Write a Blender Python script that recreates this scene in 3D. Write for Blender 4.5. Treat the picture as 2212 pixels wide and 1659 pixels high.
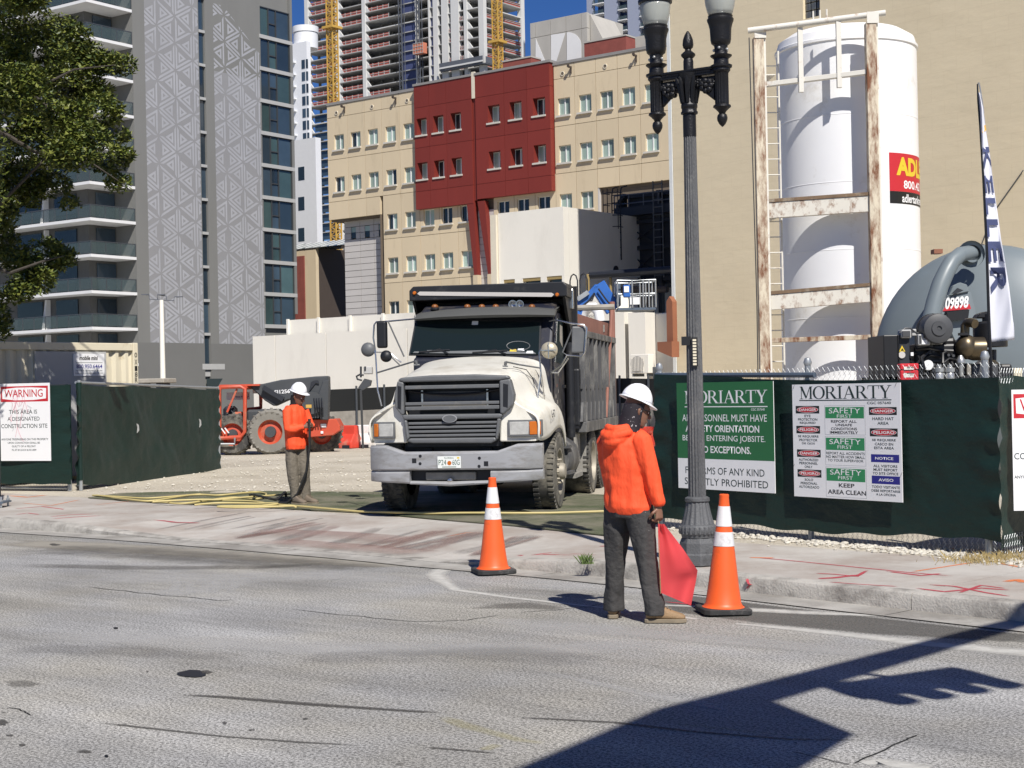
import bpy, bmesh, math, random
from mathutils import Vector, Matrix, noise
R = math.radians
rnd = random.Random(7)
scn = bpy.context.scene
for o in list(bpy.data.objects):
    bpy.data.objects.remove(o)
C = scn.collection

# ------------------------------------------------------------------ camera
CAM_H, FOC, PITCH, ROLL = 1.77, 3300.0, 10.5 / 3300.0, R(1.15)
fwd = Vector((0, math.cos(PITCH), math.sin(PITCH)))
up0 = Vector((0, -math.sin(PITCH), math.cos(PITCH)))
rt0 = Vector((1, 0, 0))
RT = rt0 * math.cos(ROLL) - up0 * math.sin(ROLL)
UP = rt0 * math.sin(ROLL) + up0 * math.cos(ROLL)
CAM = Vector((0, 0, CAM_H))
cam_d = bpy.data.cameras.new('camera')
cam_d.sensor_width = 36.0
cam_d.lens = 36.0 * FOC / 2212.0
cam_d.clip_start = 0.1
cam_d.clip_end = 6000
cam = bpy.data.objects.new('camera', cam_d)
C.objects.link(cam)
cam.matrix_world = Matrix(((RT.x, UP.x, -fwd.x, 0), (RT.y, UP.y, -fwd.y, 0), (RT.z, UP.z, -fwd.z, CAM_H), (0, 0, 0, 1)))
scn.camera = cam

# ------------------------------------------------------------------ sky, sun, exposure
SUN_AZ, SUN_EL = R(17.5), R(47.5)   # to the right of straight behind the camera
SUN_TO = Vector((math.sin(SUN_AZ) * math.cos(SUN_EL), -math.cos(SUN_AZ) * math.cos(SUN_EL), math.sin(SUN_EL)))
w = bpy.data.worlds.new('World')
scn.world = w
w.use_nodes = True
nt = w.node_tree
nt.nodes.clear()
sky_n = nt.nodes.new('ShaderNodeTexSky')
sky_n.sky_type = 'NISHITA'
sky_n.sun_disc = False
sky_n.sun_elevation = SUN_EL
sky_n.sun_rotation = math.atan2(SUN_TO.x, SUN_TO.y)
sky_n.air_density = 0.8
sky_n.dust_density = 0.0
sky_n.ozone_density = 6.0
bg = nt.nodes.new('ShaderNodeBackground')
bg.inputs[1].default_value = 0.062
wo = nt.nodes.new('ShaderNodeOutputWorld')
hs_n = nt.nodes.new('ShaderNodeHueSaturation')
hs_n.inputs['Saturation'].default_value = 1.22
hs_n.inputs['Hue'].default_value = 0.515
nt.links.new(sky_n.outputs[0], hs_n.inputs['Color'])
nt.links.new(hs_n.outputs[0], bg.inputs[0])
nt.links.new(bg.outputs[0], wo.inputs[0])
sd = bpy.data.lights.new('sun', 'SUN')
sd.energy = 5.0
sd.angle = R(0.53)
sd.color = (1.0, 0.955, 0.89)
sun = bpy.data.objects.new('sun', sd)
C.objects.link(sun)
sun.rotation_euler = SUN_TO.to_track_quat('Z', 'Y').to_euler()
scn.view_settings.view_transform = 'Standard'
scn.view_settings.look = 'None'
scn.view_settings.exposure = 0.22
scn.view_settings.gamma = 1.0
scn.view_settings.use_curve_mapping = False
scn.cycles.max_bounces = 6
scn.cycles.transparent_max_bounces = 16

# ------------------------------------------------------------------ measuring helpers (view rays onto real planes)
def ray(u, v):
    return fwd + RT * ((u - 1106.0) / FOC) + UP * ((829.5 - v) / FOC)
def G(u, v, z=0.0):
    d = ray(u, v)
    return CAM + d * ((z - CAM_H) / d.z)
def P(u, v, Y):
    d = ray(u, v)
    return CAM + d * (Y / d.y)
class Wall:
    """a vertical plane: origin o (x,y), unit direction d (x,y); gives (s,z) for a view ray"""
    def __init__(self, o, d):
        self.o = Vector((o[0], o[1])); self.d = Vector((d[0], d[1])).normalized()
        self.n = Vector((self.d.y, -self.d.x))
    def at(self, u, v):
        r = ray(u, v)
        t = self.n.dot(self.o) / self.n.dot(Vector((r.x, r.y)))
        p = CAM + r * t
        return (Vector((p.x, p.y)) - self.o).dot(self.d), p.z
    @property
    def rz(self):
        return math.atan2(self.d.y, self.d.x)

# ------------------------------------------------------------------ materials
MATS = {}
def M(name, col, rough=0.7, metal=0.0, var=0.10, vs=2.0, bump=0.0, bs=40.0, dirt=None, spec=0.5, stretch=None, coat=0.0, speck=None, orand=0.0):
    """principled material with noise tint, optional dirt (colour, amount, scale), fine relief, speckle (colour, scale, threshold)"""
    m = bpy.data.materials.new(name)
    m.use_nodes = True
    t = m.node_tree; N = t.nodes; L = t.links
    b = N['Principled BSDF']
    b.inputs['Roughness'].default_value = rough
    b.inputs['Metallic'].default_value = metal
    b.inputs['Specular IOR Level'].default_value = spec
    if coat:
        b.inputs['Coat Weight'].default_value = coat
        b.inputs['Coat Roughness'].default_value = 0.08
    tc = N.new('ShaderNodeTexCoord')
    src = tc.outputs['Object']
    if stretch:
        mp = N.new('ShaderNodeMapping'); mp.inputs['Scale'].default_value = stretch
        L.new(src, mp.inputs[0]); src = mp.outputs[0]
    n1 = N.new('ShaderNodeTexNoise'); n1.inputs['Scale'].default_value = vs; n1.inputs['Detail'].default_value = 6
    n1.inputs['Roughness'].default_value = 0.62
    L.new(src, n1.inputs['Vector'])
    mx = N.new('ShaderNodeMix'); mx.data_type = 'RGBA'
    c = list(col) + [1]
    mx.inputs[6].default_value = [max(0, k * (1 - var * 1.6)) for k in col] + [1]
    mx.inputs[7].default_value = [min(1, k * (1 + var * 1.6)) for k in col] + [1]
    L.new(n1.outputs['Fac'], mx.inputs[0])
    out = mx.outputs[2]
    if dirt:
        dc, amt, ds = dirt
        n2 = N.new('ShaderNodeTexNoise'); n2.inputs['Scale'].default_value = ds; n2.inputs['Detail'].default_value = 8
        n2.inputs['Roughness'].default_value = 0.7
        L.new(src, n2.inputs['Vector'])
        rp = N.new('ShaderNodeValToRGB')
        rp.color_ramp.elements[0].position = 0.62 - amt * 0.45
        rp.color_ramp.elements[1].position = 0.78 - amt * 0.35
        L.new(n2.outputs['Fac'], rp.inputs[0])
        m2 = N.new('ShaderNodeMix'); m2.data_type = 'RGBA'
        L.new(rp.outputs[0], m2.inputs[0]); L.new(out, m2.inputs[6]); m2.inputs[7].default_value = list(dc) + [1]
        out = m2.outputs[2]
    if speck:
        sc_, ss, th = speck
        n3 = N.new('ShaderNodeTexNoise'); n3.inputs['Scale'].default_value = ss; n3.inputs['Detail'].default_value = 2
        L.new(src, n3.inputs['Vector'])
        rp = N.new('ShaderNodeValToRGB')
        rp.color_ramp.elements[0].position = th
        rp.color_ramp.elements[1].position = th + 0.06
        L.new(n3.outputs['Fac'], rp.inputs[0])
        m3 = N.new('ShaderNodeMix'); m3.data_type = 'RGBA'
        L.new(rp.outputs[0], m3.inputs[0]); L.new(out, m3.inputs[6]); m3.inputs[7].default_value = list(sc_) + [1]
        out = m3.outputs[2]
    if orand:   # every panel or pane a slightly different tone
        oi = N.new('ShaderNodeObjectInfo'); mr = N.new('ShaderNodeMapRange'); mr.inputs[3].default_value = 1 - orand; mr.inputs[4].default_value = 1 + orand
        L.new(oi.outputs['Random'], mr.inputs[0]); vm = N.new('ShaderNodeVectorMath'); vm.operation = 'SCALE'
        L.new(out, vm.inputs[0]); L.new(mr.outputs[0], vm.inputs['Scale']); out = vm.outputs[0]
    L.new(out, b.inputs['Base Color'])
    if bump:
        nb = N.new('ShaderNodeTexNoise'); nb.inputs['Scale'].default_value = bs; nb.inputs['Detail'].default_value = 5
        L.new(src, nb.inputs['Vector'])
        bp = N.new('ShaderNodeBump'); bp.inputs['Strength'].default_value = min(1.0, bump); bp.inputs['Distance'].default_value = 0.02
        L.new(nb.outputs['Fac'], bp.inputs['Height'])
        L.new(bp.outputs[0], b.inputs['Normal'])
    MATS[name] = m
    return m

def glass(name, col, rough=0.05, spec=0.5, alpha=1.0):
    m = bpy.data.materials.new(name); m.use_nodes = True
    b = m.node_tree.nodes['Principled BSDF']
    b.inputs['Base Color'].default_value = list(col) + [1]
    b.inputs['Roughness'].default_value = rough
    b.inputs['Specular IOR Level'].default_value = spec
    b.inputs['Alpha'].default_value = alpha
    MATS[name] = m
    return m

def decal(name, col, lo=0.35, hi=0.6, scale=6.0, alpha=1.0, rough=0.85, stretch=(1, 1, 1)):
    """worn paint / stain: transparent where a noise and the vertex weight 'wt' fall away"""
    m = bpy.data.materials.new(name); m.use_nodes = True
    t = m.node_tree; N = t.nodes; L = t.links
    b = N['Principled BSDF']
    b.inputs['Base Color'].default_value = list(col) + [1]
    b.inputs['Roughness'].default_value = rough
    b.inputs['Specular IOR Level'].default_value = 0.2
    tc = N.new('ShaderNodeTexCoord'); mp = N.new('ShaderNodeMapping'); mp.inputs['Scale'].default_value = stretch
    L.new(tc.outputs['Object'], mp.inputs[0])
    n = N.new('ShaderNodeTexNoise'); n.inputs['Scale'].default_value = scale; n.inputs['Detail'].default_value = 9
    n.inputs['Roughness'].default_value = 0.72
    L.new(mp.outputs[0], n.inputs['Vector'])
    at = N.new('ShaderNodeAttribute'); at.attribute_name = 'wt'
    ad = N.new('ShaderNodeMath'); ad.operation = 'ADD'
    s2 = N.new('ShaderNodeMath'); s2.operation = 'SUBTRACT'; s2.inputs[1].default_value = 0.5
    L.new(at.outputs['Fac'], s2.inputs[0])
    L.new(n.outputs['Fac'], ad.inputs[0]); L.new(s2.outputs[0], ad.inputs[1])
    mr = N.new('ShaderNodeMapRange'); mr.inputs[1].default_value = lo; mr.inputs[2].default_value = hi
    mr.inputs[3].default_value = 0; mr.inputs[4].default_value = alpha
    L.new(ad.outputs[0], mr.inputs[0])
    L.new(mr.outputs[0], b.inputs['Alpha'])
    MATS[name] = m
    return m

# ------------------------------------------------------------------ mesh builder
class MB:
    def __init__(self, mat=None):
        self.v = []; self.f = []; self.M = mat or Matrix(); self.w = None
    def _a(self, pts, faces):
        o = len(self.v)
        self.v += [tuple(self.M @ Vector(p)) for p in pts]
        self.f += [tuple(i + o for i in f) for f in faces]
        return self
    def box(self, x0, x1, y0, y1, z0, z1):
        p = [(x0, y0, z0), (x1, y0, z0), (x1, y1, z0), (x0, y1, z0), (x0, y0, z1), (x1, y0, z1), (x1, y1, z1), (x0, y1, z1)]
        return self._a(p, [(0, 3, 2, 1), (4, 5, 6, 7), (0, 1, 5, 4), (1, 2, 6, 5), (2, 3, 7, 6), (3, 0, 4, 7)])
    def hexa(self, p):
        return self._a(p, [(0, 3, 2, 1), (4, 5, 6, 7), (0, 1, 5, 4), (1, 2, 6, 5), (2, 3, 7, 6), (3, 0, 4, 7)])
    def quad(self, *p):
        return self._a(p, [tuple(range(len(p)))])
    def bar(self, p, q, wd, ht=None, upv=(0, 0, 1)):
        ht = ht or wd
        p, q = Vector(p), Vector(q); d = (q - p).normalized(); u = Vector(upv)
        if abs(d.dot(u)) > 0.98: u = Vector((0, 1, 0))
        s = d.cross(u).normalized(); u = s.cross(d)
        s *= wd / 2; u *= ht / 2
        return self.hexa([p - s - u, p + s - u, q + s - u, q - s - u, p - s + u, p + s + u, q + s + u, q - s + u])
    def tube(self, pts, r, n=8, cap=True, closed=False):
        pts = [Vector(p) for p in pts]; k = len(pts)
        rs = r if isinstance(r, (list, tuple)) else [r] * k
        V = []; F = []; prev = None
        for i, p in enumerate(pts):
            a = pts[(i - 1) % k] if closed else pts[max(i - 1, 0)]
            b = pts[(i + 1) % k] if closed else pts[min(i + 1, k - 1)]
            d = (b - a)
            d = d.normalized() if d.length > 1e-9 else Vector((0, 0, 1))
            if prev is None:
                u = Vector((0, 0, 1)) if abs(d.z) < 0.9 else Vector((1, 0, 0))
                s = d.cross(u).normalized()
            else:
                s = (prev - d * prev.dot(d)).normalized()
            prev = s; t = d.cross(s)
            for j in range(n):
                an = 2 * math.pi * j / n
                V.append(p + (s * math.cos(an) + t * math.sin(an)) * rs[i])
        rng = k if closed else k - 1
        for i in range(rng):
            i2 = (i + 1) % k
            for j in range(n):
                F.append((i * n + j, i * n + (j + 1) % n, i2 * n + (j + 1) % n, i2 * n + j))
        if cap and not closed:
            F.append(tuple(range(n - 1, -1, -1))); F.append(tuple((k - 1) * n + j for j in range(n)))
        return self._a(V, F)
    def lathe(self, prof, n=24, flute=0.0, nf=0, axis='Z', c=(0, 0, 0), cap=True):
        V = []; F = []; k = len(prof); c = Vector(c)
        for (r, z) in prof:
            for j in range(n):
                a = 2 * math.pi * j / n
                rr = r * (1 - flute * (0.5 + 0.5 * math.cos(nf * a))) if flute else r
                x, y = rr * math.cos(a), rr * math.sin(a)
                V.append(c + (Vector((x, y, z)) if axis == 'Z' else Vector((z, x, y)) if axis == 'X' else Vector((y, z, x))))
        for i in range(k - 1):
            for j in range(n):
                F.append((i * n + j, i * n + (j + 1) % n, (i + 1) * n + (j + 1) % n, (i + 1) * n + j))
        if cap:
            F.append(tuple(range(n - 1, -1, -1))); F.append(tuple((k - 1) * n + j for j in range(n)))
        return self._a(V, F)
    def prism(self, poly, off):
        """poly: 3D points of one face, extruded by vector off"""
        k = len(poly); off = Vector(off)
        V = [Vector(p) for p in poly] + [Vector(p) + off for p in poly]
        F = [tuple(range(k - 1, -1, -1)), tuple(range(k, 2 * k))] + [(i, (i + 1) % k, k + (i + 1) % k, k + i) for i in range(k)]
        return self._a(V, F)
    def loft(self, rings, closed=True, cap=True):
        n = len(rings[0]); V = [p for r in rings for p in r]; F = []
        for i in range(len(rings) - 1):
            for j in range(n if closed else n - 1):
                j2 = (j + 1) % n
                F.append((i * n + j, i * n + j2, (i + 1) * n + j2, (i + 1) * n + j))
        if cap and closed:
            F.append(tuple(range(n - 1, -1, -1))); F.append(tuple((len(rings) - 1) * n + j for j in range(n)))
        return self._a(V, F)
    def sphere(self, c, r, sx=1, sy=1, sz=1, n=14, m=9):
        prof = [(max(1e-4, math.sin(math.pi * i / m)) , -math.cos(math.pi * i / m)) for i in range(m + 1)]
        V = []; F = []
        for (a, z) in prof:
            for j in range(n):
                t = 2 * math.pi * j / n
                V.append((c[0] + r * sx * a * math.cos(t), c[1] + r * sy * a * math.sin(t), c[2] + r * sz * z))
        for i in range(m):
            for j in range(n):
                F.append((i * n + j, i * n + (j + 1) % n, (i + 1) * n + (j + 1) % n, (i + 1) * n + j))
        return self._a(V, F)
    def mesh(self, name):
        me = bpy.data.meshes.new(name)
        me.from_pydata([tuple(p) for p in self.v], [], self.f)
        me.update()
        return me
    def build(self, name, mat, parent=None, smooth=False, bevel=0, sub=0, fix=True, ang=38, seg=1):
        me = self.mesh(name)
        if fix:
            bm = bmesh.new(); bm.from_mesh(me)
            bmesh.ops.recalc_face_normals(bm, faces=bm.faces)
            bm.to_mesh(me); bm.free()
        if smooth:
            me.shade_smooth()
            me.set_sharp_from_angle(angle=R(ang))
        me.materials.append(MATS[mat] if isinstance(mat, str) else mat)
        o = bpy.data.objects.new(name, me)
        C.objects.link(o)
        if parent: o.parent = parent
        if bevel:
            b = o.modifiers.new('Bevel', 'BEVEL'); b.width = bevel; b.segments = seg; b.limit_method = 'ANGLE'
        if sub:
            s = o.modifiers.new('Subdiv', 'SUBSURF'); s.levels = sub; s.render_levels = sub
        return o

def tag(o, label=None, cat=None, group=None, kind=None):
    if label: o['label'] = label
    if cat: o['category'] = cat
    if group: o['group'] = group
    if kind: o['kind'] = kind
    return o
def thing(name, label, cat, loc=(0, 0, 0), rz=0.0, group=None):
    o = bpy.data.objects.new(name, None)
    o.empty_display_size = 0.2
    C.objects.link(o)
    o.location = loc; o.rotation_euler = (0, 0, rz)
    return tag(o, label, cat, group)
def copy_tree(o, parent=None):
    c = o.copy(); C.objects.link(c)
    if parent: c.parent = parent
    for ch in list(o.children):
        copy_tree(ch, c)
    return c
def dup(o, parent, loc=(0, 0, 0), scale=None, rot=None):
    c = o.copy(); C.objects.link(c); c.parent = parent; c.location = loc
    if scale: c.scale = scale
    if rot: c.rotation_euler = rot
    return c
def weight(o, ws):
    a = o.data.attributes.new('wt', 'FLOAT', 'POINT')
    for i, x in enumerate(ws): a.data[i].value = x

# lettering: flat print, turned into a thin mesh. The frame gives right and up directions of the face.
def text(body, size, origin, right, upv, mat, parent, name='lettering', align='CENTER', width=None, depth=0.0015, bold=0.0, shear=0.0, space=1.0, off=0.002):
    cu = bpy.data.curves.new(name, 'FONT')
    cu.body = body; cu.size = size; cu.align_x = align; cu.extrude = depth; cu.shear = shear
    cu.offset = bold * size; cu.space_character = space; cu.resolution_u = 3
    ob = bpy.data.objects.new(name, cu); C.objects.link(ob)
    dg = bpy.context.evaluated_depsgraph_get()
    me = bpy.data.meshes.new_from_object(ob.evaluated_get(dg))
    bpy.data.objects.remove(ob); bpy.data.curves.remove(cu)
    me.name = name
    if len(me.vertices) == 0: return None
    xs = [v.co.x for v in me.vertices]
    k = 1.0
    if width: k = width / max(1e-6, (max(xs) - min(xs)))
    r = Vector(right).normalized(); u = Vector(upv).normalized(); n = r.cross(u); o = Vector(origin)
    cx = (max(xs) + min(xs)) / 2 if align == 'CENTER' else 0
    for v in me.vertices:
        v.co = o + r * ((v.co.x - cx) * k) + u * v.co.y + n * (v.co.z + depth + off)
    me.materials.clear(); me.materials.append(MATS[mat])
    t = bpy.data.objects.new(name, me); C.objects.link(t)
    if parent: t.parent = parent
    return t
# ------------------------------------------------------------------ colours
M('dirt', (0.50, 0.455, 0.37), 0.95, var=0.22, vs=1.1, bump=0.9, bs=22, dirt=((0.36, 0.32, 0.25), 0.45, 0.55), speck=((0.62, 0.58, 0.49), 26, 0.60))
M('concrete', (0.45, 0.425, 0.385), 0.9, var=0.15, vs=1.3, bump=0.25, bs=70, dirt=((0.34, 0.295, 0.255), 0.45, 0.9), orand=.05)
M('kerb_concrete', (0.42, 0.40, 0.36), 0.9, var=0.16, vs=2.5, bump=0.4, bs=50, dirt=((0.20, 0.185, 0.165), 0.38, 3.2))
M('gutter_concrete', (0.40, 0.385, 0.35), 0.9, var=0.14, vs=2.0, bump=0.3, bs=60, dirt=((0.24, 0.225, 0.20), 0.5, 1.1))
M('wall_white', (0.76, 0.73, 0.655), 0.85, var=0.04, vs=0.5, bump=0.12, bs=12, dirt=((0.66, 0.63, 0.56), 0.25, 0.35), stretch=(1, 1, .4))
M('beige_panel', (0.61, 0.505, 0.345), 0.8, var=0.045, vs=0.4, bump=0.05, bs=20, dirt=((0.50, 0.405, 0.27), 0.16, 0.7), stretch=(1.6, 1, .35), orand=.045)
M('beige_trim', (0.66, 0.60, 0.48), 0.8, var=0.05)
M('joint_dark', (0.14, 0.11, 0.08), 0.9)
M('red_panel', (0.185, 0.024, 0.016), 0.6, var=0.09, vs=0.5, stretch=(1.5, 1, .3), orand=.07)
M('sill_stone', (0.55, 0.52, 0.46), 0.8, var=0.08)
M('frame_white', (0.72, 0.74, 0.72), 0.5)
M('curtain_green', (0.28, 0.37, 0.33), 0.3, var=0.30, vs=5.0, stretch=(3, 1, 0.05), spec=0.7, orand=.38)
glass('pane_dark', (0.02, 0.03, 0.035), 0.08, 0.7)
M('grey_panel', (0.50, 0.475, 0.45), 0.75, var=0.06, vs=0.8, orand=.04)
M('grey_roof_trim', (0.25, 0.24, 0.23), 0.7)
M('tan_wall', (0.71, 0.61, 0.425), 0.88, var=0.055, vs=0.55, bump=0.35, bs=3.2, stretch=(0.7, 1, 1.6), dirt=((0.64, 0.545, 0.375), 0.22, 0.35))
def blockwork(m, bw, bh):
    t = m.node_tree; N = t.nodes; L = t.links; b = N['Principled BSDF']; src = b.inputs['Base Color'].links[0].from_socket
    tc = N.new('ShaderNodeTexCoord'); mp = N.new('ShaderNodeMapping'); mp.inputs['Rotation'].default_value = (R(90), 0, 0); L.new(tc.outputs['Object'], mp.inputs[0])
    bk = N.new('ShaderNodeTexBrick'); bk.inputs['Scale'].default_value = 1; bk.inputs['Brick Width'].default_value = bw; bk.inputs['Row Height'].default_value = bh; bk.inputs['Mortar Size'].default_value = .012
    bk.inputs[1].default_value = (1, 1, 1, 1); bk.inputs[2].default_value = (.988, .986, .984, 1); bk.inputs[3].default_value = (.955, .95, .94, 1); L.new(mp.outputs[0], bk.inputs[0])
    mx = N.new('ShaderNodeMix'); mx.data_type = 'RGBA'; mx.blend_type = 'MULTIPLY'; mx.inputs[0].default_value = 1; L.new(src, mx.inputs[6]); L.new(bk.outputs[0], mx.inputs[7]); L.new(mx.outputs[2], b.inputs['Base Color'])
blockwork(MATS['tan_wall'], .8, .4)
M('tower_grey', (0.185, 0.185, 0.175), 0.8, var=0.09, vs=0.35, stretch=(1, 1, 0.25))
M('tower_base', (0.155, 0.155, 0.148), 0.8, var=0.06, vs=0.4)
M('mural_white', (0.345, 0.35, 0.37), 0.8, var=0.16, vs=0.3)
M('slab_white', (0.74, 0.74, 0.73), 0.6, var=0.04)
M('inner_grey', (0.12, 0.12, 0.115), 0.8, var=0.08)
glass('rail_glass', (0.09, 0.125, 0.125), 0.05, 0.5, 0.42)
M('rail_metal', (0.10, 0.11, 0.12), 0.5, 0.5)
M('window_blue', (0.035, 0.055, 0.075), 0.06, var=.25, vs=.4, spec=.9, orand=.45)
M('window_green', (0.05, 0.085, 0.085), 0.08, var=.25, vs=.4, spec=.9, orand=.4)
M('mullion', (0.07, 0.075, 0.08), 0.5, 0.4)
M('slab_grey', (0.40, 0.40, 0.39), 0.8, var=0.08)
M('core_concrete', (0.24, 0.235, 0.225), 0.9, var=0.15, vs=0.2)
M('shear_white', (0.60, 0.60, 0.585), 0.8, var=0.07, vs=0.2)
M('net_red', (0.42, 0.10, 0.075), 0.8, var=0.3, vs=0.6)
M('crane_yellow', (0.54, 0.33, 0.07), 0.55, var=0.08)
M('wrap_blue', (0.06, 0.075, 0.17), 0.5, var=0.25, vs=0.4)
M('mast_dark', (0.10, 0.11, 0.13), 0.6)
M('white_tower', (0.72, 0.73, 0.75), 0.6, var=0.04)
M('brick_red', (0.24, 0.065, 0.05), 0.85, var=0.2, vs=1.5)
M('md_concrete', (0.42, 0.40, 0.36), 0.85, var=0.12, vs=0.5, stretch=(1.5, 1.5, 0.5))
M('md_white', (0.74, 0.735, 0.72), 0.7, var=0.03)
M('brown_dark', (0.06, 0.045, 0.036), 0.7, var=0.1)
M('steel_dark', (0.022, 0.025, 0.033), 0.6, 0.2, var=0.2)
M('copper_paint', (0.27, 0.105, 0.055), 0.6, var=0.12)
M('black_mesh', (0.012, 0.013, 0.012), 0.8, var=0.15)
M('old_concrete', (0.33, 0.305, 0.26), 0.95, var=0.3, vs=3, bump=0.5, bs=8)
M('grey_side', (0.32, 0.32, 0.31), 0.85, var=0.06)
M('sill_gold', (0.30, 0.22, 0.09), 0.6)

def roadmat():
    m = M('asphalt', (0.205, 0.20, 0.187), 0.92, var=0.0, vs=1)
    t = m.node_tree; N = t.nodes; L = t.links; b = N['Principled BSDF']
    b.inputs['Specular IOR Level'].default_value = 0.25
    tc = N.new('ShaderNodeTexCoord'); mp = N.new('ShaderNodeMapping')
    mp.inputs['Rotation'].default_value = (0, 0, R(39)); L.new(tc.outputs['Object'], mp.inputs[0])
    ms = N.new('ShaderNodeMapping'); ms.inputs['Scale'].default_value = (0.16, 1.0, 1.0); L.new(mp.outputs[0], ms.inputs[0])
    def nz(scale, det, src, rough=0.6):
        n = N.new('ShaderNodeTexNoise'); n.inputs['Scale'].default_value = scale; n.inputs['Detail'].default_value = det
        n.inputs['Roughness'].default_value = rough; L.new(src, n.inputs['Vector']); return n.outputs['Fac']
    def ramp(src, a, bb, ca, cb):
        r = N.new('ShaderNodeMapRange'); r.inputs[1].default_value = a; r.inputs[2].default_value = bb
        r.inputs[3].default_value = ca; r.inputs[4].default_value = cb; L.new(src, r.inputs[0]); return r.outputs[0]
    def mul(a, c):
        k = N.new('ShaderNodeMath'); k.operation = 'MULTIPLY'; L.new(a, k.inputs[0]); L.new(c, k.inputs[1]); return k.outputs[0]
    streak = ramp(nz(1.1, 7, ms.outputs[0], 0.65), 0.3, 0.7, 0.74, 1.27)
    streak2 = ramp(nz(4.5, 6, ms.outputs[0], 0.6), 0.32, 0.68, 0.86, 1.14)
    big = ramp(nz(0.30, 4, mp.outputs[0]), 0.33, 0.67, 0.86, 1.15)
    grain = ramp(nz(58, 3, mp.outputs[0], 0.75), 0.42, 0.58, 0.48, 1.46)
    grain2 = ramp(nz(170, 2, mp.outputs[0], 0.6), 0.36, 0.64, 0.62, 1.38)
    k = mul(mul(mul(streak, big), mul(grain, grain2)), streak2)
    hue = N.new('ShaderNodeMix'); hue.data_type = 'RGBA'
    hue.inputs[6].default_value = (0.292, 0.280, 0.250, 1); hue.inputs[7].default_value = (0.284, 0.282, 0.276, 1)
    L.new(ramp(nz(0.45, 3, mp.outputs[0]), 0.4, 0.6, 0, 1), hue.inputs[0])
    vm = N.new('ShaderNodeVectorMath'); vm.operation = 'SCALE'
    L.new(hue.outputs[2], vm.inputs[0]); L.new(k, vm.inputs['Scale'])
    # dark pits
    pit = ramp(nz(9, 5, ms.outputs[0], 0.75), 0.66, 0.70, 1.0, 0.35)
    vm2 = N.new('ShaderNodeVectorMath'); vm2.operation = 'SCALE'
    L.new(vm.outputs[0], vm2.inputs[0]); L.new(pit, vm2.inputs['Scale'])
    L.new(vm2.outputs[0], b.inputs['Base Color'])
    bp = N.new('ShaderNodeBump'); bp.inputs['Strength'].default_value = 0.3; bp.inputs['Distance'].default_value = 0.004
    L.new(nz(130, 3, mp.outputs[0], 0.7), bp.inputs['Height']); L.new(bp.outputs[0], b.inputs['Normal'])
roadmat()

# ------------------------------------------------------------------ ground, road, pavement
g = MB(); g.quad((-3000, -600, -0.06), (3000, -600, -0.06), (3000, 5000, -0.06), (-3000, 5000, -0.06))
M('far_ground', (0.25, 0.24, 0.21), 0.95, var=0.2, vs=0.02)
tag(g.build('ground', 'far_ground'), kind='structure')
g = MB(); g.quad((-60, -40, 0), (60, -40, 0), (60, 60, 0), (-60, 60, 0))
road = tag(g.build('road', 'asphalt'), kind='structure')

KF = [(-16, 28.2), (-10.5, 23.75), (-7.04, 20.89), (-6.02, 20.13), (-4.9, 19.28), (-4.21, 18.72), (-3.0, 17.68), (-1.7, 16.54), (-0.78, 15.63), (-0.04, 14.98), (0.68, 14.32), (1.30, 13.68), (1.93, 12.99), (2.66, 12.16), (3.61, 11.12), (5.0, 9.6), (7.0, 7.5)]
KH = [.14, .14, .14, .12, .05, .018, .018, .018, .02, .10, .14, .14, .14, .14, .14, .14, .14]
BK = [(-18, 34.6), (-8.9, 26.45), (-3.69, 21.84), (-0.72, 18.8), (1.02, 16.75), (2.39, 15.55), (3.82, 14.1), (4.6, 13.0), (8.5, 9.3)]
def resample(poly, extra=None):
    d = [0]
    for a, b in zip(poly, poly[1:]): d.append(d[-1] + math.hypot(b[0] - a[0], b[1] - a[1]))
    return d
kd = resample(KF); bd = resample(BK)
def along(poly, d, s, vals=None):
    for i in range(len(d) - 1):
        if s <= d[i + 1] or i == len(d) - 2:
            t = (s - d[i]) / (d[i + 1] - d[i]); t = max(0, min(1, t))
            p = Vector((poly[i][0] * (1 - t) + poly[i + 1][0] * t, poly[i][1] * (1 - t) + poly[i + 1][1] * t))
            n = Vector((poly[i + 1][0] - poly[i][0], poly[i + 1][1] - poly[i][1])).normalized()
            if vals: return p, n, vals[i] * (1 - t) + vals[i + 1] * t
            return p, n
KT = kd[-1]
def kpt(s): return along(KF, kd, s, KH)
# the back edge point opposite a kerb point: nearest along the kerb's inner normal
def bpt(s):
    p, n, h = kpt(s)
    m = Vector((-n.y, n.x)) if Vector((-n.y, n.x)).y > 0 else Vector((n.y, -n.x))
    best = None
    for i in range(len(BK) - 1):
        a = Vector(BK[i]); b = Vector(BK[i + 1]); e = b - a
        den = m.x * e.y - m.y * e.x
        if abs(den) < 1e-6: continue
        t = ((a.x - p.x) * e.y - (a.y - p.y) * e.x) / den
        q = ((a.x - p.x) * m.y - (a.y - p.y) * m.x) / den
        if -0.001 <= q <= 1.001 and t > 0 and (best is None or t < best[0]): best = (t, p + m * t)
    return best[1] if best else p + m * 3.0
pav = thing('pavement', None, None); tag(pav, kind='structure')
NS = 16
joints = [KT * i / NS for i in range(NS + 1)]
def zprof(h, t):   # height of pavement across its width
    return (h + 0.002) * (1 - min(1, t * 1.15)) + 0.15 * min(1, t * 1.15)
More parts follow.
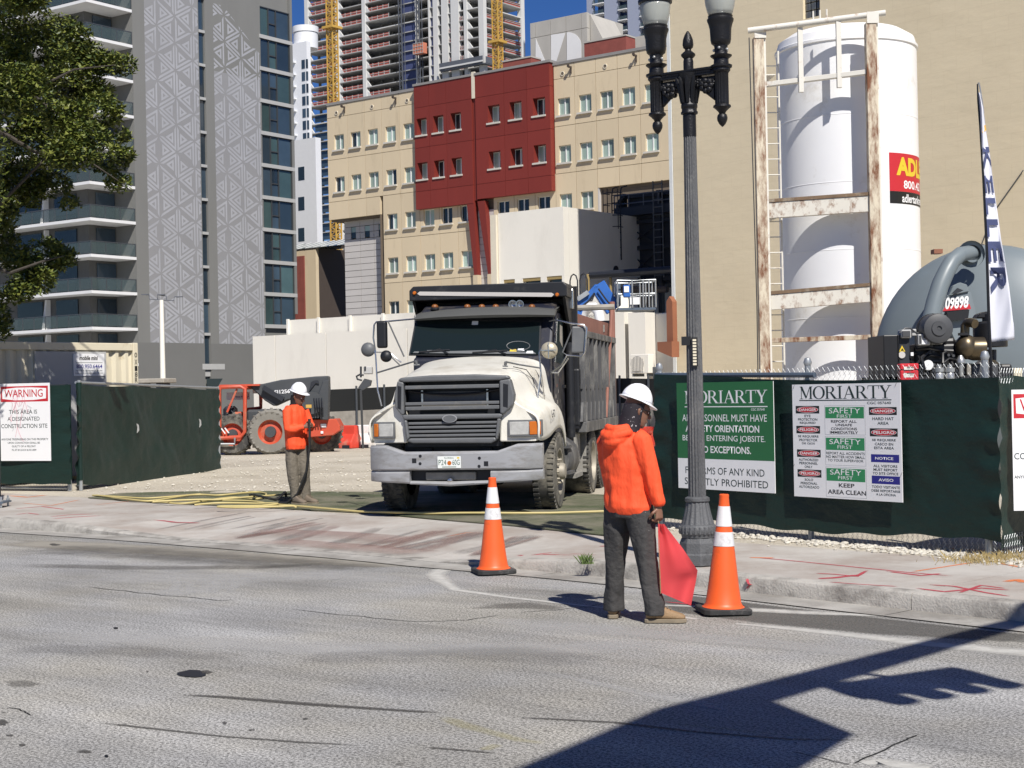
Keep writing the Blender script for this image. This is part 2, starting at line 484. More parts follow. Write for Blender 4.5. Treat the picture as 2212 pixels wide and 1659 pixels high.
for i in range(NS):
    mb = MB(); n1, n2 = 6, 6
    V = []
    for a in range(n1 + 1):
        s = joints[i] + 0.006 + (joints[i + 1] - joints[i] - 0.012) * a / n1
        p, n, h = kpt(s); q = bpt(s)
        m = (q - p).normalized()
        p2 = p + m * 0.165
        for c in range(n2 + 1):
            t = c / n2
            w_ = p2 * (1 - t) + q * t
            V.append((w_.x, w_.y, zprof(h, t)))
    F = []
    for a in range(n1):
        for c in range(n2):
            k = a * (n2 + 1) + c
            F.append((k, k + 1, k + n2 + 2, k + n2 + 1))
    # skirt down at the joints
    for a in (0, n1):
        for c in range(n2):
            k = a * (n2 + 1) + c; o = len(V)
            V += [(V[k][0], V[k][1], V[k][2] - .04), (V[k + 1][0], V[k + 1][1], V[k + 1][2] - .04)]
            F.append((k, k + 1, o + 1, o))
    mb._a(V, F)
    mb.build('paving_slab', 'concrete', pav)
    # kerb stone
    kb = MB(); rings = []
    for a in range(7):
        s = joints[i] + 0.004 + (joints[i + 1] - joints[i] - 0.008) * a / 6
        p, n, h = kpt(s); m = Vector((-n.y, n.x)); m = m if m.y > 0 else -m
        r = []
        for (u_, z_) in ((0, -.05), (0.0, h * .70), (.018, h * .93), (.045, h), (.16, h + .004), (.16, -.05)):
            w_ = p + m * u_; r.append((w_.x, w_.y, z_))
        rings.append(r)
    kb.loft(rings); kb.build('kerb', 'kerb_concrete', pav, smooth=True)
    # gutter pan on the road side
    gp = MB(); rings = []
    for a in range(7):
        s = joints[i] + (joints[i + 1] - joints[i] - 0.01) * a / 6
        p, n, h = kpt(s); m = Vector((n.y, -n.x)); m = m if m.y < 0 else -m
        r = []
        for (u_, z_) in ((0.0, .008), (.17, .007), (.38, .009)):
            w_ = p + m * u_; r.append((w_.x, w_.y, z_))
        rings.append(r)
    gp.loft(rings, closed=False); gp.build('gutter', 'gutter_concrete', pav)
# joint bed under the slabs
jb = MB(); ra = []
for a in range(61):
    s = KT * a / 60; p, n, h = kpt(s); q = bpt(s); m = (q - p).normalized()
    r = []
    for c in range(7):
        t = c / 6; w_ = (p + m * .1) * (1 - t) + q * t; r.append((w_.x, w_.y, zprof(h, t) - .018))
    ra.append(r)
jb.loft(ra, closed=False); jb.build('joint_bed', 'joint_dark', pav)

# construction site ground
sg = MB()
nx, ny = 60, 50
pts = []
def site_edge(x):
    for a, b in zip(BK, BK[1:]):
        if a[0] <= x <= b[0]: return a[1] + (b[1] - a[1]) * (x - a[0]) / (b[0] - a[0])
    return 9.3 if x > 8.5 else 34.6
V = []; F = []
for i in range(nx + 1):
    x = -18 + 44 * i / nx
    e = site_edge(x)
    for j in range(ny + 1):
        t = (j / ny) ** 2.0
        y = e + (110 - e) * t
        dz = 0.05 * noise.noise(Vector((x * .5, y * .5, 0))) + .02 * noise.noise(Vector((x * 2, y * 2, 3)))
        V.append((x, y, 0.147 + max(-.02, dz * min(1, (y - e) / 4) * (0.3 if y < 25 else 1))))
for i in range(nx):
    for j in range(ny):
        k = i * (ny + 1) + j; F.append((k, k + 1, k + ny + 2, k + ny + 1))
sg._a(V, F); site = tag(sg.build('site_ground', 'dirt', smooth=True), kind='structure')

# ---- decals on road and pavement: thin sheets
def ribbon(name, px, wd, mat, z=0.006, parent=None, wl=0.25, n=10, flat=False, world=None):
    z *= .2
    P0 = world or [G(u, v, z) for (u, v) in px]
    ws = wd if isinstance(wd, (list, tuple)) else [wd] * len(P0)
    pts = []; wid = []
    for i in range(len(P0) - 1):
        for a in range(n):
            t = a / n; pts.append(P0[i].lerp(P0[i + 1], t)); wid.append(ws[i] * (1 - t) + ws[i + 1] * t)
    pts.append(P0[-1]); wid.append(ws[-1])
    V = []; F = []; W_ = []; N_ = len(pts)
    for i, p in enumerate(pts):
        d = (pts[min(i + 1, N_ - 1)] - pts[max(i - 1, 0)]); d.z = 0; d.normalize()
        s = Vector((-d.y, d.x, 0)) * wid[i] / 2
        e = 1.0 if flat else max(0.0, min(1, min(i, N_ - 1 - i) / (0.18 * N_)))
        for f, ww in ((-1, wl), (-.35, 1), (.35, 1), (1, wl)):
            q = p + s * f; V.append((q.x, q.y, p.z)); W_.append(ww * e + (0 if not flat else 0))
    for i in range(N_ - 1):
        for j in range(3):
            k = i * 4 + j; F.append((k, k + 1, k + 5, k + 4))
    mb = MB(); mb._a(V, F); o = mb.build(name, mat, parent, fix=False); weight(o, W_); return o
def blob(name, px, mat, z=0.006, parent=None, inner=0.55, rim=0.0):
    z *= .2
    B = [G(u, v, z) for (u, v) in px]; c = sum(B, Vector()) / len(B); k = len(B)
    V = [tuple(c)] + [tuple(c.lerp(b, inner)) for b in B] + [tuple(b) for b in B]
    F = []
    for i in range(k):
        j = (i + 1) % k; F += [(0, 1 + i, 1 + j), (1 + i, 1 + k + i, 1 + k + j, 1 + j)]
    mb = MB(); mb._a(V, F); o = mb.build(name, mat, parent, fix=False)
    weight(o, [1] + [1] * k + [rim] * k); return o
def ell(u, v, a, b, n=14, j=.15):
    return [(u + a * math.cos(2 * math.pi * i / n) * (1 + rnd.uniform(-j, j)), v + b * math.sin(2 * math.pi * i / n) * (1 + rnd.uniform(-j, j))) for i in range(n)]
decal('paint_worn', (0.55, 0.54, 0.50), 0.34, 1.12, 9.0, .95)
decal('paint_thin', (0.55, 0.54, 0.51), 0.32, 0.8, 4.0, 0.85)
decal('dust_white', (0.48, 0.475, 0.46), 0.52, 1.15, 5.0, 0.5, stretch=(1, 1, 1))
decal('dust_tan', (0.36, 0.335, 0.285), 0.45, 0.95, 1.6, 0.75)
decal('stain_dark', (0.075, 0.071, 0.065), 0.50, 1.0, 34.0, 0.75)
decal('stain_soft', (0.11, 0.103, 0.092), 0.50, 1.25, 3.0, 0.55)
decal('tread_faint', (0.17, 0.165, 0.158), 0.55, 1.4, 5.0, 0.36, stretch=(1, 1, 1))
decal('asphalt_dark', (0.12, 0.115, 0.105), 0.38, 0.95, 5.0, 0.62)
decal('oil', (0.008, 0.008, 0.010), 0.30, 0.42, 7.0, 1.0, rough=0.35)
decal('crack', (0.02, 0.02, 0.02), 0.34, 0.5, 16.0, 0.9)
decal('spray_red', (0.46, 0.065, 0.085), 0.36, 0.82, 14.0, 0.85)
decal('red_dust', (0.36, 0.235, 0.205), 0.45, 1.25, 2.5, 0.55)
decal('spray_orange', (0.75, 0.22, 0.07), 0.45, 1.0, 10.0, 0.75)
decal('tyre_red', (0.30, 0.20, 0.175), 0.46, 1.15, 6.0, 0.5)
decal('tyre_grey', (0.27, 0.25, 0.235), 0.48, 1.15, 6.0, 0.5)
decal('mark_yellow', (0.46, 0.41, 0.15), 0.55, 1.2, 9.0, 0.26)
rz_ = road
# dark damp band along the left gutter, and pale dust behind it
ribbon('gutter_stain', [(-60, 1180), (300, 1195), (650, 1218), (900, 1232)], [1.5, 1.6, 1.2, .5], 'stain_soft', .005, road)
ribbon('gutter_stain', [(-40, 1218), (260, 1226), (560, 1226), (800, 1212)], [.5, .55, .5, .3], 'stain_soft', .010, road)
ribbon('dust_patch', [(-60, 1166), (240, 1182), (700, 1212), (960, 1228)], [1.1, 1.2, .9, .4], 'dust_tan', .004, road)
ribbon('dust_patch', [(60, 1245), (420, 1250), (760, 1243), (930, 1262)], [.9, 1.5, 1.0, .6], 'dust_white', .012, road)
ribbon('dust_patch', [(300, 1290), (480, 1265), (520, 1240)], [.9, .9, .5], 'dust_white', .014, road)
ribbon('dust_patch', [(-40, 1365), (260, 1378), (700, 1400), (1250, 1400), (1600, 1380)], [.5, .8, .8, .9, .4], 'dust_white', .012, road)
ribbon('dust_patch', [(950, 1330), (1250, 1355), (1600, 1385), (2200, 1440)], [.3, .7, .6, .4], 'dust_white', .014, road)
ribbon('dust_patch', [(1120, 1440), (1400, 1500), (1620, 1545)], [.1, .16, .1], 'dust_white', .012, road)
for (u0, v0) in ((395, 1262), (425, 1268), (480, 1266), (520, 1262)):
    ribbon('tyre_track', [(u0 - 25, v0 + 22), (u0 - 12, v0), (u0 - 18, v0 - 16)], .16, 'dust_white', .016, road)
ribbon('tyre_track', [(560, 1425), (800, 1418), (1100, 1412), (1400, 1440)], [.5, .8, .9, .6], 'tread_faint', .016, road)
ribbon('tyre_track', [(-40, 1400), (250, 1405), (600, 1425)], [.5, .7, .4], 'tread_faint', .018, road)
# cracks and dark lines
ribbon('tar_line', [(330, 1497), (480, 1505), (660, 1520), (880, 1535), (1010, 1542)], [.035, .09, .11, .07, .03], 'stain_dark', .020, road, wl=.4)
ribbon('tar_line', [(1050, 1547), (1180, 1552), (1330, 1560), (1500, 1580), (1700, 1596), (2080, 1602)], [.05, .04, .05, .04, .035, .02], 'stain_dark', .020, road, wl=.4)
ribbon('tar_line', [(150, 1553), (300, 1570), (480, 1590), (640, 1602), (860, 1614)], [.035, .04, .03, .035, .03], 'stain_dark', .020, road, wl=.5)
ribbon('tar_line', [(900, 1612), (1000, 1620), (1090, 1628)], [.03, .035, .02], 'stain_dark', .020, road, wl=.5)
ribbon('yellow_line', [(930, 1540), (1010, 1568), (1120, 1598), (1210, 1610)], [.14, .18, .12, .06], 'mark_yellow', .022, road)
ribbon('yellow_line', [(1040, 1622), (1080, 1606)], .12, 'mark_yellow', .022, road)
ribbon('yellow_line', [(1390, 1556), (1700, 1588), (1860, 1598)], .04, 'mark_yellow', .024, road)
def crack(pts, wd=.016):
    q = []
    for a, b in zip(pts, pts[1:]):
        for i in range(6):
            t = i / 6; q.append((a[0] + (b[0] - a[0]) * t + rnd.uniform(-3, 3), a[1] + (b[1] - a[1]) * t + rnd.uniform(-1.2, 1.2)))
    q.append(pts[-1]); ribbon('crack', q, wd, 'crack', .018, road, wl=.6, n=2)
crack([(150, 1263), (300, 1280), (460, 1296), (520, 1297)], .014)
crack([(580, 1310), (760, 1330), (900, 1343), (1010, 1338), (1106, 1326)], .012)
crack([(1830, 1655), (1950, 1600), (1990, 1585)], .012)
crack([(1850, 1655), (1700, 1620)], .008)
crack([(10, 1528), (45, 1532), (68, 1546)], .010)
crack([(1106, 1325), (1250, 1313), (1330, 1300)], .010)
blob('oil_stain', ell(415, 1455, 32, 8.5, 18, .12) , 'oil', .024, road, .8)
blob('oil_stain', [(430, 1446), (452, 1446), (470, 1452), (450, 1456), (430, 1456)], 'stain_dark', .026, road)
for (u_, v_, a_, b_, m_) in ((50, 1476, 42, 7, 'stain_soft'), (180, 1623, 16, 3, 'stain_dark'), (20, 1588, 9, 2.2, 'stain_dark'), (48, 1608, 8, 2.6, 'stain_dark'), (230, 1632, 4, 2, 'oil'), (485, 1561, 6, 3, 'stain_dark'), (250, 1356, 5, 1.6, 'oil'), (865, 1650, 9, 3, 'stain_soft'), (660, 1552, 8, 2, 'stain_dark'), (355, 1160, 4, 1.5, 'oil'), (118, 1176, 12, 2.2, 'stain_dark'), (545, 1576, 8, 2, 'stain_dark'), (318, 1450, 3, 1.5, 'stain_dark'), (5, 1560, 14, 6, 'stain_dark')):
    blob('oil_stain', ell(u_, v_, a_ * 1.3, b_ * 1.4, 12, .35), m_, .024, road)
# small dark pock marks scattered over the near lane
for k_ in range(46):
    u0 = rnd.uniform(0, 1900); v0 = rnd.uniform(1430, 1650)
    blob('oil_stain', ell(u0, v0, rnd.uniform(4, 14), rnd.uniform(.8, 2.0), 9, .3), 'stain_soft', .022, road)
# parking-lane asphalt strip by the cone and white markings
pl = [(1380, 1282), (1480, 1284), (1606, 1300), (1831, 1327), (2260, 1375), (2260, 1392), (1900, 1372), (1620, 1345), (1430, 1320)]
ribbon('tyre_track', [(1010, 1272), (1180, 1280), (1400, 1300)], [.3, .6, .4], 'tread_faint', .006, road)
blob('parking_lane', pl, 'asphalt_dark', .006, road, .86, .35)
ribbon('road_marking', [(1590, 1347), (1700, 1357), (1860, 1374), (1990, 1389), (2300, 1418)], [.07, .15, .20, .27, .32], 'paint_worn', .012, road, wl=.5, flat=True)
ribbon('road_marking', [(960, 1258), (985, 1274), (1106, 1291), (1290, 1311), (1506, 1337)], [.16, .14, .10, .09, .07], 'paint_worn', .012, road, wl=.5, flat=True)
ribbon('road_marking', [(1010, 1222), (955, 1230), (940, 1241), (958, 1258)], [.14, .2, .22, .18], 'paint_worn', .014, road, wl=.6, flat=True)
ribbon('road_marking', [(1540, 1312), (1620, 1317), (1760, 1324), (1990, 1333)], [.06, .24, .2, .04], 'paint_worn', .012, road, wl=.5, flat=True)
ribbon('road_marking', [(1430, 1307), (1600, 1313)], [.10, .12], 'paint_worn', .014, road, wl=.4, flat=True)
ribbon('road_marking', [(1100, 1262), (1260, 1270), (1420, 1285)], [.2, .35, .25], 'dust_white', .016, road)
ribbon('road_marking', [(1865, 1649), (1900, 1645), (2000, 1662)], [.10, .16, .2], 'paint_worn', .012, road, wl=.5, flat=True)
blob('oil_stain', [(1040, 1302), (1150, 1296), (1260, 1312), (1240, 1320), (1130, 1316), (960, 1316)], 'stain_soft', .022, road)
ribbon('tyre_track', [(1420, 1298), (1620, 1318)], .05, 'spray_red', .02, road)
# spray paint, tyre marks on the pavement
def sw(u, v): return G(u, v, .15)
def onpav(pts, wd, mat, dz=.006, **kw):
    # the pavement's own height under each point
    out = []
    for (u, v) in pts:
        z = .1
        for _ in range(4):
            p = G(u, v, z); best = min(((Vector((p.x, p.y)) - kpt(KT * i / 120)[0]).length, i) for i in range(121))
            s = KT * best[1] / 120; k0, n_, h = kpt(s); q = bpt(s)
            t = max(0, (best[0] - .165) / max(.1, (q - k0).length - .165)); z = zprof(h, min(1, t)) + .0012 + dz * .2
        out.append(G(u, v, z))
    return ribbon('spray_mark', None, wd, mat, world=out, parent=pav, **kw)
for pts, wd in (([(1140, 1200), (1200, 1193), (1310, 1200)], .06), ([(1106, 1200), (1180, 1196), (1271, 1198)], .18), ([(1290, 1180), (1340, 1178)], .05),
                ([(1606, 1202), (1700, 1210), (1960, 1236), (2080, 1246)], .035), ([(1880, 1228), (1850, 1245), (1800, 1240), (1750, 1238)], .04), ([(1760, 1250), (1800, 1248), (1870, 1240)], .07),
                ([(1775, 1256), (1860, 1262), (1960, 1268)], .03), ([(1960, 1268), (2040, 1278), (2120, 1270), (2200, 1276)], .05), ([(1990, 1262), (2060, 1266), (2130, 1280), (2195, 1290)], .04), ([(2060, 1284), (2120, 1264), (2180, 1272)], .035),
                ([(100, 1117), (150, 1112), (210, 1110)], .05), ([(105, 1121), (160, 1117), (230, 1113)], .06), ([(310, 1120), (380, 1128), (442, 1130)], .07), ([(20, 1100), (90, 1094), (200, 1108)], .05), ([(1900, 1232), (1990, 1243), (2040, 1238)], .05), ([(90, 1112), (60, 1108), (30, 1112)], .04)):
    onpav(pts, wd * 1.35, 'spray_red', .006)
ribbon('spray_mark', None, .06, 'spray_red', world=[Vector((1.953 + .0, 12.95, .13)), Vector((1.975, 12.925, .075)), Vector((1.95, 12.945, .03))], parent=pav)
for pts, wd in (([(10, 1070), (60, 1074), (110, 1068)], .12), ([(30, 1085), (110, 1092), (190, 1076)], .06), ([(190, 1092), (250, 1086), (300, 1080)], .05), ([(2160, 1258), (2200, 1252), (2212, 1260)], .12), ([(1950, 1238), (2120, 1212)], .06), ([(2040, 1184), (2140, 1190)], .08), ([(950, 1162), (1010, 1150), (1050, 1152)], .07), ([(1610, 1204), (1680, 1205)], .09), ([(2150, 1215), (2212, 1226)], .07)):
    onpav(pts, wd, 'spray_orange', .008)
for k_ in range(22):
    u0 = rnd.uniform(480, 1050); d_ = rnd.uniform(120, 260)
    onpav([(u0, 1172 + (u0 - 560) * .075), (u0 + d_ * .55, 1150 + (u0 - 560) * .06), (u0 + d_, 1128 + (u0 - 560) * .055)], rnd.uniform(.12, .42), rnd.choice(['tyre_red', 'tyre_red', 'tyre_grey']), .010 + k_ * .0004)
onpav([(520, 1140), (760, 1150), (980, 1168)], 1.7, 'red_dust', .006)
onpav([(560, 1162), (760, 1176), (1000, 1196)], 1.2, 'red_dust', .008)
for k_ in range(6):
    u0 = rnd.uniform(250, 600)
    onpav([(u0, 1150), (u0 + 150, 1120), (u0 + 260, 1100)], rnd.uniform(.06, .15), 'tyre_grey', .018 + k_ * .0004)

# artificial turf mat laid at the site entrance, hoses
M('turf', (0.085, 0.105, 0.05), 0.95, var=0.3, vs=3.5, bump=1.0, bs=120, dirt=((0.22, 0.205, 0.145), 0.52, 1.2))
gm = MB(); mpx = [(190, 1076), (262, 1066), (480, 1061), (800, 1064), (1000, 1062), (1240, 1066), (1430, 1078), (1425, 1128), (1340, 1150), (1316, 1158), (1106, 1136), (985, 1126), (802, 1109), (553, 1096), (330, 1086)]
mpt = [G(u, v, .157) for u, v in mpx]
gm.prism(mpt, (0, 0, .012)); turf = gm.build('turf_mat', 'turf')
tag(turf, 'dusty green artificial turf mat laid at the site entrance under the dump truck', 'mat')
# ruffles of the turf mat
M('hose_yellow', (0.52, 0.43, 0.18), 0.6, var=0.12, vs=2)
M('hose_black', (0.02, 0.02, 0.02), 0.6)
def hose(px, r, mat, z0=.17, jz=.01, n=7):
    P0 = [G(u, v, z0) for u, v in px]; out = []
    for i in range(len(P0) - 1):
        a, b = P0[max(i - 1, 0)], P0[i]; c, d = P0[i + 1], P0[min(i + 2, len(P0) - 1)]
        for k in range(8):
            t = k / 8
            q = 0.5 * ((2 * b) + (c - a) * t + (2 * a - 5 * b + 4 * c - d) * t * t + (3 * b - a - 3 * c + d) * t ** 3)
            q.z = z0 + r + abs(jz * math.sin(1.7 * (i + t))); out.append(q)
    out.append(P0[-1]); mb = MB(); mb.tube(out, r, n); return mb
hs = thing('air_hose', 'tangle of yellow air hoses lying along the pavement edge by the left gate', 'hose', (0, 0, 0))
hose([(208, 1072), (262, 1080), (330, 1084), (420, 1072), (480, 1072), (553, 1066), (575, 1070), (560, 1080), (500, 1078), (400, 1090), (330, 1085)], .015, 'hose_yellow').build('hose_line', 'hose_yellow', hs, True)
hose([(330, 1086), (420, 1083), (480, 1081), (553, 1076), (640, 1068)], .0145, 'hose_yellow', .20).build('hose_line', 'hose_yellow', hs, True)
hose([(420, 1093), (480, 1090), (560, 1090), (600, 1092), (540, 1096), (470, 1098), (560, 1099), (640, 1096)], .0145, 'hose_yellow', .19).build('hose_line', 'hose_yellow', hs, True)
hose([(432, 1083), (540, 1086), (590, 1092), (700, 1102), (800, 1109), (860, 1111), (985, 1112), (1106, 1112), (1320, 1108)], .015, 'hose_yellow', .178).build('hose_line', 'hose_yellow', hs, True)
hose([(540, 1072), (570, 1084), (600, 1082), (618, 1072)], .019, 'hose_black', .2, .05).build('hose_line', 'hose_black', hs, True)
hose([(200, 1072), (250, 1076), (330, 1078), (440, 1070)], .014, 'hose_yellow', .172).build('hose_line', 'hose_yellow', hs, True)
# ================================================================== buildings
def holed(mb, x0, x1, z0, z1, hx0, hx1, hz0, hz1, y0, y1):
    """panel with a rectangular opening, between y0 (front) and y1 (back)"""
    mb.box(x0, hx0, y0, y1, z0, z1); mb.box(hx1, x1, y0, y1, z0, z1)
    mb.box(hx0, hx1, y0, y1, z0, hz0); mb.box(hx0, hx1, y0, y1, hz1, z1)

# ---------------- hospital: beige panelled block with red bays
ho = P(708, 222, 122)
HA = R(37.5)
hosp = thing('panelled_building', 'long beige panelled block with two projecting dark red bays and small square windows', 'building', (ho.x, ho.y, 0), -HA)
GAP = .035
mb = MB(); mb.box(-.05, 32.15, .25, 9, 15.4, 24.55); mb.box(5.4, 32.15, .25, 9, 0, 15.39)
mb.build('wall_core', 'joint_dark', hosp)
mb = MB(); mb.box(-.12, 9.5, -.06, .5, 24.66, 24.86); mb.box(22.2, 32.3, -.06, .5, 24.66, 24.86); mb.box(9.4, 15.1, -.5, .5, 24.86, 25.03); mb.box(15.4, 22.3, -.5, .5, 24.86, 25.03)
mb.box(-.1, 32.3, .5, 20, 24.3, 24.6)
mb.build('roof_edge', 'grey_roof_trim', hosp)
winmesh = {}
def window(x0, x1, z0, z1, y, dark, red=False):
    wd, hh = round(x1 - x0, 2), round(z1 - z0, 2)
    fr = MB(); t = .045
    fr.box(x0, x0 + t, y, y + .06, z0, z1); fr.box(x1 - t, x1, y, y + .06, z0, z1)
    fr.box(x0 + t, x1 - t, y, y + .06, z1 - t, z1); fr.box(x0 + t, x1 - t, y, y + .06, z0, z0 + t)
    xm = (x0 + x1) / 2; fr.box(xm - .045, xm + .045, y - .02, y + .05, z0 + t, z1 - t)
    fo = fr.build('window', 'frame_white', hosp)
    for i, (a, b) in enumerate(((x0 + t, xm - .045), (xm + .045, x1 - t))):
        p_ = MB(); p_.box(a, b, y + .03, y + .05, z0 + t, z1 - t)
        dk = dark == 3 or dark == i + 1
        p_.build('pane', 'pane_dark' if dk else 'curtain_green', fo)
    s_ = MB(); s_.box(x0 - .13, x1 + .06, (-.52 if red else -.15), y, z0 - .13, z0 - .002)
    s_.build('sill', 'sill_stone', fo)
cols = [-.12, 2.08, 3.94, 5.72, 7.58, 9.47]
rows = [(24.66, 23.66), (23.66, 20.30), (20.30, 16.95), (16.95, 13.57), (13.57, 10.15), (10.15, 6.8), (6.8, 3.4), (3.4, .15)]
def panel(x0, x1, z1, z0, y=0.0, mat='beige_panel', win=None, dark=0, red=False, deep=.25):
    mb = MB(); g = GAP / 2
    if win:
        wx0, wx1, wz0, wz1 = win
        holed(mb, x0 + g, x1 - g, z0 + g, z1 - g, wx0, wx1, wz0, wz1, y, y + .24 + (.3 if red else 0))
        mb.build('facade_panel', mat, hosp)
        window(wx0, wx1, wz0, wz1, y + (.5 if red else .17), dark, red)
    else:
        mb.box(x0 + g, x1 - g, y, y + .24, z0 + g, z1 - g); mb.build('facade_panel', mat, hosp)
wpos = [.62, 2.42, 4.26, 6.12, 7.98]
dk = {(1, 1): 1, (2, 0): 1, (2, 3): 2, (1, 0): 0, (1, 3): 0, (3, 3): 1, (5, 3): 3}
for r, (z1, z0) in enumerate(rows):
    for c in range(5):
        x0, x1 = cols[c], cols[c + 1]
        if r >= 3 and c < 3: 
            if r == 3: panel(x0, x1 - (.3 if c == 2 else 0), z1, 15.53)
            continue
        if r == 0: panel(x0, x1, z1, z0)
        else:
            sz = [0, 21.05, 17.70, 14.28, 10.90, 7.52, 4.1, .9][r]
            panel(x0, x1, z1, z0, win=(wpos[c], wpos[c] + 1.06, sz, sz + 1.2), dark=dk.get((r, c), 0))
# beige lower wall under the red bays
cols2 = [9.47, 11.4, 13.2, 15.0]
for r in (3, 4, 5, 6, 7):
    z1, z0 = rows[r]
    if r == 3: z1 = 16.0
    for c in range(3):
        sz = [0, 0, 0, 14.28, 10.90, 7.52, 4.1, .9][r]; wx = [9.83, 11.6, 13.45][c]
        panel(cols2[c], cols2[c + 1], z1, z0, y=.02, win=(wx, wx + 1.06, sz, sz + 1.2), dark=(3 if (r == 3 and c > 0) else 0))
mb = MB(); mb.box(15.4, 16.4, .3, .6, .15, 15.6); mb.build('grey_infill', 'grey_panel', hosp)
for r in range(28):
    mb = MB(); mb.box(15.02, 16.6, .06, .29, 1 + r * .5, 1.47 + r * .5); mb.build('cladding_panel', 'grey_panel', hosp)
cols3 = [16.6, 18.5, 20.4, 22.26]
for r in (3, 4, 5):
    z1, z0 = rows[r]
    if r == 3: z1 = 17.0
    for c in range(3):
        sz = [0, 0, 0, 14.28, 10.90, 7.52][r]; wx = [16.95, 18.75, 20.62][c]
        panel(cols3[c], cols3[c + 1], z1, z0, y=.02, win=(wx, wx + 1.1, sz, sz + 1.2), dark=(3 if r == 3 else 0))
colr = [22.26, 24.04, 25.85, 27.66, 29.47, 31.95]
wr = [22.58, 24.40, 26.20, 28.02, 29.84]
for r in range(6):
    z1, z0 = rows[r]
    for c in range(5):
        x0, x1 = colr[c], colr[c + 1]
        if r == 0: panel(x0, x1, z1, z0); continue
        if r == 3:
            if c >= 2: panel(x0, x1, z1, 15.62)
            else: panel(x0, x1, z1, z0, win=(wr[c], wr[c] + 1.06, 14.28, 15.48))
            continue
        if r > 3:
            if c < 2: panel(x0, x1, z1, z0)
            continue
        sz = [0, 21.05, 17.70][r]
        panel(x0, x1, z1, z0, win=(wr[c], wr[c] + 1.06, sz, sz + 1.22), dark=0)
mb = MB(); mb.box(25.9, 32.1, .9, 1.2, 2, 15.6); mb.box(25.85, 25.95, 0.01, 1.2, 2, 15.6); mb.build('recess_wall', 'grey_panel', hosp)
mb = MB(); mb.box(31.97, 32.15, -.02, .25, 15.62, 24.62); mb.build('corner_trim', 'beige_trim', hosp)
# round scuppers and little roof lamps along the parapet
for x in (.95, 4.78, 8.42, 23.05, 26.68, 30.45):
    mb = MB(); mb.lathe([(.12, 0), (.12, .05), (.17, .05), (.17, -.02), (.12, -.02)], 14, axis='Y', c=(x, -.03, 23.98), cap=False); mb.build('scupper_ring', 'beige_trim', hosp)
    mb = MB(); mb.lathe([(.115, 0), (.115, .012)], 12, axis='Y', c=(x, -.022, 23.98)); mb.build('scupper', 'joint_dark', hosp)
for x in (1.87, 7.3, 23.82, 29.27):
    mb = MB(); mb.box(x - .05, x + .05, -.4, -.02, 24.25, 24.38); mb.box(x - .1, x + .05, -.42, -.3, 24.3, 24.48); mb.box(x - .05, x + .03, -.12, -.01, 23.9, 24.24); mb.build('roof_lamp', 'brown_dark', hosp)
# the bays are cut so that their windows sit deep in the wall
def redbay2(x0, x1, zb, xs, wrow, wxs, W_=1.0):
    depth0, depth1 = -.44, .22
    zr = [24.86, 23.2, 20.15, 16.85, zb]
    for c in range(len(xs) - 1):
        a, b = xs[c] + .012, xs[c + 1] - .012
        for r in range(4):
            z1, z0 = zr[r] - .012, zr[r + 1] + .012
            if z1 - z0 < .2: continue
            wx = [w_ for w_ in wxs if a <= w_ and w_ + W_ <= b + .05]
            mb = MB()
            if r in (1, 2) and wx:
                sz = wrow[r - 1]
                holed(mb, a, b, z0, z1, wx[0], min(wx[0] + W_, b - .05), sz, sz + 1.27, depth0, depth1)
                mb.build('facade_panel', 'red_panel', hosp)
                window(wx[0] + .01, min(wx[0] + W_, b - .05) - .01, sz + .01, sz + 1.26, .12, 0 if (c + r) % 3 else 1, True)
            else:
                mb.box(a, b, depth0, depth1, z0, z1); mb.build('facade_panel', 'red_panel', hosp)
redbay2(9.47, 15.09, 15.5, [9.47, 10.96, 12.64, 15.09], (21.1, 17.75), (9.7, 11.35, 13.05))
redbay2(15.42, 22.22, 15.75, [15.42, 18.1, 20.16, 22.22], (21.2, 17.85), (16.6, 18.6, 20.7), 1.08)
# slanting red fins under the bays
for (xa, xb, xc, xd) in ((14.42, 15.08, 15.0, 15.3), (15.44, 16.1, 16.3, 16.6)):
    mb = MB(); mb.prism([(xa, -.42, 15.6), (xb, -.42, 15.6), (xd, -.42, 10.2), (xc, -.42, 10.2)], (0, .45, 0)); mb.build('slanting_fin', 'red_panel', hosp)
for x in (14.9, 16.25):
    mb = MB(); mb.box(x, x + .42, -.44, .02, .15, 10.2); mb.build('fin_pier', 'beige_panel', hosp)
mb = MB(); mb.box(15.1, 15.4, -.30, .2, 15.7, 25.0); mb.build('bay_gap', 'red_panel', hosp)
mb = MB(); mb.box(15.12, 15.42, -.46, -.31, 23.2, 25.15); mb.build('bay_gap_cap', 'beige_trim', hosp)
# grey clad stair block, set back under the overhang
gp_ = [.62, 2.35, 3.84, 5.25]
mb = MB(); mb.box(.5, 5.35, 1.15, 6, .15, 15.5); mb.box(5.36, 5.42, .02, 1.14, .15, 15.5); mb.build('stair_core', 'joint_dark', hosp)
for r in range(30):
    z1 = 15.42 - r * .5
    for c in range(3):
        mb = MB(); a, b = gp_[c] + .02, gp_[c + 1] - .02
        if r in (1, 2):
            hx = [1.35, 2.85, 4.35][c]
            mb.box(a, hx, .95, 1.14, z1 - .465, z1); mb.build('cladding_panel', 'grey_panel', hosp); mb = MB(); mb.box(hx + .55, b, .95, 1.14, z1 - .465, z1)
        else: mb.box(a, b, .95, 1.14, z1 - .465, z1)
        mb.build('cladding_panel', 'grey_panel', hosp)
for hx in (1.35, 2.85, 4.35):
    mb = MB(); mb.box(hx, hx + .55, 1.0, 1.13, 14.03, 14.92); o_ = mb.build('window', 'pane_dark', hosp)
    mb = MB(); mb.box(hx + .02, hx + .53, .985, .998, 14.5, 14.9); mb.build('pane', 'curtain_green', o_)

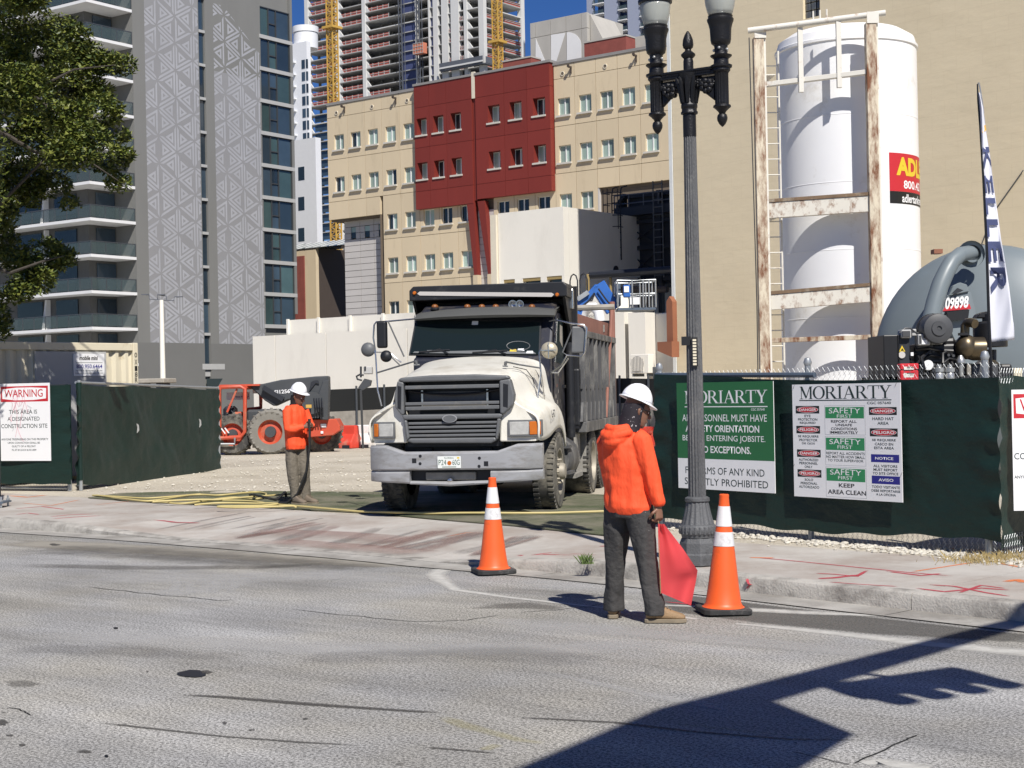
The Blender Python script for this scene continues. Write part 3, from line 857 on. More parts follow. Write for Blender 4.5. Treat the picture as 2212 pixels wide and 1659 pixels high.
# ---------------- tan windowless wall on the right
TX, TY, TA = 5.42, 50.0, R(47)
tan_b = thing('tan_building', 'tall tan block wall with one small glass-block window behind the white tank', 'building', (TX, TY, 0), -TA)
TW = Wall((TX, TY), (math.cos(TA), -math.sin(TA)))
s0, zt0 = TW.at(*[(1920 + 305 * .28933) / 1.15732, 168 * .28933 / 1.15732]); s1, zt1 = TW.at((1920 + 450 * .28933) / 1.15732, 140 * .28933 / 1.15732)
mb = MB(); holed(mb, 0, 34, -.3, 27, s0, s1, zt0, zt0 + 1.7, 0, .3); mb.box(0, 34, .31, 16, -.3, 26.9)
mb.build('wall', 'tan_wall', tan_b)
M('glass_block', (0.10, 0.105, 0.105), 0.25, var=0.5, vs=3, spec=0.8)
bw = (s1 - s0) / 3
for i in range(3):
    for j in range(7):
        mb = MB(); mb.box(s0 + i * bw + .015, s0 + (i + 1) * bw - .015, .1, .22, zt0 + j * .24 + .012, zt0 + (j + 1) * .24 - .012); mb.build('glass_block', 'glass_block', tan_b, bevel=.015)
mb = MB(); mb.box(-.16, -.02, -.02, .2, 0, 27); mb.build('corner_flashing', 'frame_white', tan_b)
for (u0, v0, u1, v1) in ((2212, 368, 2150, 455), (2150, 455, 2080, 640)):
    a = TW.at(u0, v0); b = TW.at(u1, v1); mb = MB(); mb.tube([(a[0], -.04, a[1]), (b[0], -.04, b[1])], .014, 5); mb.build('wall_cable', 'rail_metal', tan_b)

# ---------------- white tilt-up wall in the middle distance
WX, WY = 4.78, 51.4
def wl(u):
    d = Wall((WX, WY), (-math.cos(HA), math.sin(HA))); return d.at(u, 720)
wlw = Wall((WX, WY), (math.cos(HA), -math.sin(HA)))
lowb = thing('low_white_building', 'low white tilt-up concrete wall with stepped parapet behind the dump truck', 'building', (WX, WY, 0), -HA)
sL = wlw.at(545, 727)[0]; zT = wlw.at(545, 727)[1]
sj = [sL] + [wlw.at(u, 760)[0] for u in ((640 + 165 * .28933) / 1.15732, (640 + 605 * .28933) / 1.15732, 880)]
sj += [wlw.at(u, 760)[0] for u in (1010, 1120, 1230)] + [-2.2]
for i in range(len(sj) - 1):
    mb = MB(); mb.box(sj[i] + .02, sj[i + 1] - .02, 0, .3, -.1, zT); mb.build('wall_panel', 'wall_white', lowb)
mb = MB(); mb.box(sL + .1, -2.2, .31, 10, 0, zT - .3); mb.build('wall_core', 'wall_white', lowb)
su = wlw.at(605, 700)[0]
n_up = 14
for i in range(n_up):
    a = su + i * 1.75
    if a > -3: break
    mb = MB(); mb.box(a + .02, a + 1.73, .5, .7, zT - .4, zT + .62); mb.box(a - .05, a + .05, .4, .49, zT - .4, zT + .66); mb.build('parapet_panel', 'wall_white', lowb)
# white satellite-dish-like rounded roof hood
hb = P(672, 700, 64)
hood = thing('roof_vent_hood', 'rounded white vent hood on the low roof left of the dump truck', 'vent hood', (hb.x, hb.y, 4.0))
mb = MB(); mb.prism([(math.cos(a_) * .52 * (1 if a_ < 3.2 else 1), 0, .35 + math.sin(a_) * .5) for a_ in [math.pi * i / 10 for i in range(11)]] + [(-.52, 0, -.4), (.52, 0, -.4)], (0, 1.2, 0)); mb.build('hood_shell', 'frame_white', hood, True, bevel=.06, seg=2)
mb = MB(); mb.lathe([(.02, 0), (.24, .03), (.26, .1)], 14, axis='Y', c=(.18, -.14, .05)); mb.build('hood_cover', 'wall_white', hood)
# right part: pilaster wall behind the truck bed
for (ua, ub, dy) in ((1312, 1362, -.35), (1362, 1376, .05), (1376, 1412, -.5), (1412, 1470, .15)):
    a = wlw.at(ua, 760)[0]; b = wlw.at(ub, 760)[0]
    zt_ = wlw.at((ua + ub) / 2, 676)[1]
    mb = MB(); mb.box(a, b, dy, .6, -.1, zt_); mb.build('wall_pilaster', 'wall_white', lowb)
a = wlw.at(1250, 700)[0]
mb = MB(); mb.box(a, -2.0, .3, 3.2, 3.6, 4.3); mb.box(a, wlw.at(1500, 700)[0], .62, 3, 0, 4.25); mb.build('roof_block', 'wall_white', lowb)
mb = MB(); mb.prism([(wlw.at(1240, 690)[0], .3, 3.6), (wlw.at(1335, 690)[0], .3, 3.6), (wlw.at(1335, 690)[0], .3, 3.9), (wlw.at(1305, 690)[0], .3, 4.95), (wlw.at(1275, 690)[0], .3, 4.95)], (0, 1.5, 0)); mb.build('gable_wall', 'wall_white', lowb)

# white penthouse box
bx = P(1216, 446, 57.7)
boxb = thing('white_box_building', 'plain white flat-roofed box block behind the truck, its right side in shade', 'building', (bx.x, bx.y, 0), -HA)
bw_ = Wall((bx.x, bx.y), (math.cos(HA), -math.sin(HA)))
bl = bw_.at(1071, 500)[0]
zbase = bw_.at(1200, 640)[1]
lw3 = [bw_.at(u, 610) for u in (1088, 1112, 1129, 1168, 1181, 1214)]
mb = MB(); mb.box(bl + .12, 0, 0, .35, lw3[0][1] + .1, bx.z)
zz0, zz1 = zbase - 2, lw3[0][1] + .1
xs_ = [bl + .12] + [p_[0] for p_ in lw3] + [0]
for i in range(0, 7, 2): mb.box(xs_[i], xs_[i + 1], 0, .35, zz0, zz1 - .002)
for i in range(1, 7, 2): mb.box(xs_[i], xs_[i + 1], 0, .35, zz0, zz1 - .62)
mb.box(-.3, 0, .36, 9.5, 1, bx.z); mb.box(bl + .12, -.31, .36, 9.5, 1, bx.z - .12); mb.build('wall', 'wall_white', boxb)
mb = MB(); mb.box(bl - .18, bl + .10, -.12, .2, 1, bx.z - .05); mb.build('corner_pipe', 'beige_trim', boxb)
for i in range(1, 7, 2):
    mb = MB(); mb.box(xs_[i] + .02, xs_[i + 1] - .02, .2, .24, zz1 - .62, zz1); o_ = mb.build('window', 'pane_dark', boxb)
    mb = MB(); mb.box(xs_[i], xs_[i + 1], .02, .15, zz1 - .12, zz1 - .003); mb.build('window_head', 'sill_gold', o_)
mb = MB(); sp_ = (0.012, 4.2)
mb.lathe([(.16, 0), (.16, .05)], 12, axis='X', c=(.0, 3.5, 6.4)); mb.build('wall_vent', 'steel_dark', boxb)

# ---------------- dark cooling tower in the alley
ct = P(1345, 600, 62)
cool = thing('cooling_tower', 'dark steel cooling tower frame with ladder standing in the shaded alley', 'cooling tower', (ct.x, ct.y, 0), -HA)
cw = Wall((ct.x, ct.y), (math.cos(HA), -math.sin(HA)))
cr = 3.4; zt_ = cw.at(1400, 412)[1]; zb_ = cw.at(1400, 603)[1]
mb = MB(); mb.box(.1, cr, .35, 3.5, zb_ - .2, zt_ - .15); mb.build('louvre_body', 'steel_dark', cool)
mb = MB()
for x in (0, 1.7, cr): mb.box(x - .09, x + .09, .1, .32, 0, zt_)
for z in (zb_, zb_ + 1.3, zb_ + 2.35, zt_ - 1.0, zt_ - .12): mb.box(.1, cr, .16, .3, z - .08, z + .08)
mb.bar((0, .22, zb_), (1.7, .22, zb_ + 1.3), .05); mb.bar((1.7, .2, zb_), (0, .2, zb_ + 1.3), .05)
mb.bar((0, .22, zb_ + 1.3), (1.7, .22, zb_ + 2.3), .05); mb.bar((1.7, .2, zb_ + 1.3), (0, .2, zb_ + 2.3), .05)
mb.build('steel_frame', 'steel_dark', cool)
mb = MB(); mb.box(-.2, cr, -.25, .08, zt_ - .95, zt_ - .6); mb.build('fan_deck', 'steel_dark', cool)
mb = MB()
for z in (zt_ - .1, zt_ - .45): mb.tube([(-.2, -.2, z), (cr, -.2, z)], .025, 5)
for i in range(6): mb.tube([(-.2 + i * .7, -.2, zt_ - .6), (-.2 + i * .7, -.2, zt_ - .1)], .025, 5)
mb.build('guard_rail', 'mast_dark', cool)
M('ladder_grey', (0.10, 0.105, 0.11), 0.6)
lx = cw.at(1424, 500)[0]
mb = MB(); mb.tube([(lx, -.4, zb_), (lx, -.4, zt_ + .3)], .028, 5); mb.tube([(lx + .42, -.4, zb_), (lx + .42, -.4, zt_ + .3)], .028, 5)
z = zb_ + .1
while z < zt_ + .2: mb.tube([(lx, -.4, z), (lx + .42, -.4, z)], .02, 5); z += .3
mb.build('ladder', 'ladder_grey', cool)
mb = MB(); mb.tube([(-.1, -.05, zb_ - .3), (-.1, -.05, zt_ - .4), (.1, .1, zt_ - .1)], .11, 8); mb.build('riser_pipe', 'steel_dark', cool)
# roof access ladder with cage left of the cooling tower
cg = P(1322, 455, 61); cage = thing('caged_ladder', 'thin black caged ladder rising over the white box roof edge', 'ladder', (cg.x, cg.y, cg.z - 2.0), -HA)
mb = MB()
for k_ in range(2):
    mb.tube([(k_ * .4, 0, 0), (k_ * .4, 0, 2.6), (k_ * .4 , .1, 2.9), (k_ * .4, .5, 3.0)], .025, 5)
for k_ in range(9): mb.tube([(0, 0, .2 + k_ * .3), (.4, 0, .2 + k_ * .3)], .018, 5)
mb.build('ladder_frame', 'steel_dark', cage)
mb = MB()
for k_ in range(4): mb.tube([(-.1, 0, 1.3 + k_ * .45), (-.15, -.4, 1.3 + k_ * .45), (.2, -.62, 1.3 + k_ * .45), (.55, -.4, 1.3 + k_ * .45), (.5, 0, 1.3 + k_ * .45)], .018, 5)
for x_, y_ in ((-.15, -.4), (.2, -.62), (.55, -.4)): mb.tube([(x_, y_, 1.2), (x_, y_, 2.8)], .018, 5)
mb.build('safety_cage', 'steel_dark', cage)
# hooped ladder rails + pipes over low roof
hl = P(1240, 640, 54); hoop = thing('roof_ladder', 'pair of black hooped ladder rails behind the dump bed', 'ladder', (hl.x, hl.y, 4.0), -HA)
mb = MB()
for x in (0, .42): mb.tube([(x - .16, 0, 0), (x - .16, 0, 1.55), (x - .1, 0, 1.72), (x, 0, 1.78), (x + .1, 0, 1.72), (x + .16, 0, 1.55), (x + .16, 0, 0)], .025, 6)
mb.build('hoop_rail', 'steel_dark', hoop)
pg = P(1275, 620, 55); pip = thing('roof_pipes', 'rusty roof pipes and posts on the low roof beside the cooling tower', 'pipes', (pg.x, pg.y, 4.1), -HA)
mb = MB(); mb.tube([(-.1, 0, 0), (-.1, 0, 1.75)], .07, 8); mb.tube([(.75, .2, 0), (.75, .2, 1.7)], .05, 8); mb.build('pipe_post', 'sill_gold', pip)
mb = MB(); mb.tube([(-.1, .1, 1.7), (3.6, .1, 1.7)], .13, 8); mb.build('header_pipe', 'steel_dark', pip)
mb = MB(); mb.tube([(.9, .4, 1.15), (3.0, .4, 1.05)], .12, 8); mb.box(1.9, 2.3, .2, .6, 0, 1.2); mb.build('lower_pipe', 'brown_dark', pip)
# white bent exhaust pipe
wp = P(1296, 700, 50.6); wpi = thing('white_duct', 'white gooseneck duct rising behind the truck bed', 'duct', (wp.x, wp.y, 1.0), -HA)
mb = MB(); mb.tube([(0, 0, 0), (0, 0, 3.0), (-.05, 0, 3.25), (-.22, 0, 3.42), (-.45, 0, 3.42), (-.62, 0, 3.28), (-.7, 0, 3.1)], .17, 12); mb.build('duct', 'white_tower', wpi, True)
# copper coloured downspout and box on the tan building corner
cd = P(1452, 752, 49.6); cds = thing('downspout', 'copper coloured downspout with a wedge shaped box at the tan corner', 'downspout', (cd.x, cd.y, 0), -TA)
zz_ = lambda v: P(1452, v, 49.6).z
mb = MB(); mb.box(-.13, .13, -.1, .12, zz_(738), zz_(652)); mb.prism([(-.13, -.1, zz_(652)), (.13, -.1, zz_(652)), (0, -.1, zz_(640))], (0, .22, 0)); mb.build('spout_pipe', 'copper_paint', cds)
mb = MB(); mb.box(-.42, .2, -.25, .12, zz_(757), zz_(738)); mb.prism([(-.42, -.25, zz_(757)), (.2, -.25, zz_(757)), (.2, -.25, zz_(772))], (0, .36, 0)); mb.build('spout_box', 'copper_paint', cds)
# dark stub on tan wall, wall-mounted AC unit
ac = P(1393, 786, 49.8); acu = thing('air_conditioner', 'cream outdoor air conditioner unit hung on the white pilaster wall', 'air conditioner', (ac.x, ac.y, ac.z - .31), -HA)
mb = MB(); mb.box(-.35, .35, -.32, 0, 0, .62); mb.build('casing', 'wall_white', acu, bevel=.015)
mb = MB(); mb.lathe([(.25, 0), (.25, .02), (.04, .03)], 20, axis='Y', c=(-.08, -.345, .31)); mb.build('fan_opening', 'grey_roof_trim', acu)
mb = MB()
for k_ in range(9): mb.box(-.30 + k_ * .055, -.285 + k_ * .055, -.36, -.347, .08, .54)
mb.build('fan_grille', 'wall_white', acu)
mb = MB(); mb.box(-.3, -.25, -.3, .35, -.1, -.002); mb.box(.25, .3, -.3, .35, -.1, -.002); mb.box(.36, .55, -.1, 0, -.2, .2); mb.build('bracket', 'rail_metal', acu)

# ---------------- grey balcony tower on the left
to_ = P(228, 700, 125); TA2 = R(54.7)
tower = thing('balcony_tower', 'grey high-rise with white edged corner balconies and a pale triangle mural', 'building', (to_.x, to_.y, 0), TA2)
tw = Wall((to_.x, to_.y), (math.cos(TA2), math.sin(TA2)))
HT = 41.0
mb = MB()
mb.box(3.42, 10.88, 0, .5, 0, HT); mb.box(11.62, 18.5, 0, .5, 0, HT); mb.box(10.89, 11.61, .28, .5, 0, HT); mb.box(18.51, 22.7, .25, 18, 0, HT)
mb.box(3.42, 18.5, .51, 18, 0, HT - .3); mb.box(22.42, 22.72, -.05, .24, 9.2, HT); mb.build('wall', 'tower_grey', tower)
mb = MB(); mb.box(3.44, 10.87, -.03, -.003, 0, 6.28); mb.box(11.63, 18.5, -.03, -.003, 0, 6.28); mb.build('base_band', 'tower_base', tower)
mb = MB(); mb.box(10.9, 11.6, .10, .27, 3.4, 3.9); mb.box(10.55, 13.2, -.06, -.035, 4.0, 4.5); mb.build('base_trim', 'slab_grey', tower)
mb = MB(); mb.prism([(11.0, -.06, 1.0), (12.9, -.06, 3.2), (11.0, -.06, 3.2)], (0, .025, 0)); mb.build('vent_opening', 'pane_dark', tower)
for k_ in range(13):
    z = 4.15 + k_ * 2.96
    mb = MB(); mb.box(10.92, 11.58, .2, .27, z + .14, z + 2.94); mb.build('slit_window', 'window_blue', tower)
    mb = MB(); mb.box(10.9, 11.62, .0, .27, z - .12, z + .12); mb.build('slit_sill', 'slab_grey', tower)
for k_ in range(10):
    z = 7.96 + k_ * 2.96 + .02
    mb = MB(); mb.box(18.35, 22.72, -.06, .24, z - .17, z + .17); mb.build('floor_band', 'slab_grey', tower)
    f_ = MB(); zb2, zt2 = z + .17, z + 2.79
    for x in (18.52, 19.62, 20.62, 22.38): f_.box(x - .05, x + .05, .02, .24, zb2, zt2)
    f_.box(19.67, 20.57, .03, .24, zb2 + 1.15, zb2 + 1.25); f_.box(18.57, 22.33, .03, .24, zt2 - .08, zt2)
    wo_ = f_.build('window', 'mullion', tower)
    for (a, b, c, d) in ((18.57, 19.57, zb2, zt2 - .08), (19.67, 20.57, zb2, zb2 + 1.15), (19.67, 20.57, zb2 + 1.25, zt2 - .08), (20.67, 22.33, zb2, zt2 - .08)):
        m_ = MB(); m_.box(a, b, .12, .2, c, d); m_.build('pane', 'window_blue' if (k_ + int(a)) % 3 else 'window_green', wo_)
# balconies
for k_ in range(-1, 11):
    zt2 = 7.50 + k_ * 2.96
    s_ = MB()
    s_.prism([(-1.35, 0, zt2 - .24), (3.40, 0, zt2 - .24), (3.40, 6, zt2 - .24), (2.2, 16, zt2 - .24), (-1.35, 16, zt2 - .24)], (0, 0, .24))
    bo = s_.build('balcony', 'slab_white', tower)
    if k_ < 0: continue
    r_ = MB(); zr_ = zt2 + 1.07
    r_.bar((-1.3, .06, zr_), (3.38, .06, zr_), .06); r_.bar((-1.3, .06, zr_), (-1.3, 15.9, zr_), .06)
    for x in (-1.3, .22, 1.78, 3.35): r_.box(x - .03, x + .03, .03, .09, zt2 + .002, zr_ - .03)
    for y_ in range(1, 11): r_.box(-1.33, -1.27, y_ * 1.5 - .03, y_ * 1.5 + .03, zt2 + .002, zr_ - .03)
    r_.build('handrail', 'rail_metal', bo)
    for (a, b) in ((-1.26, .18), (.26, 1.74), (1.82, 3.31)):
        m_ = MB(); m_.box(a, b, .05, .07, zt2 + .08, zr_ - .04); m_.build('glass_panel', 'rail_glass', bo)
    for y_ in range(10):
        m_ = MB(); m_.box(-1.31, -1.29, y_ * 1.5 + .05, y_ * 1.5 + 1.45, zt2 + .08, zr_ - .04); m_.build('glass_panel', 'rail_glass', bo)
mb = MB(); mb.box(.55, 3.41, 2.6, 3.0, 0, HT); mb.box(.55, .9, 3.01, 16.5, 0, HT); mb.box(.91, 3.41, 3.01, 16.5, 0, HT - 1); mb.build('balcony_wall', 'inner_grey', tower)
for k_ in range(-1, 11):
    zt2 = 7.50 + k_ * 2.96
    m_ = MB(); m_.box(1.35, 3.3, 2.5, 2.58, zt2 + .05, zt2 + 2.5); m_.build('balcony_door', 'window_blue', tower)
    m_ = MB(); m_.box(.45, .53, 4, 6.8, zt2 + .05, zt2 + 2.5); m_.build('balcony_door', 'pane_dark', tower)
    m_ = MB(); m_.box(.45, .53, 8.6, 12, zt2 + .05, zt2 + 2.5); m_.build('balcony_door', 'pane_dark', tower)
    m_ = MB(); m_.prism([(-.3, 7.6, zt2), (.5, 7.6, zt2), (.5, 7.6, zt2 + 2.6), (.1, 7.6, zt2 + 2.6)], (0, .2, 0)); m_.build('partition', 'slab_white', tower)
# mural: nested triangles painted on the wall, as thin raised print
def mural(x0, x1, z0, z1, cut=None):
    L_ = 2.35; H_ = L_ * .866; verts = []; faces = []
    def tri(p):
        c = (p[0] + p[1] + p[2]) / 3
        def ringv(f): return [c + (q - c) * f for q in p]
        for (f1, f2) in ((.90, .64), (.42, .16)):
            a = ringv(f1); b = ringv(f2); o = len(verts)
            for q in a + b: verts.append((q.x, -.004, q.y))
            # open chevrons: two sides on the outer, all on the inner
            sides = (0, 1) if f1 > .6 else (0, 1, 2)
            for i in sides:
                j = (i + 1) % 3; faces.append((o + i, o + j, o + 3 + j, o + 3 + i))
    nx_ = int((x1 - x0) / H_) + 3; nz_ = int((z1 - z0) / L_) + 3
    for i in range(-1, nx_):
        for j in range(-1, nz_):
            X = x0 + i * H_ - .7; Z_ = z0 + j * L_ + (L_ / 2 if i % 2 else 0)
            A = Vector((X, Z_)); B_ = Vector((X, Z_ + L_)); Cc = Vector((X + H_, Z_ + L_ / 2)); D = Vector((X + H_, Z_ - L_ / 2))
            k1 = (i * 7 + j * 3) % 3; t1 = [A, B_, Cc]; t1 = t1[k1:] + t1[:k1]; tri(t1)
            k2 = (i * 5 + j * 4 + 1) % 3; t2 = [A, Cc, D]; t2 = t2[k2:] + t2[:k2]; tri(t2)
    me = bpy.data.meshes.new('mural'); me.from_pydata(verts, [], faces)
    bm = bmesh.new(); bm.from_mesh(me)
    cuts = [((x0, 0, 0), (-1, 0, 0)), ((x1, 0, 0), (1, 0, 0)), ((0, 0, z0), (0, 0, -1)), ((0, 0, z1), (0, 0, 1))]
    if cut: cuts += cut
    for co, no in cuts:
        bmesh.ops.bisect_plane(bm, geom=bm.verts[:] + bm.edges[:] + bm.faces[:], plane_co=co, plane_no=no, clear_outer=True)
    bm.to_mesh(me); bm.free(); me.materials.append(MATS['mural_white'])
    o = bpy.data.objects.new('mural', me); C.objects.link(o); o.parent = tower
M('mural_ground', (0.25, 0.25, 0.255), 0.8, var=0.06, vs=0.4)
mb = MB(); mb.box(4.73, 10.80, -.003, .0, 6.3, HT); mb.box(12.64, 18.35, -.003, 0, 6.3, 30.5); mb.build('mural_ground', 'mural_ground', tower)
mural(4.73, 10.80, 6.3, HT)
mural(12.64, 18.35, 6.3, 36.5, [((12.64, 0, 37.5), (.62, 0, .78))])
# rooftop aerial seen at the foot of the tower + tall lamp pole
def lamp_mast():
    q = P(352, 820, 62); t = thing('light_mast', 'tall pale light mast with four thin arms before the grey tower', 'light mast', (q.x, q.y, .15))
    zt_ = P(352, 648, 62).z - .15
    mb = MB(); mb.tube([(0, 0, 0), (0, 0, zt_)], [.13, .085], 10); mb.build('pole', 'wall_white', t, True)
    mb = MB()
    mb.tube([(-.62, 0, zt_ + .22), (-.5, 0, zt_ + .22), (-.48, 0, zt_ + .05), (0, 0, zt_), (.5, 0, zt_ - .03), (.53, 0, zt_ + .12), (.7, 0, zt_ + .1)], .02, 5)
    mb.tube([(-.18, .1, zt_), (-.18, .1, zt_ + .22), (.18, .1, zt_ + .16), (.18, .1, zt_)], .02, 5)
    for x, z in ((-.66, .22), (.72, .1), (0, .2)): mb.box(x - .14, x + .14, -.1, .1, zt_ + z, zt_ + z + .035)
    mb.build('arm', 'mast_dark', t)
lamp_mast()

# ---------------- left-middle buildings
bo_ = P(640, 310, 160); sm = thing('small_window_block', 'plain white block with a column of small dark windows right of the grey tower', 'building', (bo_.x, bo_.y, 0), -HA)
sw_ = Wall((bo_.x, bo_.y), (math.cos(HA), -math.sin(HA))); r0 = sw_.at(683, 400)[0]; zt_ = sw_.at(640, 303)[1]
mb = MB(); mb.box(-4, r0, 0, .8, 0, zt_); mb.build('wall', 'white_tower', sm)
for v in (375, 440, 507, 572):
    s_, z_ = sw_.at(651, v); mb = MB(); mb.box(s_ - .45, s_ + .45, -.02, .1, z_ - .7, z_ + .7); mb.build('window', 'pane_dark', sm)
# brick and beige annex with glazed roof
ax = P(683, 612, 150); an = thing('annex_building', 'low annex with beige front, red brick panel, side coloured as shaded and blue glazed roof', 'building', (ax.x, ax.y, 0), -HA)
aw = Wall((ax.x, ax.y), (math.cos(HA), -math.sin(HA)))
l0 = aw.at(640, 600)[0]; zt_ = aw.at(683, 535)[1]; lb = aw.at(659, 600)[0]; zb2 = aw.at(650, 553)[1]
mb = MB(); mb.box(lb, 0, 0, .4, 0, zt_); mb.box(l0 - 3, lb - .01, 0, .4, zb2, zt_); mb.build('beige_front', 'beige_panel', an)
mb = MB(); mb.box(l0 - 3, lb - .02, -.1, .39, 0, zb2 - .02); mb.build('brick_panel', 'brick_red', an)
mb = MB(); mb.box(-.3, .02, .41, 11, 0, zt_); mb.box(l0, -.31, .41, 11, 0, zt_ - .3); mb.build('side_wall', 'brown_dark', an)  # shade from the panelled block put into this side's dark colour
mb = MB(); mb.prism([(l0 - 3, -.1, zt_ + .02), (l0 - 3, 3, zt_ + .9), (l0 - 3, 3, zt_ + .02)], (-l0 + 8, 0, 0)); mb.build('glazed_roof', 'window_green', an)
for k_ in range(12):
    x = l0 - 3 + k_ * 1.1
    mb = MB(); mb.bar((x, -.12, zt_ + .05), (x, 2.98, zt_ + .94), .09, .05); mb.build('glazing_bar', 'slab_white', an)

# ---------------- far white tower with curved end
fo = P(645, 300, 420); fwt = thing('curved_white_tower', 'far white tower with rounded top and dark window strips', 'building', (fo.x, fo.y, 0), -HA)
fw = Wall((fo.x, fo.y), (math.cos(HA), -math.sin(HA)))
z1_ = fw.at(645, 92)[1]; z2_ = fw.at(645, 52)[1]; z25 = fw.at(645, 66)[1]
r1 = fw.at(664, 200)[0]
mb = MB(); mb.box(-9, r1, 0, 1.5, 0, z1_); mb.build('wall', 'white_tower', fwt)
mb = MB(); mb.lathe([(3.4, z1_ - 1), (3.4, z25), (3.1, z25 + .1), (3.1, z25 + .11), (3.6, z25 + .12), (3.6, z2_), (3, z2_)], 32, c=(-.5, 4, 0)); mb.build('round_penthouse', 'white_tower', fwt, True)
for k_ in range(26):
    z = z1_ - 5 - k_ * 3.35
    for (a, b) in ((fw.at(651, 100)[0], fw.at(658, 100)[0]), (fw.at(660.5, 100)[0], fw.at(663, 100)[0])):
        mb = MB(); mb.box(a, b, -.1, .3, z - 2.4, z); mb.build('window', 'window_blue', fwt)
    mb = MB(); mb.box(-9.5, fw.at(645, 100)[0] - 1.2, -.8, .5, z - .4, z); mb.build('balcony', 'white_tower', fwt)

# ---------------- tower under construction
co = P(1043, 100, 480); con = thing('construction_tower', 'unfinished concrete high-rise with open floors, red safety nets and blue wrapped bays', 'building', (co.x, co.y, 0))
cl = Wall((co.x, co.y), (-math.cos(HA), math.sin(HA)))     # left face, s to the left
crw = Wall((co.x, co.y), (math.sin(HA), math.cos(HA)))    # right face, s to the right, away
sLf = cl.at(660, 100)[0]; sRf = crw.at(1132, 100)[0]
def cpt(s, d, z, side):   # local point on face: s along, d depth behind the face
    if side == 'L': a = Vector((-math.cos(HA), math.sin(HA))) * s + Vector((math.sin(HA), math.cos(HA))) * d
    else: a = Vector((math.sin(HA), math.cos(HA))) * s + Vector((-math.cos(HA), math.sin(HA))) * d
    return (a.x, a.y, z)
def cbox(mb, s0, s1, d0, d1, z0, z1, side='L'):
    mb.hexa([cpt(s0, d0, z0, side), cpt(s1, d0, z0, side), cpt(s1, d1, z0, side), cpt(s0, d1, z0, side), cpt(s0, d0, z1, side), cpt(s1, d0, z1, side), cpt(s1, d1, z1, side), cpt(s0, d1, z1, side)])
zf = cl.at(740, 38)[1]      # one floor's level
FH = 3.12
cs = [cl.at(u, 100)[0] for u in (1043, 1008, 985, 963, 943, 929, 901, 866, 845, 788, 730, 690, 664)]
n0 = int(zf / FH)
zfl = [zf + (k_ - n0) * FH for k_ in range(0, n0 + 16)]
zlo = cl.at(700, 530)[1] - 4
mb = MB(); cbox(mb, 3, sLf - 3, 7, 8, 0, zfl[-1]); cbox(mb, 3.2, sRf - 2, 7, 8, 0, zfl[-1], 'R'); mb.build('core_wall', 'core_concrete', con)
netm = {}
for fi, z in enumerate(zfl):
    if z < zlo or z > 165: continue
    mb = MB(); cbox(mb, -.1, sLf, -.2, 7, z - .3, z); cbox(mb, 7.1, sRf, -.2, 7, z - .3, z, 'R')
    mb.build('floor_slab', 'shear_white' if fi % 9 == 3 else 'slab_grey', con)
    vis = z > cl.at(900, 200)[1] - 8
    for b, (a, c) in enumerate(((cs[8], cs[9]), (cs[9], cs[10]), (cs[10], cs[12]), (cs[1], cs[2]), (cs[2], cs[3]))):
        if (fi * 5 + b * 3) % 11 in (0, 4) or fi % 9 == 3: continue
        if z < cl.at(740, 220)[1]: continue
        mb = MB(); cbox(mb, a + .8, c - 1.0, .05, .1, z + .1, z + 1.15); mb.build('safety_net', 'net_red', con)
        mb = MB(); n_ = 5
        for i in range(n_): s_ = a + .8 + (c - a - 1.8) * i / (n_ - 1); cbox(mb, s_ - .09, s_ + .09, -.1, .04, z + .002, z + 1.3)
        cbox(mb, a + .8, c - 1, -.1, .03, z + .68, z + .82); mb.build('guard_rail', 'slab_grey', con)
    if z > cl.at(1043, 170)[1]:
        for (a, c) in ((1.5, sRf * .5), (sRf * .5 + .8, sRf - 1.5)):
            if fi % 9 == 3: continue
            mb = MB(); cbox(mb, a, c, .05, .1, z + .1, z + 1.15, 'R'); mb.build('safety_net', 'net_red', con)
            mb = MB(); cbox(mb, a, c, -.1, .03, z + .6, z + .75, 'R'); cbox(mb, a, c, -.1, .03, z + 1.1, z + 1.22, 'R'); mb.build('guard_rail', 'slab_grey', con)
    # back-wall patches and interior posts
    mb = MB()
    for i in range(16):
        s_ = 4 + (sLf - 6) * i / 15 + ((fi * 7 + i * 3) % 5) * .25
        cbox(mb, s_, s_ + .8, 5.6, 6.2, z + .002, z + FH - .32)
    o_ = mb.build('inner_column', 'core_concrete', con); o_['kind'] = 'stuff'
    # blue wrapped bay
    for (a, c) in ((cs[6], cs[7]), (cs[4] + 1.0, cs[5])):
        if fi % 9 == 3: continue
        mb = MB(); cbox(mb, a + .4, c - .4, .3, .5, z + .1, z + FH - .4); mb.build('blue_wrap', 'wrap_blue', con)
    # sloping white fin beside each main column
    for s_ in (cs[9], cs[10], cs[12], cs[8] if False else cs[1] + .0):
        mb = MB(); mb.prism([cpt(s_, -.12, z + .003, 'L'), cpt(s_ - 2.6, -.12, z + .003, 'L'), cpt(s_ - .3, -.12, z + FH - .31, 'L'), cpt(s_, -.12, z + FH - .31, 'L')], Vector(cpt(0, .5, 0, 'L'))); mb.build('sloping_fin', 'shear_white', con)
ztop = zfl[-1]
for s_, wd_ in ((cs[0] + .2, 2.0), (cs[1], 1.3), (cs[2], 3.2), (cs[3], 2.6), (cs[4], 1.9), (cs[9], 1.5), (cs[10], 1.5), (cs[12] - .1, 1.6), (cs[5], .5), (cs[6], .5)):
    mb = MB(); cbox(mb, s_ - wd_ / 2, s_ + wd_ / 2, -.45, 1.2, 0, ztop); mb.build('column', 'shear_white', con)
for s_ in (sRf - .8,):
    mb = MB(); cbox(mb, s_ - .9, s_ + .9, -.4, 1.2, 0, ztop, 'R'); mb.build('column', 'shear_white', con)
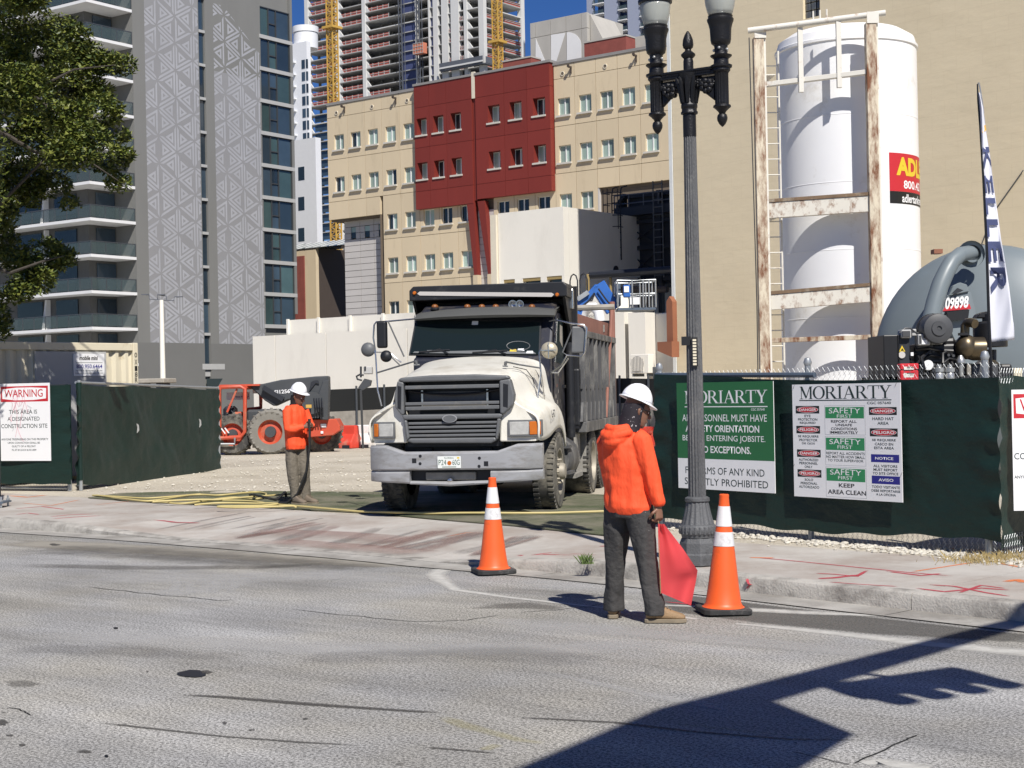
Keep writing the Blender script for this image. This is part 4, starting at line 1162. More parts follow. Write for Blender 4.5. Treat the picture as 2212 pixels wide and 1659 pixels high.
# lower finished floors with dark glass, seen past the beige block
zg = cl.at(680, 250)[1]
for fi, z in enumerate(zfl):
    if zlo < z < zg:
        mb = MB(); cbox(mb, cs[11] - 6, sLf - 3.5, .4, .6, z + .5, z + FH - .5); mb.build('window', 'window_blue', con)
# hoist cage and masts
for u in (876, 914):
    s_ = cl.at(u, 100)[0]
    mb = MB()
    for ds in (-.7, .7):
        for dd in (-2.4, -1.2): cbox(mb, s_ + ds - .1, s_ + ds + .1, dd - .1, dd + .1, 0, ztop)
    z = zlo
    while z < ztop - 2:
        mb.bar(cpt(s_ - .7, -2.4, z, 'L'), cpt(s_ + .7, -2.4, z + 1.5, 'L'), .12); mb.bar(cpt(s_ + .7, -2.4, z + 1.5, 'L'), cpt(s_ - .7, -2.4, z + 3, 'L'), .12); z += 3
    mb.build('hoist_mast', 'mast_dark', con)
hc = cl.at(923, 110); M('hoist_red', (0.50, 0.17, 0.10), 0.6, var=.2, vs=.5)
mb = MB(); cbox(mb, hc[0] - 2.1, hc[0] + 2.1, -4.6, -2.6, hc[1] - 1.6, hc[1] + 1.8); mb.build('hoist_cage', 'hoist_red', con)
mb = MB()
for i in range(5): cbox(mb, hc[0] - 2.15 + i * 1.05, hc[0] - 2.05 + i * 1.05, -4.7, -4.61, hc[1] - 1.6, hc[1] + 1.8)
for i in range(4): cbox(mb, hc[0] - 2.15, hc[0] + 2.15, -4.72, -4.62, hc[1] - 1.6 + i * 1.1, hc[1] - 1.45 + i * 1.1)
mb.build('hoist_bars', 'slab_grey', con)
# hanging work platform around the corner
wpz = cl.at(1000, 147)[1]
mb = MB(); cbox(mb, -1.6, cs[3] + 1, -2.2, -.5, wpz - .3, wpz); cbox(mb, -1.6, cs[3] + 1, -2.3, -2.2, wpz + .01, wpz + 2.2); cbox(mb, -1.5, 8, -2.2, -.5, wpz - .3, wpz, 'R'); cbox(mb, -1.5, 8, -2.3, -2.2, wpz + .01, wpz + 2.0, 'R'); mb.build('work_platform', 'mast_dark', con)
mb = MB(); cbox(mb, -1.8, cs[3] + 1, -2.5, -2.32, wpz + .3, wpz + .8); mb.build('platform_rail', 'shear_white', con)

# ---------------- yellow tower crane masts
def crane(u, w_px, label, Y, vcol, vb):
    q = P(u, 400, Y); t = thing('tower_crane', label, 'crane', (q.x, q.y, 0), -HA, 'yellow tower cranes on the building site')
    wd = w_px / FOC * Y / 1.40; h = wd / 2; zt = P(u, -60, Y).z
    mb = MB()
    for x in (-h, h):
        for y in (-h, h): mb.box(x - .17, x + .17, y - .17, y + .17, 0, zt)
    mb.build('mast_post', 'crane_yellow', t)
    mb = MB(); z = P(u, 540 if u < 800 else 200, Y).z; k_ = 0
    while z < zt - wd:
        for (x0, y0, x1, y1) in ((-h, -h, h, -h), (h, -h, h, h), (-h, h, h, h), (-h, -h, -h, h)):
            a, b = ((x0, y0), (x1, y1)) if k_ % 2 else ((x1, y1), (x0, y0))
            mb.bar((a[0], a[1], z), (b[0], b[1], z + wd * .62), .18); mb.bar((x0, y0, z), (x1, y1, z), .16)
        z += wd * .62; k_ += 1
    mb.build('mast_bracing', 'crane_yellow', t)
    zc = P(u, vcol, Y).z; mb = MB(); mb.box(-h - 1.0, h + 1.0, -h - 1.0, -h - .2, zc - .35, zc + .35); mb.box(-h - 1, h + 1, h + .2, h + 1, zc - .35, zc + .35); mb.box(-h - 1, -h - .2, -h - .2, h + .2, zc - .35, zc + .35); mb.box(h + .2, h + 1, -h - .2, h + .2, zc - .35, zc + .35); mb.build('tie_collar', 'crane_yellow', t)
crane(724, 23, 'yellow lattice crane mast on the left of the unfinished tower', 440, 60, 530)
crane(1081, 21, 'yellow lattice crane mast at the right end of the unfinished tower', 450, 91, 160)

# ---------------- concrete stair tower with painted letters, brick parapets, far blue tower
mo = P(1147, 140, 142); md = thing('concrete_penthouse', 'board-marked concrete roof tower with white letters MD', 'building', (mo.x, mo.y, 0), -HA)
mw = Wall((mo.x, mo.y), (math.cos(HA), -math.sin(HA)))
sx = lambda zx, zy: mw.at((1280 + zx * .28933) / 1.15732, zy * .28933 / 1.15732)
tl = sx(155, 200); tr = sx(640, 105); zt_ = (tl[1] + tr[1]) / 2; bx0, bx1 = tl[0], sx(650, 300)[0]
vj = [bx0, sx(200, 250)[0], sx(330, 230)[0], sx(465, 200)[0], sx(598, 170)[0], bx1]
hz = [zt_, sx(200, 325)[1], 20]
for i in range(5):
    for j in range(2):
        mb = MB(); mb.box(vj[i] + .02, vj[i + 1] - .02, 0, .4, hz[j + 1] + .02, hz[j] - .02); mb.build('concrete_panel', 'md_concrete', md)
mb = MB(); mb.box(bx0 + .05, bx1 - .05, .41, 6, 5, zt_ - .05); mb.build('core', 'md_concrete', md)
# sloping buttress to the right
q1 = sx(650, 105); q2 = sx(780, 370)
mb = MB(); mb.prism([(bx1 + .01, .5, zt_ - .1), (bx1 + .01, .5, q2[1] - 2), (q2[0], .5, q2[1] - 2), (q2[0], .5, q2[1])], (0, 4, 0)); mb.build('sloping_buttress', 'md_concrete', md)
q3 = sx(1000, 240); q4 = sx(760, 270)
mb = MB(); mb.box(q4[0], q3[0], 4.2, 8, q3[1] - 5, q3[1] + .2); mb.build('rear_wall', 'md_concrete', md)
mb = MB(); mb.prism([(q3[0], 3, q3[1]), (q3[0], 3, q2[1] - 2), (sx(890, 370)[0], 3, q2[1] - 2)], (0, 1.15, 0)); mb.build('sloping_buttress', 'md_concrete', md)
def md_letters():
    f = lambda x, y: (sx(x, y)[0], -.006, sx(x, y)[1])
    mb = MB()
    mb.prism([f(205, 330), f(205, 600), f(318, 600)], (0, -.02, 0)); mb.prism([f(338, 300), f(462, 285), f(365, 590), f(338, 590)], (0, -.02, 0))
    c = [f(475, 280)]
    for i in range(9):
        a = -math.pi / 2 + math.pi / 2 * i / 8
        c.append(f(490 + 110 * math.cos(a), 395 + 116 * math.sin(a)))
    c += [f(600, 560), f(475, 580)]; mb.prism(c, (0, -.02, 0)); mb.build('letters', 'md_white', md)
md_letters()
M('mortar', (0.30, 0.24, 0.21), 0.9)
for (ua, ub, vt, vb, lab) in ((1086, 1147, 133, 165, 'low red brick parapet left of the concrete letter tower'), (1262, 1352, 82, 130, 'stepped red brick parapet right of the concrete letter tower')):
    a = P(ua, vt + (8 if ua < 1200 else 18), 136); t = thing('brick_parapet', lab, 'parapet', (a.x, a.y, 0), -HA)
    pw = Wall((a.x, a.y), (math.cos(HA), -math.sin(HA))); L_ = pw.at(ub, vt)[0]
    mb = MB(); mb.box(0, L_, 0, 1.5, 15, a.z + .25); mb.build('brickwork', 'brick_red', t)
    mb = MB(); mb.box(-.05, L_ + .05, -.06, 1.5, a.z + .252, a.z + .38); mb.build('coping', 'md_concrete', t)
fb = P(1275, 100, 430); blu = thing('blue_glass_tower', 'far grey and blue high-rise with stacked balconies behind the roof line', 'building', (fb.x, fb.y, 0), -HA)
bw2 = Wall((fb.x, fb.y), (math.cos(HA), -math.sin(HA))); rr = lambda u: bw2.at(u, 60)[0]
M('far_blue', (0.30, 0.33, 0.42), 0.7, var=0.05); M('far_navy', (0.035, 0.06, 0.16), 0.3, var=0.2, vs=.1, spec=.8)
mb = MB(); mb.box(rr(1269), rr(1282), -.2, 1, 40, 190); mb.box(rr(1307), rr(1336), -.2, 1, 40, 190); mb.box(rr(1357), rr(1383), -.2, 1, 40, 190); mb.build('wall', 'far_blue', blu)
mb = MB(); mb.box(rr(1282), rr(1470), 2.5, 20, 0, 189); mb.build('glazed_core', 'far_navy', blu)
mb = MB(); mb.box(rr(1412), rr(1418), -.2, 1, 40, 190); mb.box(rr(1418.3), rr(1470), -.1, 1, 40, 190); mb.build('navy_wall', 'far_navy', blu)
zz = bw2.at(1285, 32)[1]
for k_ in range(-22, 20):
    z = zz + k_ * 2.95
    if z < 60 or z > 180: continue
    for (a, b) in ((1283, 1306), (1337, 1356), (1384, 1411)):
        mb = MB(); mb.box(rr(a), rr(b), -.6, 2.4, z - .25, z); mb.build('balcony', 'slab_white', blu)
        mb = MB(); mb.box(rr(a), rr(b), -.5, -.4, z + .01, z + 1.0); mb.build('glass_panel', 'rail_glass', blu)
# ================================================================== fences, signs, street furniture, tanks
M('screen_green', (0.0095, 0.026, 0.021), 0.5, var=0.3, vs=1.5, bump=0.6, bs=7, spec=0.28, dirt=((0.022, 0.040, 0.031), 0.08, 0.9), stretch=(.7, 1, 1.6))
M('galv', (0.40, 0.42, 0.43), 0.45, 0.6, var=0.12, vs=8)
M('rail_blue', (0.10, 0.13, 0.17), 0.5, 0.3, var=0.2, vs=6)
M('sign_white', (0.80, 0.80, 0.80), 0.45, var=0.02)
M('sign_green', (0.020, 0.135, 0.045), 0.5, var=0.04)
M('print_green', (0.03, 0.24, 0.09), 0.5, var=0.02)
M('print_dark', (0.012, 0.03, 0.026), 0.5, var=0.02)
M('print_black', (0.008, 0.008, 0.008), 0.5, var=0)
M('print_red', (0.50, 0.02, 0.03), 0.5, var=0.02)
M('print_blue', (0.02, 0.02, 0.22), 0.5, var=0.02)
M('print_white', (0.82, 0.82, 0.82), 0.5, var=0)
M('scrawl', (0.62, 0.16, 0.24), 0.6, var=0)
M('scrawl_grey', (0.45, 0.45, 0.47), 0.6, var=0)

def fit(body, x0, x1, y0, y1, frame, mat, parent, lift=0.003, shear=0.0, bold=0.0, name='lettering', bend=None):
    """text scaled into the rectangle x0..x1, y0..y1 (metres on the sign, y up from its lower left corner)"""
    o_, r, u = frame
    t = text(body, 1.0, (0, 0, 0), (1, 0, 0), (0, 1, 0), mat, None, name, 'LEFT', None, 0.0, bold, shear)
    if t is None: return
    me = t.data
    xs = [v.co.x for v in me.vertices]; ys = [v.co.y for v in me.vertices]
    ax, bx_, ay, by = min(xs), max(xs), min(ys), max(ys); n = r.cross(u)
    for v in me.vertices:
        fx = (v.co.x - ax) / (bx_ - ax); fy = (v.co.y - ay) / (by - ay)
        x = x0 + fx * (x1 - x0); y = y0 + fy * (y1 - y0)
        if bend: y += bend * (4 * fx * (1 - fx) - .5) * fy
        v.co = o_ + r * x + u * y + n * (lift * .3)
    t.parent = parent
    return t
def plate(x0, x1, y0, y1, frame, mat, parent, lift=0.001, name='printed_panel', oval=False, th=.0008):
    o_, r, u = frame; n = r.cross(u); mb = MB()
    if oval: pts = [((x0 + x1) / 2 + (x1 - x0) / 2 * math.cos(2 * math.pi * i / 32), (y0 + y1) / 2 + (y1 - y0) / 2 * math.sin(2 * math.pi * i / 32)) for i in range(32)]
    else: pts = [(x0, y0), (x1, y0), (x1, y1), (x0, y1)]
    mb.prism([o_ + r * a + u * b + n * (lift * .3) for a, b in pts], n * (th * .25))
    return mb.build(name, mat, parent)
def polyplate(polys, frame, mat, parent, lift, name='lettering'):
    o_, r, u = frame; n = r.cross(u); mb = MB()
    for i, pl in enumerate(polys):
        mb._a([o_ + r * a + u * b + n * (lift * .3 + (i % 5) * .00005) for a, b in pl], [tuple(range(len(pl)))])
    return mb.build(name, mat, parent, fix=False)
def ring_polys(cx, cy, rx, ry, ix, iy, n=24, a0=0, a1=2 * math.pi):
    out = []
    for i in range(n):
        a, b = a0 + (a1 - a0) * i / n, a0 + (a1 - a0) * (i + 1) / n
        out.append([(cx + rx * math.cos(a), cy + ry * math.sin(a)), (cx + rx * math.cos(b), cy + ry * math.sin(b)), (cx + ix * math.cos(b), cy + iy * math.sin(b)), (cx + ix * math.cos(a), cy + iy * math.sin(a))])
    return out
def serif_glyph(ch):
    q = lambda x0, y0, x1, y1: [(x0, y0), (x1, y0), (x1, y1), (x0, y1)]
    if ch == 'M': return 1.02, [q(.12, .03, .165, .97), q(.80, .03, .93, .97), [(.05, 1), (.22, 1), (.56, .13), (.47, .05)], [(.47, .05), (.53, .05), (.84, 1), (.78, 1)], q(.03, 0, .26, .035), q(.71, 0, 1.0, .035), q(.02, .965, .22, 1), q(.79, .965, 1.0, 1)]
    if ch == 'O': return .96, ring_polys(.48, .5, .46, .515, .30, .47, 36)
    if ch == 'R': return .90, [q(.10, .03, .24, .97), q(.02, 0, .33, .035), q(.02, .965, .34, 1), [(.36, .50), (.50, .50), (.86, .035), (.66, .035)], q(.66, 0, .92, .035), q(.24, .485, .40, .52), q(.24, .965, .40, 1)] + ring_polys(.38, .742, .32, .258, .17, .225, 16, -math.pi / 2, math.pi / 2)
    if ch == 'I': return .46, [q(.16, .03, .30, .97), q(.05, 0, .41, .035), q(.05, .965, .41, 1)]
    if ch == 'A': return .92, [[(.10, .03), (.16, .03), (.47, .93), (.43, 1)], [(.42, 1), (.50, 1), (.86, .03), (.68, .03), (.415, .86)], q(.26, .32, .66, .36), q(.0, 0, .27, .035), q(.60, 0, .93, .035)]
    if ch == 'T': return .82, [q(.34, .03, .48, .97), q(.22, 0, .60, .035), q(.02, .955, .80, 1), [(.02, .955), (.06, .955), (.03, .72), (.005, .72)], [(.80, .955), (.76, .955), (.79, .72), (.815, .72)]]
    if ch == 'Y': return .86, [[(.08, .965), (.26, .965), (.50, .46), (.36, .46)], [(.70, .965), (.765, .965), (.50, .44), (.46, .50)], q(.36, .03, .50, .48), q(.24, 0, .62, .035), q(0, .965, .33, 1), q(.60, .965, .88, 1)]
def serif(word, x0, x1, y0, y1, frame, mat, parent, lift=.003):
    tot = 0; items = []
    for ch in word:
        w_, pl = serif_glyph(ch); items.append((tot, pl)); tot += w_ * .98
    k = (x1 - x0) / tot; out = []
    for off, pl in items:
        for p_ in pl: out.append([(x0 + (off + a) * k, y0 + b * (y1 - y0)) for a, b in p_])
    polyplate(out, frame, mat, parent, lift, 'heading_lettering')

def screen(name, a, b, zb, zt, parent, side, mat='screen_green', nx=46, nz=20, sag=.05, amp=.03, seed=0, hem=None):
    """fabric sheet between plan points a and b; wrinkled; bottom edge sags"""
    a = Vector(a); b = Vector(b); d = b - a; L_ = d.length; d.normalize(); n = Vector((d.y, -d.x)) * side
    V = []; F = []
    for i in range(nx + 1):
        for j in range(nz + 1):
            s = L_ * i / nx; t = j / nz
            z0 = zb(s / L_) if callable(zb) else zb
            z1 = zt(s / L_) if callable(zt) else zt
            z = z0 + (z1 - z0) * t
            w_ = noise.noise(Vector((s * 1.1 + seed, z * 1.4, 1.3))) * amp + noise.noise(Vector((s * 4 + z * 3 + seed, z * 2.2 - s * 2, 7))) * amp * .35
            w_ += amp * .8 * math.exp(-((min(s, L_ - s)) / .18) ** 2) * math.sin(z * 22 + seed) * .6
            edge = min(1, 4 * min(t, 1 - t) + .15)
            p = a + d * s + n * (.035 + w_ * edge)
            V.append((p.x, p.y, z + .012 * math.sin(s * 9) * (1 - t)))
    for i in range(nx):
        for j in range(nz):
            k = i * (nz + 1) + j; F.append((k, k + 1, k + nz + 2, k + nz + 1))
    mb = MB(); mb._a(V, F); return mb.build(name, mat, parent, True, fix=False, ang=180)
def chain(parent, a, b, z0, z1, cell=.062, r=.0022, spike=True):
    a = Vector(a); b = Vector(b); d = (b - a); L_ = d.length; d.normalize(); mb = MB()
    n = int(L_ / cell); h = z1 - z0; off = h / 1.05
    for sgn in (1, -1):
        for i in range(-1, n + 1):
            s0 = i * cell; s1 = s0 + sgn * off if False else s0
            pts = []
            k = max(1, int(h / (cell * .55)))
            for j in range(k + 1):
                s = s0 + (cell / 2 if (j % 2) == (0 if sgn > 0 else 1) else 0)
                s = min(max(s, 0), L_)
                p = a + d * s; pts.append((p.x, p.y, z0 + h * j / k))
            mb.tube(pts, r, 3, cap=False)
    o = mb.build('chain_link', 'galv', parent, fix=False)
    o['kind'] = 'stuff'; return o

# ---- right-hand fence along the pavement
FA, FB, FC = (1.66, 17.57), (4.43, 13.85), (5.15, 14.75)
fen = thing('site_fence', 'chain link fence with dark green windscreen beside the lamp post, carrying two big site signs', 'fence', (FA[0], FA[1], .15))
def loc(p): return (p[0] - FA[0], p[1] - FA[1])
la, lb_, lc = (0, 0), loc(FB), loc(FC)
FW = Wall(FA, (FB[0] - FA[0], FB[1] - FA[1]))
def ztop(f): return 1.755 - .12 * f - .045 * math.sin(math.pi * f) * (1 if f > .3 else .6)
def zbot(f): return .09 + .022 * math.sin(f * 9) + .05 * f
screen('windscreen', la, lb_, zbot, ztop, fen, 1, nx=120, nz=40, amp=.042, seed=3)
screen('windscreen', (lb_[0] - .05, lb_[1] + .02), lc, .08, lambda f: 1.63 + .02 * math.sin(6 * f), fen, 1, nx=20, nz=20, amp=.04, seed=9)
chain(fen, la, lb_, 0.01, .26); chain(fen, la, lb_, 1.60, 1.775, .068, .0018)
chain(fen, lb_, lc, 0.02, .2); chain(fen, lb_, lc, 1.58, 1.72, .068, .0018)
mb = MB(); mb.tube([(la[0], la[1], 1.745), (lb_[0] * .52, lb_[1] * .52, 1.70)], .027, 8); mb.build('top_rail', 'rail_blue', fen, True)
for k_, (x, y) in enumerate((la, (lb_[0] * .49, lb_[1] * .49), lb_)):
    nrm = Vector((.80, .60)) * .05 + (Vector((-.12, .16)) if k_ == 2 else Vector((0, 0)))
    mb = MB(); mb.tube([(x + nrm.x, y + nrm.y, 0), (x + nrm.x, y + nrm.y, 1.80)], .032, 8); mb.lathe([(.034, 1.80), (.045, 1.83), (.03, 1.875), (.005, 1.885)], 10, c=(x + nrm.x, y + nrm.y, 0)); mb.build('post', 'galv', fen, True)

def mk_sign(name, label, TL, TR, BL, wall, lift=.108, cat='sign'):
    s0, z0 = wall.at(*TL); s1, z1 = wall.at(*TR); sb, zb_ = wall.at(*BL)
    d = wall.d; n = wall.n
    if n.dot(Vector((0, -1))) < 0: n = -n
    base = wall.o + d * s0 + n * lift
    # straighten: the plate spans s0..s1 and from zb_ to z0
    zt_ = (z0 + z1) / 2
    t = thing(name, label, cat, (base.x, base.y, zb_), math.atan2(d.y, d.x))
    W_, H_ = s1 - s0, zt_ - zb_
    fr = (Vector((0, -.004, 0)), Vector((1, 0, 0)), Vector((0, 0, 1)))
    mb = MB(); mb.box(0, W_, -.004, .004, 0, H_)
    return t, W_, H_, fr, mb
# green sign
gs, W_, H_, fr, mb = mk_sign('site_sign', 'green and white MORIARTY safety orientation sign on the fence behind the lamp post', (1477, 824), (1686, 826), (1474, 1052), FW)
mb.build('panel', 'sign_white', gs)
X = lambda u: (u - 1477) / (1686 - 1477) * W_
Yv = lambda v: (1056 - v) / (1056 - 825) * H_
plate(0, W_, Yv(990), H_, fr, 'sign_green', gs)
serif('MORIARTY', X(1495), X(1673), Yv(870), Yv(843), fr, 'print_white', gs)
plate(X(1495), X(1674), Yv(878.5), Yv(876.5), fr, 'print_white', gs, .002, 'rule')
fit('CGC 057640', X(1640), X(1668), Yv(886), Yv(881), fr, 'print_white', gs)
for body, x0, x1, v1, v0, m_, bo in (('ALL PERSONNEL MUST HAVE', 1489, 1672, 909, 894, 'print_white', 0), ('A SAFETY ORIENTATION', 1496, 1656, 932, 917, 'print_white', .018), ('BEFORE ENTERING JOBSITE.', 1489, 1668, 955, 939, 'print_white', 0), ('NO EXCEPTIONS.', 1524, 1638, 977, 962, 'print_white', .018),
                             ('FIREARMS OF ANY KIND', 1494, 1665, 1023, 1008, 'print_dark', 0), ('STRICTLY PROHIBITED', 1492, 1672, 1047, 1032, 'print_dark', 0)):
    fit(body, X(x0), X(x1), Yv(v1), Yv(v0), fr, m_, gs, .0032, bold=bo)
# big white safety board
ws_, W_, H_, fr, mb = mk_sign('safety_board', 'white MORIARTY board with many danger, safety first and notice panels on the green fence', (1727, 828), (1961, 829), (1727, 1070), FW)
mb.build('panel', 'sign_white', ws_)
X = lambda x: (x - 195) / (1603 - 195) * W_
Yv = lambda y: (1565 - y) / (1565 - 100) * H_
serif('MORIARTY', X(298), X(1490), Yv(290), Yv(128), fr, 'print_dark', ws_)
plate(X(292), X(1492), Yv(315), Yv(303), fr, 'print_dark', ws_, .002, 'rule')
fit('CGC 057640', X(1188), X(1486), Yv(362), Yv(330), fr, 'print_dark', ws_, bold=.01)
def badge(x0, x1, y0, y1, word, kind):
    if kind == 'd':
        plate(X(x0), X(x1), Yv(y1), Yv(y0), fr, 'print_black', ws_, .001, 'danger_header')
        plate(X(x0 + 14), X(x1 - 14), Yv(y1 - 10), Yv(y0 + 10), fr, 'print_white', ws_, .002, 'oval_rim', True)
        plate(X(x0 + 20), X(x1 - 20), Yv(y1 - 14), Yv(y0 + 14), fr, 'print_red', ws_, .003, 'oval', True)
        fit(word, X(x0 + 46), X(x1 - 40), Yv(y1 - 32), Yv(y0 + 32), fr, 'print_white', ws_, .0045, bold=.02)
    else:
        plate(X(x0), X(x1), Yv(y1), Yv(y0), fr, 'print_blue', ws_, .001, 'notice_header')
        fit(word, X(x0 + (52 if len(word) > 5 else 84)), X(x1 - (72 if len(word) > 5 else 80)), Yv(y1 - 32), Yv(y0 + 32), fr, 'print_white', ws_, .003, bold=.02)
def lines(ls, cx, hs, m_='print_dark', bo=.012):
    for (body, hw, y0, y1) in ls: fit(body, X(cx - hw), X(cx + hw), Yv(y1), Yv(y0), fr, m_, ws_, .003, bold=bo)
badge(240, 562, 380, 478, 'DANGER', 'd'); lines([('EYE', 42, 494, 526), ('PROTECTION', 132, 540, 572), ('REQUIRED', 108, 586, 618)], 402, 0)
badge(244, 568, 640, 738, 'PELIGRO', 'd'); lines([('SE REQUIERE', 140, 762, 794), ('PROTECTOR', 124, 808, 840), ('DE OJOS', 88, 855, 887)], 406, 0)
badge(246, 570, 948, 1046, 'DANGER', 'd'); lines([('AUTHORIZED', 134, 1064, 1096), ('PERSONNEL', 126, 1110, 1142), ('ONLY', 54, 1156, 1188)], 402, 0)
badge(248, 574, 1208, 1306, 'PELIGRO', 'd'); lines([('SOLO', 58, 1324, 1356), ('PERSONAL', 114, 1371, 1403), ('AUTORIZADO', 138, 1418, 1450)], 403, 0)
badge(1210, 1554, 398, 496, 'DANGER', 'd'); lines([('HARD HAT', 132, 524, 560), ('AREA', 70, 580, 616)], 1383, 0)
badge(1216, 1560, 662, 762, 'PELIGRO', 'd'); lines([('SE REQUIERE', 146, 792, 824), ('CASCO EN', 114, 840, 872), ('ESTA AREA', 122, 888, 920)], 1389, 0)
badge(1224, 1572, 984, 1082, 'NOTICE', 'n'); lines([('ALL VISITORS', 148, 1112, 1144), ('MUST REPORT', 148, 1158, 1190), ('TO SITE OFFICE', 158, 1204, 1236)], 1400, 0)
badge(1228, 1576, 1250, 1350, 'AVISO', 'n'); lines([('TODO VISITANTE', 174, 1372, 1404), ('DEBE REPORTARSE', 178, 1420, 1450), ('A LA OFICINA', 122, 1466, 1496)], 1401, 0)
for (y0, y1, yb) in ((395, 540, 750), (788, 945, 1140), (1178, 1340, 1545)):
    plate(X(632), X(1160), Yv(yb), Yv(y0 - 18), fr, 'galv', ws_, .0004, 'panel_outline', th=.0003)
    plate(X(636), X(1156), Yv(yb - 4), Yv(y0 - 14), fr, 'sign_white', ws_, .0009, 'printed_panel', th=.0003)
    plate(X(642), X(1146), Yv(y1), Yv(y0), fr, 'print_green', ws_, .0014, 'safety_header', th=.0004)
    fit('SAFETY', X(690), X(1098), Yv(y0 + 82), Yv(y0 + 14), fr, 'print_white', ws_, .0032, bend=.012)
    fit('FIRST', X(796), X(988), Yv(y0 + 138), Yv(y0 + 96), fr, 'print_white', ws_, .0032)
lines([('REPORT ALL', 168, 562, 596), ('UNSAFE', 108, 608, 640), ('CONDITIONS', 170, 656, 690), ('IMMEDIATELY', 184, 702, 736)], 884, 0, 'print_black', .02)
lines([('REPORT ALL ACCIDENTS', 250, 968, 1002), ('NO MATTER HOW SMALL', 252, 1014, 1048), ('TO YOUR SUPERVISOR', 232, 1060, 1092)], 896, 0)
lines([('KEEP', 102, 1366, 1418), ('AREA CLEAN', 248, 1450, 1508)], 904, 0, 'print_black', .02)
for (x, y) in ((225, 130), (1555, 120), (205, 1165), (1600, 1220)):
    o_, r_, u_ = fr; mb = MB(); p_ = o_ + r_ * X(x) + u_ * Yv(y); mb.tube([p_ + Vector((-.012, -.004, -.02)), p_ + Vector((.008, -.006, .02))], .002, 4); mb.build('tie', 'rail_metal', ws_)

# WARNING signs
def warning(t, W_, H_, fr, x0=0.0):
    X = lambda x: x0 + (x - 28) / (612 - 28) * W_
    Yv = lambda y: (975 - y) / (975 - 80) * H_
    plate(X(40), X(592), Yv(292), Yv(112), fr, 'print_red', t, .001)
    polyplate([[(X(58), Yv(255)), (X(200), Yv(274)), (X(420), Yv(274)), (X(568), Yv(258)), (X(572), Yv(140)), (X(400), Yv(128)), (X(220), Yv(128)), (X(55), Yv(145))]], fr, 'print_white', t, .0025, 'printed_panel')
    fit('WARNING', X(82), X(532), Yv(240), Yv(150), fr, 'print_red', t, .0035, bold=.01)
    for body, a, b, y0, y1 in (('THIS AREA IS', 133, 462, 385, 432), ('A DESIGNATED', 114, 490, 466, 512), ('CONSTRUCTION SITE', 38, 578, 548, 596)):
        fit(body, X(a), X(b), Yv(y1), Yv(y0), fr, 'print_dark', t, .003, bold=.006)
    for body, a, b, y0, y1 in (('ANYONE TRESPASSING ON THIS PROPERTY', 36, 586, 714, 738), ('UPON CONVICTION SHALL BE', 112, 488, 756, 778), ('GUILTY OF A FELONY', 160, 440, 796, 818), ('FL.ST.812.014 & 81.009', 160, 444, 838, 860)):
        fit(body, X(a), X(b), Yv(y1), Yv(y0), fr, 'print_dark', t, .003, bold=.014)
    return X, Yv
LFA, LFB = (-9.35, 27.15), (-7.72, 26.5)
LW = Wall(LFA, (LFB[0] - LFA[0], LFB[1] - LFA[1]))
wsn, W_, H_, fr, mb = mk_sign('warning_sign', 'white and red WARNING sign scrawled with pink pen on the left fence', (7, 830), (114.5, 826), (4, 995), LW, .09)
mb.build('panel', 'sign_white', wsn)
X, Yv = warning(wsn, W_, H_, fr)
def scrawl(pts, m_, k_):
    o_, r_, u_ = fr; mb = MB(); mb.tube([o_ + r_ * X(a) + u_ * Yv(b) + Vector((0, -.0048 - .0004 * k_, 0)) for a, b in pts], .0022, 4); mb.build('scrawl', m_, wsn)
scr = [[(200, 150), (180, 220), (215, 300), (190, 390), (170, 300), (200, 200), (235, 170), (220, 260), (240, 330)], [(318, 100), (330, 170), (320, 270), (340, 350), (352, 420)], [(300, 230), (285, 320), (250, 350), (270, 280), (300, 300)], [(205, 300), (230, 420), (225, 560), (245, 640), (270, 700), (300, 750)], [(230, 590), (215, 660), (205, 700)], [(250, 140), (240, 250), (215, 330), (180, 420)], [(325, 280), (290, 400), (270, 520), (260, 600)], [(170, 440), (140, 480), (165, 520), (160, 460)]]
for k_, s_ in enumerate(scr): scrawl(s_, 'scrawl', k_)
for k_, s_ in enumerate([[(180, 310), (160, 400), (150, 520), (190, 600), (170, 630)], [(350, 330), (400, 360), (370, 420), (400, 470)], [(250, 380), (300, 370), (310, 440), (270, 470)]]): scrawl(s_, 'scrawl_grey', k_ + 9)
# the sign around the right-hand corner
RW = Wall(FB, (FC[0] - FB[0], FC[1] - FB[1]))
wr_t = thing('warning_sign', 'white and red WARNING sign cut by the right edge of view, on the fence corner', 'sign', (FB[0] + .11, FB[1] + .05, .57), RW.rz + R(-52))
mb = MB(); mb.box(0, .78, -.004, .004, 0, 1.10); mb.build('panel', 'sign_white', wr_t)
warning(wr_t, .78, 1.10, (Vector((0, -.004, 0)), Vector((1, 0, 0)), Vector((0, 0, 1))))

# ---- left fence and swung-open gate
lf = thing('site_fence', 'short green screened fence panel with a warning sign left of the open gate', 'fence', (LFB[0], LFB[1], .15), LW.rz)
L_ = 1.756
screen('windscreen', (-L_, 0), (.10, -.03), .13, 1.84, lf, 1, nx=30, nz=26, amp=.03, seed=21)
chain(lf, (-L_, 0), (0, 0), .02, .22)
mb = MB(); mb.tube([(-L_, .03, .05), (-.05, .03, .05)], .02, 6); mb.build('bottom_rail', 'galv', lf, True)
for x in (-.02, -L_):
    mb = MB(); mb.tube([(x, .05, 0), (x, .05, 1.84)], .04, 10); mb.build('post', 'galv', lf, True)
    mb = MB(); mb.tube([(x, .05, .2), (x, .05, .9), (x, .05, 1.85)], [.052, .047, .052], 10); mb.build('fabric_wrap', 'screen_green', lf, True)
mb = MB(); mb.tube([(-L_, .04, 1.84), (-.02, .04, 1.84)], .022, 6); mb.build('top_rail', 'steel_dark', lf, True)
